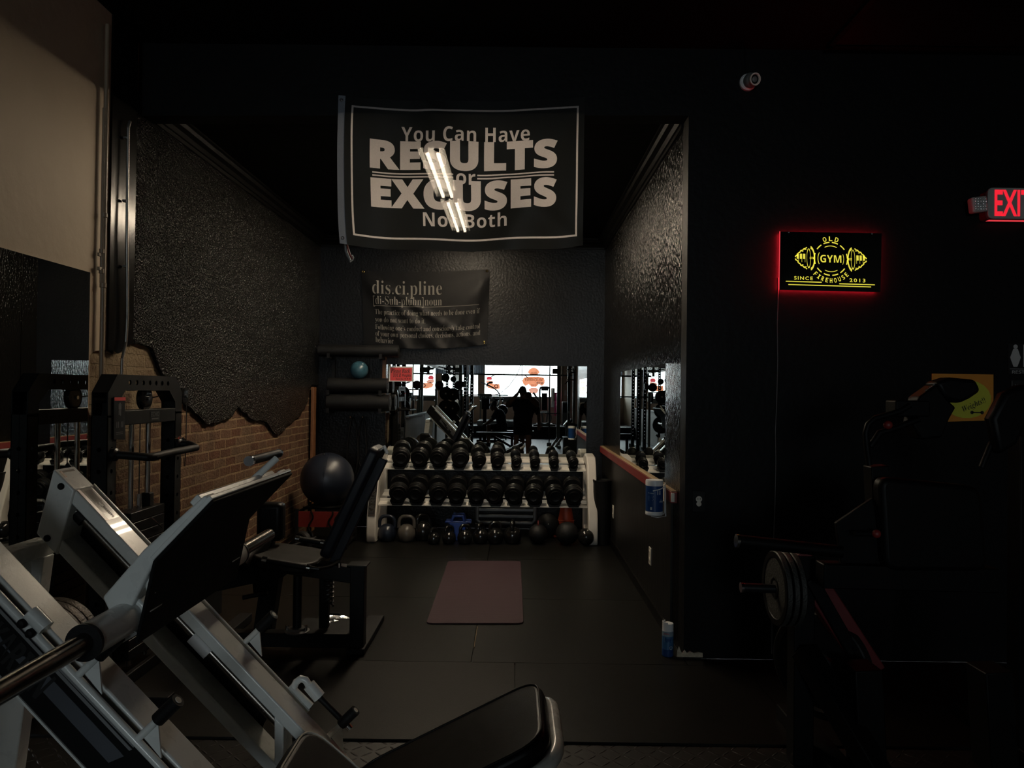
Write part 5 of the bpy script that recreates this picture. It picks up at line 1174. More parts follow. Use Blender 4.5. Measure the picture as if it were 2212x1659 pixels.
# ================================================================== seated leg machine
sm = thing('leg_machine', 'black seated leg machine with a reclined pad, between the leg press and the rack', 'gym machine', (-1.2, 4.15, 0))
def sb(a, b, w, h, nm, m=M_matte, bev=0.004): return MB().bar(a, b, w, h).build(nm, m, sm, bevel=bev)
pt = PZ(770, 1412); px_, py_ = pt.x, 4.10
zt2 = PY(770, 1219, py_).z
sb((px_, py_, 0), (px_, py_, zt2), 0.078, 0.078, 'rear_post')
MB().box2((px_ - 0.055, py_ - 0.055, zt2 - 0.004), (px_ + 0.055, py_ + 0.055, zt2 + 0.006)).build('post_cap', M_black, sm, bevel=0.003)
sb((px_ + 0.0, py_ - 0.06, 0.02), (px_ + 0.0, py_ + 0.55, 0.02), 0.10, 0.035, 'rear_foot')
sb((px_, py_, 0.07), (px_ - 0.80, py_, 0.07), 0.076, 0.076, 'base_beam')
sb((px_ - 0.8, py_ - 0.15, 0.03), (px_ - 0.8, py_ + 0.5, 0.03), 0.08, 0.05, 'front_foot')
zs = PY(720, 1232, py_).z
sb((px_ - 0.03, py_, zs - 0.02), (px_ - 0.52, py_, zs + 0.045), 0.07, 0.085, 'seat_beam')
sb((px_ - 0.55, py_ + 0.1, 0.08), (px_ - 0.5, py_ + 0.1, zs), 0.09, 0.10, 'front_post')
sd = V((1, 0, -0.13)).normalized(); sn = V((0.13, 0, 1)).normalized()
s0 = PY(562, 1178, 4.15); s1 = PY(692, 1196, 4.15)
scn = V(((s0.x + s1.x) / 2, 4.16, (s0.z + s1.z) / 2 - 0.02))
pad('seat', scn - sn * 0.03, sd, 0, sn, (s1 - s0).length + 0.02, 0.40, 0.062, M_vinyl, 0.12).build('seat', M_brownv, sm, bevel=0.014, segs=4)
b0, b1 = PY(716, 1200, 4.16), PY(826, 968, 4.16)
bd = (b1 - b0).normalized(); bn = V((-bd.z, 0, bd.x))
bl = (b1 - b0).length
pad('back_pad', (b0 + b1) / 2 + bn * 0.02, bd, 0, bn, bl, 0.26, 0.06, M_navyv, 0.05).build('back_pad', M_navyv, sm, bevel=0.016, segs=4)
sb(b0 - bn * 0.03 - bd * 0.1, b1 - bn * 0.03 - bd * 0.05, 0.05, 0.05, 'back_support', M_navyv)
MB().box(b1 - bn * 0.02, (0.05, 0.07, 0.004), Matrix.Rotation(-math.atan2(bn.z, -bn.x) + pi / 2, 3, 'Y')).build('pad_plate', M_grey, sm)
for (a, b) in ((PY(566, 1209, 3.92), PY(670, 1227, 3.92)), (PY(638, 1163, 4.42), PY(700, 1173, 4.42))):
    h = MB().cyl(a, b, 0.0165, n=18).build('handle', M_rubber, sm); d_ = (b - a).normalized()
    MB().cyl(a + d_ * 0.002, a + d_ * 0.028, 0.0195, n=20).build('handle_ring', M_chrome, h)
    MB().cyl(b - d_ * 0.018, b, 0.0185, n=20).build('handle_ring', M_chrome, h)
    MB().tube([b, b + d_ * 0.04, b + d_ * 0.08 + V((0, (4.12 - b.y) * 0.5, 0.0)), V((b.x + 0.10, 4.12, b.z - 0.01))], 0.012, 10).build('handle_bracket', M_black, h)
kp = PY(586, 1126, 4.28); MB().box(kp, (0.15, 0.10, 0.22)).build('knee_pad', M_vinyl, sm, bevel=0.03, segs=4)
kp2 = PY(545, 1196, 4.05); MB().cyl(kp2 + V((-0.03, -0.1, -0.05)), kp2 + V((0.03, 0.12, 0.05)), 0.042, n=24).build('shin_roller', M_vinyl, sm, bevel=0.012)
sb(kp, (kp.x, 4.22, 0.42), 0.05, 0.05, 'pad_arm')
sb((kp2.x, 4.1, kp2.z), (kp2.x + 0.02, 4.12, 0.30), 0.05, 0.05, 'roller_arm')
sb((px_ - 0.86, 4.12, 0.36), (px_ - 0.42, 4.12, 0.46), 0.08, 0.10, 'lever_housing')
sb((px_ - 0.95, 4.3, 0.10), (px_ - 0.95, 4.3, 0.55), 0.30, 0.12, 'weight_shroud')
for q in ((500, 1303, 560, 1296),): MB().cyl(PY(q[0] + 25, q[1] - 12, 4.0), PY(q[2] + 18, q[3] - 16, 4.0), 0.012, n=14).build('lever_grip', M_rubber, sm)
rx = PY(632, 1385, 4.02); MB().cyl((rx.x, 4.10, 0.10), (rx.x, 4.10, 0.42), 0.024, n=18).build('damper_rod', M_black, sm)
MB().lathe([(0.02, 0), (0.065, 0), (0.068, 0.006), (0.05, 0.012), (0.045, 0.022), (0.02, 0.024)], (rx.x, 4.10, 0.108), n=28).build('rod_flange', M_grey, sm)
for s in (-1, 1): MB().cyl((rx.x + 0.052 * s, 4.09, 0.118), (rx.x + 0.052 * s, 4.09, 0.145), 0.008, n=10).build('flange_bolt', M_chrome, sm)
M_coil = MB(); cp = []
for i in range(90): a = i * 0.55; cp.append((rx.x + 0.16 + 0.028 * cos(a), 4.14 + 0.028 * sin(a), 0.24 + 0.0022 * i))
M_coil.tube(cp, 0.006, 6).build('spring', M_black, sm)
sb((rx.x + 0.14, 4.14, 0.12), (rx.x + 0.14, 4.14, 0.46), 0.05, 0.05, 'inner_post')
for (x, y, yy, r) in ((724, 1354, 4.25, 0.050), (722, 1340, 4.36, 0.042), (742, 1342, 4.40, 0.04)):
    c = PY(x, y, yy); p_ = MB().lathe([(0.008, -0.012), (r * 0.6, -0.010), (r, -0.012), (r * 0.88, 0), (r, 0.012), (r * 0.6, 0.010), (0.008, 0.012)], c, (0.25, -0.25, 1), 30).build('idler_pulley', M_chrome, sm)
MB().tube([PY(x, y, 4.3) for x, y in ((700, 1362), (700, 1335), (708, 1326), (735, 1327))], 0.008, 10).build('cable_guide', M_black, sm)
MB().cyl(PY(733, 1226, 4.05), PY(733, 1216, 4.05), 0.010, n=14).build('adjuster_knob', M_chrome, sm)
sb((px_ - 0.36, 4.2, 0.10), (px_ - 0.05, 4.2, 0.10), 0.28, 0.02, 'pulley_plate')
# ================================================================== front wall: signs
SY = YA - 0.0
def fw(px, py, d=0.0): return PY(px, py, YA - d)
gs = thing('gym_sign', 'black sign with glowing yellow barbell emblem and red back light, on the front wall', 'sign', fw(1790, 628))
sc4 = [(1684, 500), (1905, 504), (1902, 631), (1682, 626)]
q4 = [fw(x, y, 0.030) for x, y in sc4]
MB().prism(q4, (0, 0.006, 0)).build('panel', mat('black_acrylic', (0.003, 0.003, 0.003), 0.12, spec=0.3), gs)
M_redglow = mat('red_led', (0.8, 0.02, 0.02), 0.5, emit=(1.0, 0.015, 0.03), estr=40.0); M_redline = mat('red_lit_edge', (0.8, 0.05, 0.05), 0.5, emit=(1.0, 0.06, 0.08), estr=0.75)
M_yel = mat('yellow_lit_acrylic', (0.8, 0.7, 0.1), 0.5, emit=(0.93, 0.80, 0.07), estr=0.80, var=0.02)
ins = lambda t: [q4[i].lerp(sum(q4, V()) / 4, t) + V((0, 0.014, 0)) for i in range(4)]
qq = ins(0.05)
for i in range(4): MB().bar(qq[i], qq[(i + 1) % 4], 0.012, 0.010, up=(0, 1, 0)).build('led_strip', M_redglow, gs)
MB().bar(q4[0] + V((0.001, -0.001, 0)), q4[3] + V((0.001, -0.001, 0)), 0.004, 0.003, up=(0, 1, 0)).build('lit_edge', M_redline, gs)
for x, y in ((1704, 502), (1884, 505)): MB().cyl(fw(x, y, 0.034), fw(x, y, 0.0), 0.004, n=12).build('standoff', M_chrome, gs)
# emblem in sign coordinates: zoom pixels (scale 6.38), origin at the crop's corner
def sg(u, v): return 1620 + u / 6.38, 440 + v / 6.38
o_ = fw(*sg(1115, 760), 0.0315); exs = (fw(*sg(1215, 763), 0.0315) - o_); exs /= 100; eys = V((0, 0, exs.length)); eys = V((-0.02 * exs.length, 0, exs.length))
em = MB(); EN = V((0, -1, 0))
def sput(vf): put(em, vf, o_, exs, eys, EN)
def arcseg(r, w, a0, a1, n=10, cx=0, cy=0, ry=1.0):
    v = []; 
    for i in range(n + 1):
        a = rad(a0 + (a1 - a0) * i / n)
        for q in (r - w / 2, r + w / 2): v.append(V((cx + q * cos(a), cy + q * sin(a) * ry, 0)))
    return v, [(2 * i, 2 * i + 1, 2 * i + 3, 2 * i + 2) for i in range(n)]
for k in range(12):
    a = 15 + 30 * k
    if k in (5, 11): sput(arcseg(228, 15, a - 4, a + 12)); continue
    if k in (0, 6): sput(arcseg(228, 15, a - 12, a + 4)); continue
    sput(arcseg(228, 15, a - 10.5, a + 10.5))
for a0, a1, r, w in ((62, 118, 178, 9), (242, 300, 178, 8), (152, 205, 178, 9), (-25, 22, 178, 6)): sput(arcseg(r, w, a0, a1))
sput(fit('GYM', -145, 145, -52, 52, 'bold', offset=-0.008))
def arctext(s, rad_, a_mid, step, hgt, wid, inward, st='bold'):
    n = len(s)
    for i, ch in enumerate(s):
        a = a_mid + (i - (n - 1) / 2) * step * (-1 if not inward else 1)
        vf = fit(ch, -wid / 2, wid / 2, -hgt / 2, hgt / 2, st, offset=-0.01)
        aa = rad(a); t_ = rad(a - 90) if not inward else rad(a + 90)
        sput(([V((rad_ * cos(aa) + v.x * cos(t_) - v.y * sin(t_), rad_ * sin(aa) + v.x * sin(t_) + v.y * cos(t_), 0)) for v in vf[0]], vf[1]))
arctext('OLD', 278, 90, 17.5, 62, 48, False)
arctext('FIREHOUSE', 300, 270, 11.3, 62, 34, True)
def arctext_dummy(): pass
sput(fit('SINCE', -508, -252, -302, -254, 'sans', offset=0.01, spacing=1.3)); sput(fit('2013', 254, 472, -312, -262, 'sans', offset=0.01, spacing=1.3))
for x0, x1, y0 in ((-625, -130, -328), (112, 602, -341), (-590, 550, -372)): sput(rect2(x0, x1, y0 - 6, y0 + 6))
for s in (-1, 1):
    sput(arcseg(1, 0.0, 0, 1)); 
    cx = 300 * s
    sput(([V((s * 232, -9, 0)), V((s * 245, -9, 0)), V((s * 245, 9, 0)), V((s * 232, 9, 0))], [(0, 1, 2, 3)] if s > 0 else [(3, 2, 1, 0)]))
    sput(rect2(min(s * 222, s * 292), max(s * 222, s * 292), 10, 17)); sput(rect2(min(s * 222, s * 292), max(s * 222, s * 292), -10, -3))
    # big collar plate: open oval
    v = arcseg(62, 15, -82, 82, 14, s * 262 * 1.0 + s * -6, 0, 2.45) if s < 0 else arcseg(62, 15, 98, 262, 14, 262 + 6, 0, 2.45)
    sput(([V((p.x + (-30 if s < 0 else 30), p.y, 0)) for p in v[0]], v[1]))
    v = arcseg(26, 4, 100, 440, 20, s * 305, 0, 5.0); sput(v)
    for sy in (-1, 1):
        pts = [(330, 152), (345, 135), (372, 128), (385, 108), (415, 102), (425, 78), (452, 66), (456, 40), (484, 28), (490, 10)]
        for (a, b) in zip(pts[:-1], pts[1:]):
            dx, dy = b[0] - a[0], b[1] - a[1]; L = math.hypot(dx, dy); nx_, ny_ = -dy / L * 7, dx / L * 7
            sput(([V((s * (a[0] + nx_), sy * (a[1] + ny_), 0)), V((s * (b[0] + nx_), sy * (b[1] + ny_), 0)), V((s * (b[0] - nx_), sy * (b[1] - ny_), 0)), V((s * (a[0] - nx_), sy * (a[1] - ny_), 0))], [(0, 1, 2, 3)]))
        for a, b, c in ((335, 365, 118), (378, 402, 92)): sput(rect2(min(s * a, s * b), max(s * a, s * b), sy * c - 4, sy * c + 4))
    for k in range(3):
        x = 352 + 44 * k; sput(rect2(min(s * x, s * (x + 30)), max(s * x, s * (x + 30)), -12, 58)); sput(rect2(min(s * (x + 2), s * (x + 6)), max(s * (x + 2), s * (x + 6)), -55, -12))
em.build('emblem', M_yel, gs, recalc=False)['label'] = 'glowing yellow lettering and barbell emblem'
cp = [fw(x, y, 0.004) for x, y in ((1681, 600), (1681, 640), (1679, 700), (1680, 780), (1678, 860), (1675, 930), (1676, 1000), (1674, 1090), (1671, 1165), (1668, 1300), (1667, 1412))]
MB().tube(cp, 0.0022, 6).build('power_cord', M_grey, gs)
# exit sign
ex = thing('exit_sign', 'grey exit sign with red lit letters and a square lamp head', 'sign', fw(2190, 470))
eo = fw(2134, 472, 0.07); ew = fw(2246, 472, 0.07).x - eo.x; eh = fw(2134, 405, 0.07).z - eo.z
M_exg = mat('grey_exit_housing', (0.30, 0.29, 0.28), 0.5)
oc = rounded([V((0, 0, 0)), V((ew, 0, 0)), V((ew, eh, 0)), V((0, eh, 0))], 0.03)
MB().prism([eo + V((p.x, 0, p.y)) for p in oc], (0, 0.012, 0)).build('face', M_exg, ex, bevel=0.003)
MB().prism([eo + V((p.x * 0.97 - 0.006, 0.012, p.y * 0.96 - 0.003)) for p in oc], (0, 0.055, 0)).build('housing', M_darkred, ex)
xm = MB(); put(xm, fit('EXIT', ew * 0.125, ew * 0.125 + 0.205, eh * 0.08, eh * 0.93, 'sans', offset=0.022), eo - V((0, 0.0012, 0)), V((1, 0, 0)), V((0, 0, 1)), V((0, -1, 0)))
M_exr = mat('red_lit_letters', (0.8, 0.02, 0.03), 0.5, emit=(1.0, 0.018, 0.04), estr=0.85, var=0.02)
xm.build('letters', M_exr, ex, recalc=False)['label'] = 'red lit letters'
MB().box2(eo + V((0.02, 0.02, -0.004)), eo + V((ew - 0.02, 0.05, -0.001))).build('down_light', M_redline, ex)
lo_ = fw(2112, 443, 0.06)
lh = MB().box(lo_, (0.085, 0.05, 0.085), Matrix.Rotation(rad(-8), 3, 'Y')).build('lamp_head', M_exg, ex, bevel=0.012, segs=3)
lg = MB()
for i in range(5):
    for j in range(5): lg.sphere(lo_ + V((-0.028 + 0.014 * i, -0.026, -0.028 + 0.014 * j)), 0.0045, nu=8, nv=6)
lg.build('led_lens', M_chrome, lh)
MB().cyl(lo_ + V((0.03, 0.02, 0)), eo + V((0.01, 0.03, eh * 0.4)), 0.012, n=12).build('lamp_arm', M_darkred, ex)
# restroom sign, dispenser below it
rs = thing('restroom_sign', 'black restroom sign with white figures, at the right edge', 'sign', fw(2215, 805))
ro = fw(2178, 808, 0.004); rw = fw(2258, 808, 0.004).x - ro.x; rh = fw(2178, 742, 0.004).z - ro.z
MB().prism([ro, ro + V((rw, 0, 0)), ro + V((rw, 0, rh)), ro + V((0, 0, rh))], (0, 0.004, 0)).build('panel', M_matte, rs)
fm = MB(); P_ = lambda u, v: V((u * rw, v * rh, 0))
def fig(cx, skirt):
    put(fm, ([V((c[0], c[1], 0)) for c in circ(cx * rw, 0.90 * rh, 0.012, 14)], [list(range(14))]), ro - V((0, 0.001, 0)), V((1, 0, 0)), V((0, 0, 1)), V((0, -1, 0)))
    pl = [(-0.06, 0.83), (0.06, 0.83), (0.14, 0.55), (0.11, 0.54), (0.06, 0.72), (0.12, 0.46), (0.05, 0.46), (0.05, 0.24), (0.01, 0.24), (0.01, 0.46), (-0.01, 0.46), (-0.01, 0.24), (-0.05, 0.24), (-0.05, 0.46), (-0.12, 0.46), (-0.06, 0.72), (-0.11, 0.54), (-0.14, 0.55)] if skirt else [(-0.10, 0.83), (0.10, 0.83), (0.13, 0.52), (0.10, 0.52), (0.07, 0.74), (0.06, 0.24), (0.015, 0.24), (0.0, 0.5), (-0.015, 0.24), (-0.06, 0.24), (-0.07, 0.74), (-0.10, 0.52), (-0.13, 0.52)]
    fm.plate([((cx + a) * rw, b * rh) for a, b in pl], [], ro - V((0, 0.001, 0)), (1, 0, 0), (0, 0, 1), (0, 0.0008, 0))
fig(0.19, True); fig(0.72, False)
put(fm, rect2(0.40 * rw, 0.445 * rw, 0.24 * rh, 0.97 * rh), ro - V((0, 0.001, 0)), V((1, 0, 0)), V((0, 0, 1)), V((0, -1, 0)))
put(fm, rect2(0.04 * rw, 0.96 * rw, 0.165 * rh, 0.175 * rh), ro - V((0, 0.001, 0)), V((1, 0, 0)), V((0, 0, 1)), V((0, -1, 0)))
put(fm, fit('RESTROOM', 0.10 * rw, 0.90 * rw, 0.02 * rh, 0.12 * rh, 'light', offset=0.01), ro - V((0, 0.001, 0)), V((1, 0, 0)), V((0, 0, 1)), V((0, -1, 0)))
fm.build('figures', mat('sign_white', (0.32, 0.31, 0.30), 0.6), rs)
dp = thing('small_notice', 'small dark notice in a clear sleeve below the restroom sign', 'sign', fw(2210, 846))
do = fw(2184, 848, 0.004); MB().prism([do, do + V((0.12, 0, 0)), do + V((0.12, 0, 0.068)), do + V((0, 0, 0.068))], (0, 0.004, 0)).build('card', M_black, dp)
dm = MB(); put(dm, fit('Notice', 0.02, 0.10, 0.026, 0.046, 'bold'), do - V((0, 0.001, 0)), V((1, 0, 0)), V((0, 0, 1)), V((0, -1, 0))); dm.build('lettering', M_grey, dp); dm = MB(); put(dm, rect2(0.004, 0.0065, 0.004, 0.064), do - V((0, 0.001, 0)), V((1, 0, 0)), V((0, 0, 1)), V((0, -1, 0))); dm.build('sleeve_edge', M_grey, dp)
# orange poster
po = thing('paper_poster', 'orange poster with a yellow-green burst and hand lettering, behind the machine pad', 'poster', fw(2080, 905))
p4 = [fw(x, y, 0.003) for x, y in ((2012, 912), (2146, 908), (2146, 809), (2013, 807))]
MB().prism(p4, (0, 0.002, 0)).build('sheet', mat('orange_paper', (0.50, 0.19, 0.015), 0.7, var=0.06), po)
c_ = fw(2088, 862, 0.0045); bur = []
for i in range(40): r = (0.135 if i % 2 else 0.112); a = 2 * pi * i / 40; bur.append((r * cos(a), r * 0.78 * sin(a)))
MB().plate(bur, [], c_, (1, 0, 0), (0, 0, 1), (0, 0.001, 0)).build('burst', mat('lime_paper', (0.42, 0.42, 0.03), 0.7, var=0.06), po)
pm = MB(); R_ = rad(24); e1, e2 = V((cos(R_), 0, sin(R_))), V((-sin(R_), 0, cos(R_)))
put(pm, fit('Weights!!', -0.03, 0.105, -0.035, 0.005, 'ital'), c_ - V((0, 0.0006, 0.035)), e1, e2, EN); put(pm, fit('Please rack your', -0.11, 0.09, 0.03, 0.06, 'ital'), c_ - V((0, 0.0006, 0.01)), e1, e2, EN)
put(pm, rect2(0.03, 0.085, -0.064, -0.058), c_ - V((0, 0.0006, 0.012)), V((1, 0, 0)), V((0, 0, 1)), EN)
for x in (0.03, 0.085): put(pm, ([V((c[0], c[1], 0)) for c in circ(x, -0.061, 0.010, 12)], [list(range(12))]), c_ - V((0, 0.0006, 0.012)), V((1, 0, 0)), V((0, 0, 1)), EN)
pm.build('lettering', M_ink, po)
# ceiling-corner camera with its cable
cm_ = thing('security_camera', 'small white turret security camera high on the front wall', 'camera', fw(1618, 185, 0.03))
cc = fw(1614, 180, 0.0)
MB().lathe([(0.042, 0), (0.046, 0.004), (0.046, 0.02), (0.038, 0.03)], cc, (0, -1, 0), 28).build('mount', M_wplastic, cm_)
MB().sphere(cc + V((0.006, -0.045, -0.002)), 0.040, nu=28, nv=18).build('ball', M_grey, cm_)
dl = V((0.30, -1, -0.25)).normalized(); cb2 = cc + V((0.006, -0.045, -0.002))
MB().lathe([(0.030, 0.026), (0.033, 0.030), (0.033, 0.044), (0.026, 0.044), (0.024, 0.036)], cb2, dl, 26).build('lens_ring', M_ivory, cm_)
MB().lathe([(0.024, 0.0), (0.024, 0.036), (0.001, 0.038)], cb2, dl, 22).build('lens', M_gloss, cm_)
tag(MB().tube([fw(x, y, 0.006) for x, y in ((1608, 25), (1607, 60), (1611, 90), (1610, 130), (1611, 166))], 0.003, 6).build('camera_cable', M_black), 'thin dark cable running up from the security camera', 'cable')
# ceiling vent
vz = ZC - 0.001
v0, v1 = PZ(1785, 97, vz), PZ(2205, 3, vz)
vt = thing('ceiling_vent', 'black louvred vent in the ceiling at the upper right', 'vent', (v0.x + 0.5, 3.7, vz))
MB().box2((v0.x, 3.30, ZC - 0.02), (v0.x + 1.3, 3.33, ZC)).box2((v0.x, 3.98, ZC - 0.02), (v0.x + 1.3, 4.01, ZC)).box2((v0.x, 3.30, ZC - 0.02), (v0.x + 0.03, 4.01, ZC)).box2((v0.x + 1.27, 3.30, ZC - 0.02), (v0.x + 1.3, 4.01, ZC)).build('frame', M_matte, vt)
for k in range(15): MB().bar((v0.x + 0.03, 3.36 + 0.042 * k, ZC - 0.012), (v0.x + 1.27, 3.36 + 0.042 * k, ZC - 0.012), 0.03, 0.003, up=(0, 0.6, 1)).build('slat', M_matte, vt)
# ================================================================== plate-loaded machine at the right, in deep shade
rm_ = thing('press_machine', 'dark plate-loaded machine with padded head rest, at the right edge', 'gym machine', (1.6, 2.9, 0))
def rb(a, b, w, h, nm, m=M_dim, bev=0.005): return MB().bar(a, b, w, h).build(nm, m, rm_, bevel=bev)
RYP = 2.75
def R(x, y, Y=RYP): return PY(x, y, Y)
hp = [R(x, y) for x, y in ((1985, 860), (2010, 832), (2052, 816), (2108, 821), (2120, 846), (2098, 862), (2070, 878), (2052, 905), (2040, 935), (1990, 945), (1975, 915))]
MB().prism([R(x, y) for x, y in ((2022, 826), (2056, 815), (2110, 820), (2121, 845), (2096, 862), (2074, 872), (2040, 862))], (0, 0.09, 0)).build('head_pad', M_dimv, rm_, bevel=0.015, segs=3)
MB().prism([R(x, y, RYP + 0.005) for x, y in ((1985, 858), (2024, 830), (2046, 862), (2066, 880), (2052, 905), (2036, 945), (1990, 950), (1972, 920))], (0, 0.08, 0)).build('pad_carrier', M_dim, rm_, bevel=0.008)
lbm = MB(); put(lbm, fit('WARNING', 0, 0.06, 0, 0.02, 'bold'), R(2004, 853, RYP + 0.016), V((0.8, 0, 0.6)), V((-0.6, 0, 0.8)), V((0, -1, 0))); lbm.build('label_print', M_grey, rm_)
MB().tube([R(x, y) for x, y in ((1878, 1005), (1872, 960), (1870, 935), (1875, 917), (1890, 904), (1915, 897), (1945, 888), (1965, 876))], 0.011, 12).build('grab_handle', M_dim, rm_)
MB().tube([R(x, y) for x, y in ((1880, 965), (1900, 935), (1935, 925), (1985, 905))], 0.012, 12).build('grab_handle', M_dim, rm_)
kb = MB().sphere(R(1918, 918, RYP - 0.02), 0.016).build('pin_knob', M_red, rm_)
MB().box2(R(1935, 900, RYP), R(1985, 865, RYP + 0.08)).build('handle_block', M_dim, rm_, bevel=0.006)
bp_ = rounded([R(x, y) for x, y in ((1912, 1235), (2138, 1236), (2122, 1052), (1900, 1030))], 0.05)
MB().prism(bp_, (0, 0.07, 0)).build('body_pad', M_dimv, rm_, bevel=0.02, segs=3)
rb(R(1892, 1005, RYP + 0.12), R(1906, 1245, RYP + 0.12), 0.07, 0.07, 'mast')
MB().prism([R(x, y, RYP + 0.05) for x, y in ((1806, 1130), (1886, 1076), (1908, 1230), (1818, 1228))], (0, 0.02, 0)).build('side_plate', M_dim, rm_, bevel=0.003)
MB().sphere(R(1893, 1153, RYP - 0.01), 0.016).build('pin_knob', M_red, rm_)
MB().cyl(R(1845, 1153, RYP), R(1893, 1153, RYP), 0.010, n=12).build('pin', M_dim, rm_)
a, b = R(1592, 1168, RYP + 0.05), R(1818, 1192, RYP + 0.05)
h = MB().cyl(a, b, 0.0235, n=26).build('weight_horn', M_dim, rm_); MB().cyl(a - (b - a).normalized() * 0.004, a + (b - a).normalized() * 0.006, 0.0255, n=26).build('horn_ring', M_chrome, h)
a, b = R(1602, 1269, 2.95), R(1715, 1273, 2.95)
h = MB().cyl(a, b, 0.018, n=24).build('storage_horn', M_black, rm_); MB().cyl(a - V((0.004, 0, 0)), a + V((0.006, 0, 0)), 0.020, n=24).build('horn_ring', M_chrome, h)
rb(R(1715, 1196, 2.95), R(1880, 1450, 2.95), 0.075, 0.10, 'diagonal_frame', M_darkred)
rb(R(1752, 1250, 2.90), R(1858, 1436, 2.90), 0.02, 0.05, 'frame_edge', M_dim)
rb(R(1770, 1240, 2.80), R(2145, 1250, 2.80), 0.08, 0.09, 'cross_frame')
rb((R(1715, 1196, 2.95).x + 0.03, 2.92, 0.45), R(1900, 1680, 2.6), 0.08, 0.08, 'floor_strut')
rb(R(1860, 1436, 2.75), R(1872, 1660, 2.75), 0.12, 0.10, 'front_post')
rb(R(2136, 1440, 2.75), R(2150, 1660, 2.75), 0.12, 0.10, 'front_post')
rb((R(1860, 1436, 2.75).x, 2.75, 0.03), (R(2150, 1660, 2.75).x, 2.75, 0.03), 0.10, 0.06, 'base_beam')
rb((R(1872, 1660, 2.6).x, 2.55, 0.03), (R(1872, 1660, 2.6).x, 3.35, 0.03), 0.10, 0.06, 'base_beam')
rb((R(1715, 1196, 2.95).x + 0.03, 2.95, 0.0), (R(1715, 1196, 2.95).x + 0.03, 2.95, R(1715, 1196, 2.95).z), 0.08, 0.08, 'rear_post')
for k in range(3):
    c = R(1672 + 15 * k, 1270, 2.95); t = thing('weight_plate', ['outermost grey plate on the low horn of the dark machine', 'middle grey plate on the low horn of the dark machine', 'innermost grey plate on the low horn of the dark machine'][k], 'weight plate', c - V((0, 0, 0.145)), 'plates on the dark machine')
    MB().lathe([(0.026, 0.004), (0.04, 0), (0.05, 0.006), (0.115, 0.006), (0.12, 0), (0.142, 0), (0.145, 0.003), (0.145, 0.021), (0.142, 0.024), (0.026, 0.022)], c, (1, 0, 0), 44).build('disc', M_dim, t)
    MB().lathe([(0.1448, 0.003), (0.1458, 0.004), (0.1458, 0.020), (0.1448, 0.021)], c, (1, 0, 0), 44).build('worn_rim', mat('grey_worn_rubber', (0.02, 0.02, 0.018), 0.6, var=0.6, vscale=70, bump=0.4, bscale=140), t)
c = R(1768, 1440, 3.0); t = thing('weight_plate', 'large black plate with an outlined number, low on the dark machine', 'weight plate', c - V((0, 0, 0.2)))
nm_ = V((-0.8, -0.6, 0)).normalized()
MB().lathe([(0.026, 0.004), (0.05, 0), (0.06, 0.008), (0.17, 0.008), (0.18, 0), (0.205, 0), (0.21, 0.004), (0.21, 0.04), (0.026, 0.04)], c, -nm_, 48).build('disc', M_rubber, t); t['category'] = 'weight plate'
nb_ = MB(); put(nb_, fit('45', -0.06, 0.06, -0.07, 0.05, 'mono'), c + nm_ * -0.004, V((0.6, -0.8, 0)), V((0, 0, 1)), nm_); nb_.build('number', M_darkred, t)
# second pad of the neighbouring machine, cut by the frame edge
r2 = thing('press_machine', 'second dark padded machine cut off by the right edge of the photo', 'gym machine', (2.1, 3.0, 0))
MB().prism([R(x, y, 2.9) for x, y in ((2142, 905), (2170, 850), (2205, 832), (2290, 826), (2310, 860), (2230, 900), (2200, 960), (2160, 985))], (0, 0.06, 0)).build('head_pad', M_dimv, r2, bevel=0.02, segs=3)
def r2b(a, b, w, h_, nm): return MB().bar(a, b, w, h_).build(nm, M_dim, r2, bevel=0.005)
x_ = R(2230, 1000, 2.95).x
r2b((x_, 3.0, 0), (x_, 3.0, R(2200, 940, 3.0).z), 0.08, 0.08, 'mast')
r2b((x_ - 0.1, 3.0, 0.03), (x_ + 0.9, 3.0, 0.03), 0.09, 0.06, 'base_beam')
r2b((x_, 2.6, 0.03), (x_, 3.4, 0.03), 0.09, 0.06, 'base_beam')
MB().tube([R(x, y, 2.95) for x, y in ((2120, 1010), (2140, 960), (2160, 940), (2200, 930))], 0.012, 12).build('grab_handle', M_dim, r2)
# ================================================================== the room behind the camera, seen in the rear mirror
# ---- people
def evalmesh(o):
    dg = bpy.context.evaluated_depsgraph_get(); return bpy.data.meshes.new_from_object(o.evaluated_get(dg))
def body_build(mb, name, m, parent, vox=0.008, smooth=5):
    o = mb.build(name, m, parent, ang=180, recalc=False)
    r = o.modifiers.new('remesh', 'REMESH'); r.mode = 'VOXEL'; r.voxel_size = vox; r.use_smooth_shade = True
    s = o.modifiers.new('smooth', 'SMOOTH'); s.factor = 0.5; s.iterations = smooth
    return o
def limb(mb, pts, rs, n=14):
    """tapering limb through joints with rounded joints"""
    P = [V(p) for p in pts]; q, r = [], []
    for i in range(len(P) - 1):
        for k in range(6): t = k / 6; q.append(P[i].lerp(P[i + 1], t)); r.append(rs[i] * (1 - t) + rs[i + 1] * t)
    q.append(P[-1]); r.append(rs[-1]); mb.tube(q, r, n)
    for p, rr in zip(P, rs): mb.sphere(p, rr, nu=14, nv=8)
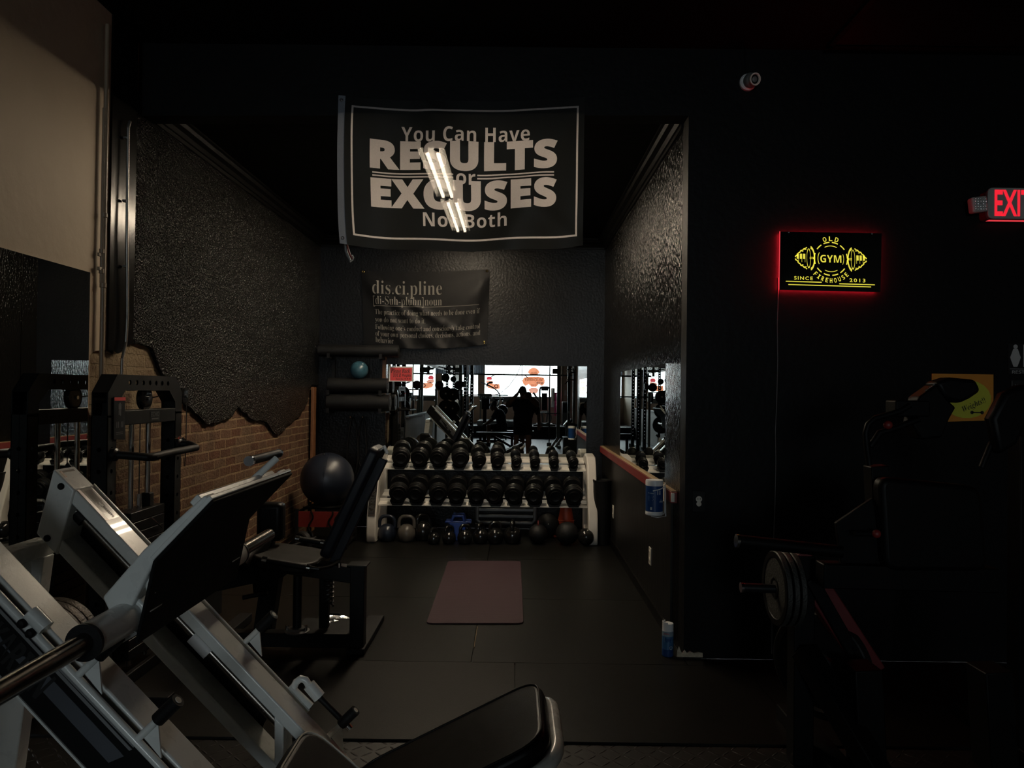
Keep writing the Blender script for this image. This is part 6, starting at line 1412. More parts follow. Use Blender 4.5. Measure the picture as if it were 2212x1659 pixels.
def hand(mb, wrist, d, pn, curl, side):
    """palm, four unequal fingers and a thumb leaving the side of the palm; d along the fingers, pn out of the palm"""
    wrist, d, pn = V(wrist), V(d).normalized(), V(pn).normalized(); s = d.cross(pn).normalized() * side
    R = Matrix((s, d, pn)).transposed(); c = wrist + d * 0.045
    mb.sphere(c, 1, (0.040, 0.050, 0.015), 14, 10, R)
    for i, (o, l) in enumerate(((-0.028, 0.062), (-0.010, 0.074), (0.010, 0.070), (0.027, 0.055))):
        p = wrist + d * 0.080 + s * o; pts = [p - d * 0.02]; a = 0.0
        for k, f in enumerate((0.45, 0.32, 0.23)):
            pts.append(p.copy()); a += rad(curl) * (0.8 + 0.2 * k); p = p + (d * cos(a) + pn * sin(a)) * l * f
        pts.append(p); mb.tube(pts, [0.010, 0.0095, 0.0085, 0.008, 0.006], 8); mb.sphere(p, 0.0068, nu=8, nv=6)
    t0 = wrist + d * 0.030 - s * 0.030; t1 = t0 + (d * 0.6 - s * 0.7 + pn * 0.3).normalized() * 0.032; t2 = t1 + (d * 0.85 + pn * 0.45).normalized() * 0.028
    mb.tube([t0 + s * 0.012, t0, t1, t2], [0.012, 0.012, 0.010, 0.007], 8); mb.sphere(t2, 0.0075, nu=8, nv=6)
def face(mb, c, f, r):
    """nose, brows, lips, chin and ears on a head centred at c looking along f"""
    f = V(f).normalized(); s = f.cross(V((0, 0, 1))).normalized(); u = s.cross(f)
    mb.sphere(c + f * r * 0.98 - u * r * 0.12, r * 0.15, (1, 1, 1.3), 10, 8); mb.sphere(c + f * r * 0.92 - u * r * 0.55, r * 0.16, (1.3, 1, 0.6), 10, 8)
    mb.sphere(c + f * r * 0.72 - u * r * 0.92, r * 0.34, nu=12, nv=8)
    for k in (-1, 1):
        mb.sphere(c + s * k * r * 0.90 - u * r * 0.05, r * 0.22, (0.5, 0.8, 1.3), 10, 8); mb.sphere(c + f * r * 0.86 + s * k * r * 0.36 + u * r * 0.18, r * 0.17, (1.3, 0.8, 0.5), 10, 8)
def person(label, J, shirt_m, short_m, look=(0, 1, 0), hands=None, hr=0.098, bulk=1.0, group=None, shoes=True):
    base = V(((J['hip'][0]), J['hip'][1], 0)); t = thing('person', label, 'person', base, group)
    hip, chest, neck, head = (V(J[k]) for k in ('hip', 'chest', 'neck', 'head')); k = bulk
    up = (chest - hip).normalized(); sd = (V(J['shR']) - V(J['shL'])).normalized(); fw_ = up.cross(sd) * -1
    Rt = Matrix((sd, fw_, up)).transposed()
    b = MB()
    mid = hip.lerp(chest, 0.5)
    for c, s in ((hip, (0.165 * k, 0.12 * k, 0.13)), (mid, (0.155 * k, 0.118 * k, 0.16)), (chest, (0.185 * k, 0.125 * k, 0.17)), (chest + up * 0.10, (0.165 * k, 0.09 * k, 0.08))): b.sphere(c, 1, s, 20, 14, Rt)
    limb(b, [neck - (head - neck) * 0.35, neck, head], [0.068, 0.056, 0.06])
    f = V(look).normalized(); b.sphere(head, hr, (0.80, 0.95, 1.16), 22, 16, Matrix((f.cross(V((0, 0, 1))).normalized(), f, V((0, 0, 1)))).transposed()); face(b, head, f, hr * 0.95)
    for a in 'LR':
        limb(b, [J['sh' + a], J['el' + a], J['wr' + a]], [0.064 * k, 0.050 * k, 0.036])
        limb(b, [hip + sd * (0.085 if a == 'R' else -0.085) * k, J['kn' + a], J['an' + a]], [0.085 * k, 0.056, 0.036])
        limb(b, [V(J['kn' + a]).lerp(V(J['an' + a]), 0.15), V(J['kn' + a]).lerp(V(J['an' + a]), 0.35), V(J['kn' + a]).lerp(V(J['an' + a]), 0.6)], [0.05, 0.058, 0.044])
        h = hands[a]; hand(b, J['wr' + a], h[0], h[1], h[2], h[3])
    bo = body_build(b, 'body', M_skin, t, 0.0075)
    s_ = MB()
    for c, s in ((hip + up * 0.03, (0.180 * k, 0.138 * k, 0.13)), (mid, (0.172 * k, 0.135 * k, 0.17)), (chest, (0.200 * k, 0.140 * k, 0.18)), (chest + up * 0.11, (0.178 * k, 0.100 * k, 0.075))): s_.sphere(c, 1, s, 22, 14, Rt)
    for a in 'LR':
        e = V(J['sh' + a]).lerp(V(J['el' + a]), 0.72); limb(s_, [J['sh' + a], e], [0.082 * k, 0.070 * k])
    body_build(s_, 'shirt', shirt_m, t, 0.010, 3)
    p_ = MB(); p_.sphere(hip - up * 0.02, 1, (0.178 * k, 0.135 * k, 0.12), 20, 12, Rt)
    for a in 'LR':
        h0 = hip + sd * (0.085 if a == 'R' else -0.085) * k; limb(p_, [h0, h0.lerp(V(J['kn' + a]), 0.72)], [0.100 * k, 0.084])
    body_build(p_, 'shorts', short_m, t, 0.010, 3)
    hm_ = MB().sphere(head + V((0, 0, hr * 0.14)) - f * hr * 0.10, hr * 1.04, (0.84, 0.98, 1.06), 20, 14, Matrix((f.cross(V((0, 0, 1))).normalized(), f, V((0, 0, 1)))).transposed())
    hm_.build('hair', M_hair, t)
    for a in 'LR':
        an = V(J['an' + a]); fd = V(J.get('foot', look)); fd.z = 0; fd.normalize(); e = MB()
        e.sphere(V((an.x, an.y, 0.045)) + fd * 0.07, 1, (0.048, 0.135, 0.045), 16, 10, Matrix((fd.cross(V((0, 0, 1))), fd, V((0, 0, 1)))).transposed()); e.sphere(V((an.x, an.y, 0.06)), 0.055, nu=12, nv=8)
        e.box(V((an.x, an.y, 0.008)) + fd * 0.07, (0.085, 0.25, 0.016), Matrix((fd.cross(V((0, 0, 1))), fd, V((0, 0, 1)))).transposed())
        body_build(e, 'shoe', M_black, t, 0.008, 3)
    return t
Y1 = -0.46
X0 = PM(1129, 845, Y1).x
J = dict(hip=(X0 + 0.01, Y1, 0.85), chest=(X0 + 0.01, Y1 + 0.02, 1.10), neck=(X0, Y1 + 0.02, 1.31), head=(X0, Y1 + 0.05, 1.445),
    shL=(X0 - 0.19, Y1 + 0.03, 1.235), shR=(X0 + 0.20, Y1 + 0.03, 1.235), elL=(X0 - 0.315, Y1 + 0.10, 1.15), elR=(X0 + 0.31, Y1 + 0.12, 1.16), wrL=(X0 - 0.115, Y1 + 0.27, 1.385), wrR=(X0 + 0.085, Y1 + 0.28, 1.385),
    knL=(X0 - 0.125, Y1 + 0.03, 0.45), knR=(X0 + 0.125, Y1 + 0.03, 0.45), anL=(X0 - 0.135, Y1, 0.075), anR=(X0 + 0.125, Y1 + 0.02, 0.075))
person('person in a dark navy shirt holding up a phone, reflected in the mirror', J, M_navycloth, M_blackcloth,
       hands={'L': ((0.30, 0.75, 0.45), (0.9, -0.3, -0.1), 32, 1), 'R': ((-0.30, 0.75, 0.45), (-0.9, -0.3, -0.1), 32, -1)}, bulk=1.12)
t = thing('phone', 'dark phone held up in both hands of the reflected person', 'phone', (X0 - 0.015, -0.075, 1.38))
cx_ = X0 - 0.015
MB().box((cx_, -0.080, 1.452), (0.155, 0.009, 0.076)).build('case', M_black, t, bevel=0.004, segs=3)
MB().box((cx_ - 0.055, -0.0745, 1.468), (0.034, 0.003, 0.034)).build('camera_bump', M_matte, t, bevel=0.004)
for dx, dz in ((-0.062, 0.022), (-0.048, 0.022), (-0.055, 0.009)): MB().cyl((cx_ + dx, -0.074, 1.452 + dz), (cx_ + dx, -0.0715, 1.452 + dz), 0.0055, n=16).build('lens', M_gloss, t)
Y2 = -1.25; c = PM(1146, 852, Y2); X2 = c.x - 0.05
J = dict(hip=(X2 - 0.06, Y2, 0.74), chest=(X2 - 0.01, Y2, 1.01), neck=(X2, Y2, 1.19), head=(X2, Y2 + 0.02, 1.325), shL=(X2 - 0.17, Y2, 1.13), shR=(X2 + 0.17, Y2, 1.13),
    elL=(X2 - 0.24, Y2 + 0.02, 0.90), elR=(X2 + 0.24, Y2 + 0.03, 0.90), wrL=(X2 - 0.20, Y2 + 0.12, 0.74), wrR=(X2 + 0.25, Y2 + 0.11, 0.70), knL=(X2 - 0.12, Y2 + 0.02, 0.41), knR=(X2 + 0.03, Y2 + 0.03, 0.41), anL=(X2 - 0.13, Y2, 0.075), anR=(X2 + 0.03, Y2, 0.075))
person('person standing behind the one with the phone, one arm hanging, in dark clothes', J, M_blackcloth, M_blackcloth, hands={'L': ((0.1, 0.3, -1), (0, 1, 0.2), 20, 1), 'R': ((-0.05, 0.3, -1), (0, 1, 0.2), 20, -1)}, hr=0.094, bulk=0.84)
Y3 = -3.9
def S3(px, py, dy=0.0): p = PM(px, py, Y3); return (p.x, p.y + dy, p.z)
hp3, ch3 = V(S3(1086, 922)), V(S3(1080, 898))
J = dict(hip=hp3, chest=ch3, neck=S3(1071.5, 884), head=S3(1065.5, 876.5), shL=V(S3(1075, 890)) + V((0, 0.19, 0)), shR=V(S3(1075, 890)) + V((0, -0.19, 0)),
    elL=V(S3(1064, 905)) + V((0, 0.20, 0)), elR=V(S3(1064, 905)) + V((0, -0.20, 0)), wrL=V(S3(1052, 914)) + V((0, 0.08, 0)), wrR=V(S3(1052, 914)) + V((0, -0.08, 0)),
    knL=V(S3(1056, 922)) + V((0, 0.13, 0)), knR=V(S3(1056, 922)) + V((0, -0.13, 0)), anL=V(S3(1055, 957)) + V((0, 0.13, 0)), anR=V(S3(1055, 957)) + V((0, -0.13, 0)), foot=(-1, 0, 0))
for a in 'LR': J['an' + a].z = 0.075
person('person in a navy shirt sitting bent forward on a bench, reflected in the rear mirror', J, M_navycloth, M_blackcloth, look=(-0.9, 0.1, -0.42), hands={'L': ((-1, -0.3, -0.2), (0, -0.3, -1), 25, 1), 'R': ((-1, 0.3, -0.2), (0, 0.3, -1), 25, -1)})
# bench under the sitting person
def mpart(t): return lambda mb, nm, m=M_matte, bev=0.005, **k: mb.build(nm, m, t, bevel=bev, **k)
t = thing('flat_bench', 'black flat bench under the sitting person', 'bench', (hp3.x, Y3, 0)); P = mpart(t)
zb_ = hp3.z - 0.10; P(MB().box((hp3.x + 0.25, Y3, zb_ - 0.03), (1.15, 0.28, 0.07)), 'pad', M_vinyl, 0.015)
for dx in (-0.2, 0.7): P(MB().box((hp3.x + dx, Y3, (zb_ - 0.06) / 2), (0.06, 0.06, zb_ - 0.06)), 'leg'); P(MB().box((hp3.x + dx, Y3, 0.02), (0.07, 0.45, 0.04)), 'foot')
P(MB().bar((hp3.x - 0.2, Y3, zb_ - 0.10), (hp3.x + 0.7, Y3, 0.10), 0.05, 0.05), 'brace')
# nearer bench with a seat and diagonal strut
Yb = -1.9
b0, b1 = PM(1028, 936, Yb), PM(1112, 934, Yb)
t = thing('weight_bench', 'long black weight bench with a diagonal strut, reflected left of the standing person', 'bench', ((b0.x + b1.x) / 2, Yb, 0)); P = mpart(t)
P(MB().box(((b0.x + b1.x) / 2, Yb, b0.z), (b1.x - b0.x, 0.28, 0.065)), 'pad', M_vinyl, 0.015)
for f_ in (0.12, 0.93):
    x = b0.x + (b1.x - b0.x) * f_; P(MB().box((x, Yb, b0.z / 2 - 0.02), (0.06, 0.06, b0.z - 0.04)), 'leg'); P(MB().box((x, Yb, 0.02), (0.08, 0.5, 0.04)), 'foot')
P(MB().bar((b0.x + 0.45 * (b1.x - b0.x), Yb, b0.z - 0.06), (b1.x + 0.05, Yb, 0.06), 0.05, 0.05), 'strut')
# ---- smith rack across the room
Yr = -4.0
pl_, pr_ = PM(995, 808, Yr), PM(1207, 811, Yr)
t = thing('smith_rack', 'grey-green rack frame with a high cross bar, spanning the reflected room', 'rack', ((pl_.x + pr_.x) / 2, Yr, 0)); P = mpart(t)
for x in (pl_.x, pr_.x):
    P(MB().box2((x - 0.045, Yr - 0.045, 0), (x + 0.045, Yr + 0.045, 2.35)), 'upright', M_sage); P(MB().box2((x - 0.05, Yr - 0.7, 0), (x + 0.05, Yr + 0.6, 0.06)), 'foot', M_sage)
    P(MB().box((x - 0.06, Yr + 0.02, pl_.z + 0.10), (0.22, 0.12, 0.14)), 'counterweight_cover', M_sage, 0.03, segs=3)
P(MB().cyl((pl_.x - 0.3, Yr, pl_.z), (pr_.x + 0.45, Yr, pr_.z), 0.022, n=14), 'cross_bar', M_sage, 0)
for px in (1187, 1012): x = PM(px, 860, Yr).x; P(MB().cyl((x, Yr + 0.06, 0.1), (x, Yr + 0.06, 2.3), 0.016, n=12), 'guide_rod', M_black, 0); P(MB().box((x, Yr + 0.06, 0.06), (0.12, 0.10, 0.10)), 'rod_foot', M_sage)
zb2 = PM(1195, 893, Yr).z; P(MB().cyl((pr_.x - 0.35, Yr + 0.07, zb2), (pr_.x + 0.05, Yr + 0.07, zb2), 0.014, n=12), 'catch_bar', M_black, 0)
for px, py in ((1066, 814), (1135, 813)): p = PM(px, py, Yr); s = -1 if px < 1100 else 1; P(MB().tube([(p.x - s * 0.10, Yr, pl_.z), (p.x, Yr, pl_.z - 0.02), (p.x + s * 0.06, Yr, pl_.z - 0.07)], 0.014, 8), 'pull_handle', M_black, 0)
# rope hanging from the bar across the window
pts = [PM(x, y, Yr + 0.1) for x, y in ((1128, 780), (1122, 796), (1115, 812), (1100, 833), (1085, 846), (1075, 852), (1066, 853))]
tag(MB().tube(pts, 0.010, 8).build('cable', M_darkred), 'dark red cable sagging in front of the reflected window', 'cable')
# ---- plate storage with perforated posts
Yp = -0.75
t = thing('plate_rack', 'black perforated plate rack loaded with plates and balls, reflected behind the leg press', 'rack', (PM(970, 880, Yp).x, Yp, 0)); P = mpart(t)
plates = []
for k, px in enumerate((964, 979)):
    x = PM(px, 860, Yp).x
    hs = [circ(0.028, 0.9 + 0.055 * i, 0.011, 10) for i in range(22)]
    P(MB().plate([(0, 0), (0.056, 0), (0.056, 2.15), (0, 2.15)], hs, (x - 0.028, Yp - 0.15, 0), (1, 0, 0), (0, 0, 1), (0, 0.006, 0)), 'perforated_post', M_matte, 0)
    P(MB().box2((x - 0.05, Yp - 0.45, 0), (x + 0.05, Yp + 0.25, 0.06)), 'foot')
    for py in ((850, 880, 910) if k == 0 else (852, 882, 912)):
        z = PM(px, py, Yp).z; P(MB().cyl((x, Yp - 0.14, z), (x, Yp + 0.12, z), 0.02, n=12), 'peg', M_chrome, 0); plates.append((x, z, k, py))
xs2 = [PM(q, 860, Yp).x for q in (964, 979)]; P(MB().box2((xs2[0], Yp - 0.18, 2.0), (xs2[1], Yp - 0.15, 2.08)), 'tie'); P(MB().box2((xs2[0], Yp - 0.18, 0.2), (xs2[1], Yp - 0.15, 0.28)), 'tie')
PN = {850: 'upper', 852: 'upper', 880: 'middle', 882: 'middle', 910: 'lowest', 912: 'lowest'}
for x, z, k, py in plates:
    r = {850: 0.15, 852: 0.14, 880: 0.165, 882: 0.16, 910: 0.20, 912: 0.19}[py]
    pt_ = thing('weight_plate', '%s black plate on the %s post of the reflected plate rack' % (PN[py], ('left', 'right')[k]), 'weight plate', (x, Yp + 0.02, z - r), 'plates on the reflected rack')
    MB().lathe([(0.022, 0.0), (0.04, 0), (0.05, 0.010), (r * 0.8, 0.010), (r * 0.86, 0), (r - 0.004, 0), (r, 0.006), (r, 0.05), (r - 0.004, 0.056), (0.022, 0.056)], (x, Yp + 0.09 + 0.02 * k, z), (0, -1, 0), 36).build('disc', M_rubber, pt_)
for px, py, rr, lb in ((962, 816, 0.092, 'larger black wall ball on top of the left post of the reflected rack'), (979, 819, 0.066, 'smaller black ball on top of the right post of the reflected rack')):
    p = PM(px, py, Yp); b_ = thing('wall_ball', lb, 'ball', (p.x, Yp + 0.02, p.z - rr)); MB().sphere((p.x, Yp - 0.04, p.z), rr).build('shell', M_rubber, b_)
for px, lb in ((949, 'dark red ball at the left of the reflected plate rack'), (991, 'dark red ball at the right of the reflected plate rack')):
    p = PM(px, 832, -1.3); b_ = thing('slam_ball', lb, 'ball', (p.x, -1.3, p.z - 0.10)); MB().sphere(p, 0.10).build('shell', M_darkred, b_)
t = thing('ball_shelf', 'dark shelf carrying the red balls behind the reflected plate rack', 'shelf', (PM(970, 850, -1.3).x, -1.3, 0)); P = mpart(t)
xa, xb = PM(940, 850, -1.3).x, PM(1000, 850, -1.3).x; zs_ = PM(970, 832, -1.3).z - 0.10
P(MB().box2((xa, -1.42, zs_ - 0.02), (xb, -1.18, zs_)), 'board'); P(MB().box2((xa, -1.32, 0), (xa + 0.05, -1.27, zs_)), 'post', M_sage); P(MB().box2((xb - 0.05, -1.32, 0), (xb, -1.27, zs_)), 'post', M_sage)
# ---- power rack with perforated uprights
Yw = -1.6
t = thing('power_rack', 'dark perforated power rack, reflected just right of the leg press', 'rack', (PM(1012, 880, Yw).x, Yw, 0)); P = mpart(t)
for px, yy in ((1005, Yw), (1019, Yw), (1008, Yw - 1.1), (1020, Yw - 1.1)):
    x = PM(px, 860, yy).x; hs = [circ(0.036, 0.4 + 0.08 * i, 0.012, 10) for i in range(23)]
    P(MB().plate([(0, 0), (0.072, 0), (0.072, 2.3), (0, 2.3)], hs, (x - 0.036, yy, 0), (1, 0, 0), (0, 0, 1), (0, 0.07, 0)), 'upright', M_matte, 0)
xa, xb = PM(1005, 860, Yw).x, PM(1019, 860, Yw).x
P(MB().box2((xa - 0.04, Yw, 2.22), (xb + 0.04, Yw + 0.07, 2.30)), 'cross_member'); P(MB().box2((xa, Yw - 1.1, 0), (xa + 0.07, Yw + 0.07, 0.07)), 'base'); P(MB().box2((xb - 0.03, Yw - 1.1, 0), (xb + 0.04, Yw + 0.07, 0.07)), 'base')
z_ = PM(1010, 812, Yw).z
P(MB().box((xa - 0.02, Yw + 0.09, z_ - 0.2), (0.10, 0.10, 0.14)), 'j_cup', M_sage)
bz = PM(1010, 853, Yw).z
bb = thing('barbell', 'black barbell racked across the reflected power rack', 'barbell', (xb, Yw + 0.11, bz)); MB().cyl((xa - 0.25, Yw + 0.12, bz), (xb + 0.85, Yw + 0.12, bz), 0.014, n=12).build('bar', M_steel, bb)
for k in range(2): MB().cyl((xa - 0.10 - 0.06 * k, Yw + 0.12, bz), (xa - 0.06 - 0.06 * k, Yw + 0.12, bz), 0.12, n=28).build('loaded_plate', M_rubber, bb)
# ---- machine cluster with a curved arm in front of the window
Yc = -5.2
t = thing('arm_machine', 'dark cable machine with a big curved arm in front of the reflected window', 'gym machine', (PM(1062, 880, Yc).x, Yc, 0)); P = mpart(t)
def c5(px, py, dy=0.0): return PM(px, py, Yc + dy)
P(MB().tube([c5(*p) for p in ((1039, 826), (1052, 831), (1066, 838), (1074, 844), (1079, 852), (1080, 862), (1077, 872), (1072, 880))], 0.020, 10), 'curved_arm', M_chrome, 0)
P(MB().tube([c5(*p) for p in ((1051, 835), (1053, 829), (1058, 826), (1064, 826))], 0.022, 10), 'grip', M_rubber, 0)
P(MB().box2(c5(1035, 850), c5(1063, 862, -0.3)), 'head_box', M_sage, 0.03)
P(MB().box2(c5(1040, 860), c5(1058, 884, -0.3)), 'body_box', M_navyv, 0.03)
P(MB().box2((c5(1047, 870).x - 0.05, Yc - 0.2, 0), (c5(1047, 870).x + 0.05, Yc - 0.1, c5(1047, 870).z)), 'post'); P(MB().box2((c5(1030, 870).x, Yc - 0.25, 0), (c5(1090, 870).x, Yc - 0.05, 0.07)), 'base')
P(MB().box2(c5(1068, 860), c5(1088, 864.5, -0.2)), 'arm_pad', M_vinyl, 0.02)
P(MB().bar(c5(1078, 862), (c5(1050, 862).x, Yc - 0.1, c5(1050, 880).z), 0.05, 0.05), 'pad_arm')
for i in range(6): p = c5(1036 + 4.5 * i, 856 + 2 * (i % 2)); P(MB().sphere(p + V((0, 0.05, 0)), 0.022, nu=10, nv=8), 'bolt_cover', M_chrome, 0)
Yb2 = -6.3; p = PM(1085, 886, Yb2); rr = PM(1097, 886, Yb2).x - p.x
t = thing('stability_ball', 'dark stability ball with a bright rim, against the reflected brown wall', 'ball', (p.x, Yb2, p.z - rr)); MB().sphere(p, rr, nu=32, nv=20).build('shell', M_gloss, t)
t = thing('ball_stand', 'dark stand under the reflected stability ball', 'stand', (p.x, Yb2, 0)); P = mpart(t)
P(MB().torus((p.x, Yb2, p.z - rr + 0.02), (0, 0, 1), rr * 0.55, 0.02, 28, 8), 'ring', M_matte, 0)
for a in range(3): P(MB().cyl((p.x + rr * 0.55 * cos(a * 2.1), Yb2 + rr * 0.55 * sin(a * 2.1), p.z - rr + 0.02), (p.x + rr * 0.7 * cos(a * 2.1), Yb2 + rr * 0.7 * sin(a * 2.1), 0), 0.018, n=10), 'leg', M_matte, 0)
# treadmills on the platform
for k, (px, lb) in enumerate(((1104, 'treadmill on the platform, reflected between the sitting and standing people'), (1055, 'treadmill on the platform, reflected behind the sitting person'))):
    x = PM(px, 895, -8.6).x; t = thing('treadmill', lb, 'treadmill', (x, -8.6, 0.352), 'treadmills on the platform'); P = mpart(t)
    P(MB().box2((x - 0.32, -9.3, 0.36), (x + 0.32, -7.75, 0.50)), 'deck', M_grey, 0.02); P(MB().box2((x - 0.22, -9.2, 0.498), (x + 0.22, -7.78, 0.505)), 'belt', M_rubber, 0)
    for s in (-1, 1): P(MB().bar((x + s * 0.30, -9.25, 0.45), (x + s * 0.30, -9.4, 1.15), 0.05, 0.06), 'mast', M_grey); P(MB().cyl((x + s * 0.30, -9.38, 1.12), (x + s * 0.30, -8.9, 1.10), 0.018, n=10), 'hand_rail', M_grey, 0)
    P(MB().box((x, -9.42, 1.17), (0.66, 0.08, 0.16)), 'console', M_grey, 0.02)
# weight-stack machine and elliptical right of the people
Ym = -8.3
def c6(px, py, dy=0.0): return PM(px, py, Ym + dy)
t = thing('stack_machine', 'grey weight-stack machine on the platform, reflected right of the standing people', 'gym machine', (c6(1175, 880).x, Ym, 0.352)); P = mpart(t)
x0, x1 = c6(1166, 860).x, c6(1187, 860).x; zt2_ = c6(1175, 836).z
for x in (x0, x1): P(MB().cyl((x, Ym, 0.36), (x, Ym, zt2_ - 0.08), 0.03, n=14), 'side_tube', M_grey, 0)
P(MB().tube([(x0, Ym, zt2_ - 0.09), (x0 + 0.02, Ym, zt2_ - 0.02), (x0 + 0.09, Ym, zt2_), (x1 - 0.09, Ym, zt2_), (x1 - 0.02, Ym, zt2_ - 0.02), (x1, Ym, zt2_ - 0.09)], 0.03, 12), 'top_tube', M_grey, 0)
P(MB().box2((x0 + 0.04, Ym - 0.05, zt2_ - 0.12), (x1 - 0.04, Ym + 0.05, zt2_ - 0.02)), 'head_plate', M_grey)
P(MB().box2(c6(1170, 886, 0.06), c6(1182, 849, -0.06)), 'stack_cover', M_matte, 0.01); P(MB().box2((x0 - 0.1, Ym - 0.4, 0.352), (x1 + 0.1, Ym + 0.22, 0.42)), 'base', M_grey)
P(MB().bar(c6(1152, 848), c6(1166, 868), 0.06, 0.06), 'lever_arm', M_grey)
Yq = -7.9
t = thing('cycle_machine', 'grey exercise cycle on the platform edge, reflected below the weight-stack machine', 'exercise bike', (PM(1176, 905, Yq).x, Yq, 0.352)); P = mpart(t)
def c7(px, py): return PM(px, py, Yq)
P(MB().torus(c7(1176, 903), (0, 1, 0), 0.20, 0.035, 28, 8), 'flywheel', M_grey, 0); P(MB().bar(c7(1168, 890), c7(1182, 889), 0.10, 0.06), 'saddle_beam', M_chrome); P(MB().bar(c7(1172, 912), c7(1170, 890), 0.05, 0.05), 'front_post', M_grey); P(MB().bar(c7(1180, 912), c7(1183, 889), 0.05, 0.05), 'rear_post', M_grey)
xx = c7(1176, 903).x; P(MB().box2((xx - 0.35, Yq - 0.08, 0.352), (xx + 0.35, Yq + 0.08, 0.41)), 'base', M_sage)
# hanging bag, water cylinder and pink banner by the right window jamb
Yh = -9.0
pz = PM(1194, 858, Yh); t = thing('punch_bag', 'pale silver hanging cylinder beside the pink banner, reflected', 'bag', (pz.x, Yh, 1.0)); P = mpart(t)
P(MB().cyl((pz.x, Yh, PM(1194, 880, Yh).z), (pz.x, Yh, PM(1194, 838, Yh).z), 0.065, n=20), 'cylinder', M_chrome, 0.01); P(MB().cyl((pz.x, Yh, PM(1194, 838, Yh).z), (pz.x, Yh, ZC), 0.008, n=8), 'chain', M_black, 0)
pb0, pb1 = PM(1197.5, 898, -9.6), PM(1204, 848, -9.6)
tag(MB().box2((pb0.x, -9.62, pb0.z), (pb1.x, -9.60, pb1.z)).build('pink_banner', mat('pink_fabric', (0.62, 0.06, 0.20), 0.7)), 'bright pink banner hanging at the reflected window jamb', 'banner')
t = thing('drink_cooler', 'pale floor-standing cooler against the reflected brown wall', 'cooler', (PM(1219, 890, -8.8).x, -8.8, 0.352)); P = mpart(t)
x0, x1 = PM(1214, 890, -8.8).x, PM(1225, 890, -8.8).x; zt3 = PM(1219, 868, -8.8).z; P(MB().box2((x0, -9.0, 0.352), (x1, -8.6, zt3)), 'cabinet', M_grey, 0.02); P(MB().box2((x0 + 0.02, -8.6, zt3 - 0.35), (x1 - 0.02, -8.59, zt3 - 0.05)), 'front_panel', M_black)
q0, q1 = PM(1219, 854, WIN_Y + 0.01), PM(1224, 843, WIN_Y + 0.01)
tag(MB().box2((q0.x, WIN_Y + 0.002, q0.z), (q1.x, WIN_Y + 0.006, q1.z)).build('wall_notice', M_signw), 'small pale notice on the reflected brown wall', 'notice')
tag(MB().cyl((PM(1214.5, 830, -9.9).x, -9.9, 0.352), (PM(1214.5, 830, -9.9).x, -9.9, ZC), 0.03, n=14).build('wall_pipe', M_tan), 'vertical tan pipe on the reflected brown wall', 'pipe')
# storage frame with pegs at the right
Yk = -0.4
t = thing('barbell_stand', 'tall dark storage frame with pegs near the right alcove wall, reflected', 'rack', (PM(1234, 860, Yk).x, Yk, 0)); P = mpart(t)
for px in (1229, 1240): x = PM(px, 860, Yk).x; P(MB().box2((x - 0.03, Yk - 0.03, 0), (x + 0.03, Yk + 0.03, 2.1)), 'upright', M_sage if px > 1235 else M_black)
x0, x1 = PM(1229, 860, Yk).x, PM(1240, 860, Yk).x
for py in (800, 806, 822): P(MB().box2((x0 - 0.05, Yk - 0.02, PM(1234, py, Yk).z), (x1 + 0.03, Yk + 0.04, PM(1234, py, Yk).z + 0.03)), 'cross_bar', M_black)
for px, py in ((1227, 806), (1230, 802), (1236, 799), (1240, 796)): p = PM(px, py, Yk); P(MB().box((p.x, Yk + 0.06, p.z), (0.02, 0.10, 0.07)), 'peg', M_wplastic)
P(MB().bar(PM(1220, 830, Yk), PM(1228, 822, Yk), 0.02, 0.02), 'hook', M_black); P(MB().box2((x0 - 0.1, Yk - 0.3, 0), (x1 + 0.05, Yk + 0.08, 0.05)), 'base', M_black)
# bench with a white-lit pad, dark boxes and blue crate below it
Yl = -1.0
t = thing('incline_bench', 'incline bench with a pale lit pad at the right, reflected', 'bench', (PM(1226, 930, Yl).x, Yl, 0)); P = mpart(t)
P(MB().bar(PM(1218, 921, Yl), PM(1232, 905, Yl), 0.28, 0.06), 'pad', M_wplastic, 0.015); P(MB().bar(PM(1221, 922, Yl), PM(1235, 906, Yl), 0.28, 0.05), 'pad_base', M_vinyl, 0.01)  # pad is coloured white to stand for the light falling on it
for (a, b) in (((1192, 965), (1205, 945)), ((1200, 966), (1212, 948))): P(MB().bar(PM(*a, Yl), PM(*b, Yl), 0.05, 0.05), 'strut', M_grey)
P(MB().box2((PM(1182, 967, Yl).x, Yl - 0.2, 0), (PM(1215, 967, Yl).x, Yl + 0.2, 0.05)), 'base'); P(MB().bar((PM(1226, 918, Yl).x, Yl, PM(1226, 918, Yl).z), (PM(1226, 918, Yl).x, Yl, 0), 0.07, 0.07), 'post')
x = PM(1233, 935, -0.1)
t = thing('blue_bin', 'dark blue bin between the reflected bench and the right wall', 'bin', (x.x, -0.1, 0.33)); zb3, zt3 = PM(1231, 944, -0.1).z, PM(1231, 925, -0.1).z
MB().lathe([(0.07, 0), (0.08, zt3 - zb3), (0.074, zt3 - zb3), (0.066, 0.01)], (x.x, -0.1, zb3), n=24).build('body', M_navy, t)
t = thing('side_cabinet', 'black cabinet carrying the dark blue bin, reflected', 'cabinet', (x.x, -0.1, 0)); P = mpart(t); P(MB().box2((x.x - 0.16, -0.28, 0.02), (x.x + 0.14, 0.08, zb3 - 0.012)), 'body', M_matte, 0.006); P(MB().box2((x.x - 0.17, -0.29, zb3 - 0.012), (x.x + 0.15, 0.09, zb3)), 'top', M_grey, 0.003); P(MB().box2((x.x - 0.15, 0.08, 0.04), (x.x + 0.13, 0.09, zb3 - 0.03)), 'door', M_black)
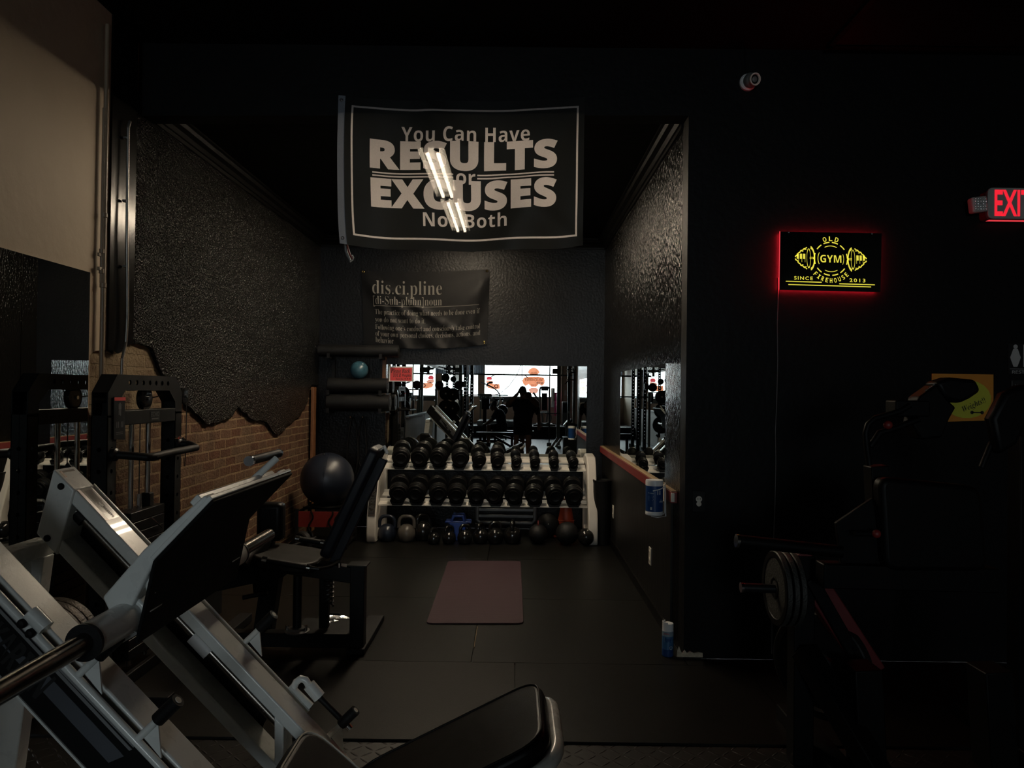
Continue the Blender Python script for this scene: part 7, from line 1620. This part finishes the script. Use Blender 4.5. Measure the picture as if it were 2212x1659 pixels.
# dark green posts at the left of the reflection
for px, yy, lb in ((940, -2.6, 'grey-green post at the left of the reflected plate rack'), (941, -4.6, 'farther grey-green post at the left of the reflected room')):
    x = PM(px, 860, yy).x
    if x > XL + 0.12: tag(MB().box2((x - 0.045, yy - 0.045, 0), (x + 0.045, yy + 0.045, ZC)).build('steel_post', M_sage), lb, 'post')
# curtain and fan by the left window
cu = MB(); x0, x1 = -1.98, -1.25; zc0 = PM(1000, 808, -9.7).z; n = 60; vs = []
for i in range(n + 1):
    x = x0 + (x1 - x0) * i / n; yv = -9.72 + 0.03 * sin(i * 1.4)
    vs += [(x, yv, zc0 + 0.02 * sin(i * 0.3)), (x, yv, 3.0)]
cu.add(vs, [(2 * i, 2 * i + 2, 2 * i + 3, 2 * i + 1) for i in range(n)])
tag(cu.build('window_valance', cloth_mat('grey_translucent_cloth', (0.05, 0.055, 0.065), 0.5, 0.0), recalc=False, ang=180), 'grey pleated valance over the reflected left window', 'curtain')
# ---- window decals (read from the street, so seen from behind in here and right way round in the mirror)
def decal_mat(n, c): return cloth_mat(n, c, 0.85, 0.0)
D_or = decal_mat('orange_vinyl', (0.3120, 0.1048, 0.0549)); D_pk = decal_mat('salmon_vinyl', (0.2995, 0.1248, 0.0874)); D_rd = decal_mat('red_vinyl', (0.2122, 0.0200, 0.0250)); D_am = decal_mat('amber_vinyl', (0.2995, 0.1547, 0.0250)); D_gd = decal_mat('gold_vinyl', (0.3494, 0.2122, 0.1123)); D_bl = decal_mat('blue_vinyl', (0.1123, 0.1498, 0.2246))
DY = WIN_Y - 0.043
def dp_(px, py): return PM(px, py, DY)
E1, E2, E3 = V((1, 0, 0)), V((0, 0, 1)), V((0, 1, 0))
def dpoly(pts, m, nm, parent, lift=0.0):
    q = [(dp_(x, y).x, dp_(x, y).z) for x, y in pts]; mb = MB(); mb.add([V((x, DY + lift, z)) for x, z in q], [list(range(len(q)))]); return mb.build(nm, m, parent, recalc=False)
def dtext(s, px0, px1, py0, py1, m, nm, parent, st='bold', lift=0.001):
    a, b = dp_(px0, py1), dp_(px1, py0); mb = MB(); put(mb, fit(s, a.x, b.x, a.z, b.z, st, offset=0.004), V((0, DY + lift, 0)), E1, E2, E3); return mb.build(nm, m, parent, recalc=False)
t = thing('window_decal', 'large orange cross-shaped gym emblem on the shop window, seen in the mirror', 'decal', dp_(1153, 852))
def crossarm(pts, m, nm): return dpoly(pts, m, nm, t)
crossarm([(1140, 804), (1143, 798), (1148, 795), (1153, 794), (1158, 795), (1163, 799), (1166, 804), (1160, 811), (1146, 811)], D_or, 'top_arm')
crossarm([(1131, 816), (1143, 813), (1163, 813), (1175, 816), (1177, 822), (1176, 829), (1171, 834), (1164, 830), (1158, 836), (1148, 836), (1142, 830), (1135, 834), (1130, 829), (1128, 822)], D_or, 'cross_body')
crossarm([(1148, 837), (1158, 837), (1164, 842), (1160, 849), (1153, 852), (1146, 849), (1141, 842)], D_pk, 'lower_arm')
dtext('FIREHOUSE', 1134, 1173, 817, 823, D_gd, 'name_lettering', t); dtext('GYM', 1159, 1173, 825, 829.5, D_bl, 'gym_lettering', t); dtext('OLD', 1147, 1160, 804.5, 808.5, D_gd, 'old_lettering', t); dtext('since 2013', 1147, 1160, 830, 833, D_rd, 'small_lettering', t)
t = thing('window_decal', 'lettered amber and red workout slogan on the shop window, seen in the mirror', 'decal', dp_(1098, 850))
for s, a, b, c_, d_, m in (('CONSTANT', 1084, 1109, 821.5, 826, D_am), ('WORK!', 1082, 1098, 829, 833, D_rd), ('EXCUSES', 1083, 1109, 835, 841, D_am), ('NORMAL', 1090, 1111, 844, 848, D_am), ('LO', 1099, 1106, 851, 855, D_bl)): dtext(s, a, b, c_, d_, m, 'lettering', t, 'bold')
t = thing('window_decal', 'orange sign shape with a red ring and a red dot above, on the shop window', 'decal', dp_(1062, 842))
dpoly([(1051, 832), (1057, 827), (1065, 829), (1079, 829), (1080, 840), (1066, 841), (1054, 838)], D_or, 'sign_field', t)
dpoly([(1051, 816), (1054, 813), (1060, 813), (1063, 817), (1062, 821), (1052, 821)], D_rd, 'red_shape', t)
dpoly([(1051, 821), (1062, 822), (1067, 826), (1064, 829), (1053, 829), (1050, 826)], D_pk, 'pale_shape', t)
a = dp_(1072, 834.5); MB().torus((a.x, DY + 0.003, a.z), (0, 1, 0), 0.055, 0.014, 24, 6).build('red_ring', D_rd, t)
# speaker-like fan near the left window
p = PM(936, 796, -3.4)
if p.x < XL + 0.25: p.x = XL + 0.30
t = thing('wall_fan', 'round grey wall fan high on the left, reflected', 'fan', (p.x, -3.4, p.z)); P = mpart(t)
for rr in (0.06, 0.11, 0.16): P(MB().torus((p.x, -3.40, p.z), (0, 1, 0), rr, 0.006, 28, 6), 'guard_ring', M_grey, 0)
for k in range(4): a = k * pi / 2; P(MB().bar((p.x, -3.44, p.z), (p.x + 0.14 * cos(a), -3.44, p.z + 0.14 * sin(a)), 0.06, 0.004, up=(0, 1, 0.4)), 'blade', M_black, 0)
P(MB().cyl((p.x, -3.42, p.z), (p.x, -3.60, p.z), 0.05, n=18), 'motor', M_grey, 0.006); P(MB().bar((p.x, -3.55, p.z), (XL + 0.02, -3.55, p.z + 0.05), 0.03, 0.03), 'wall_arm', M_grey)
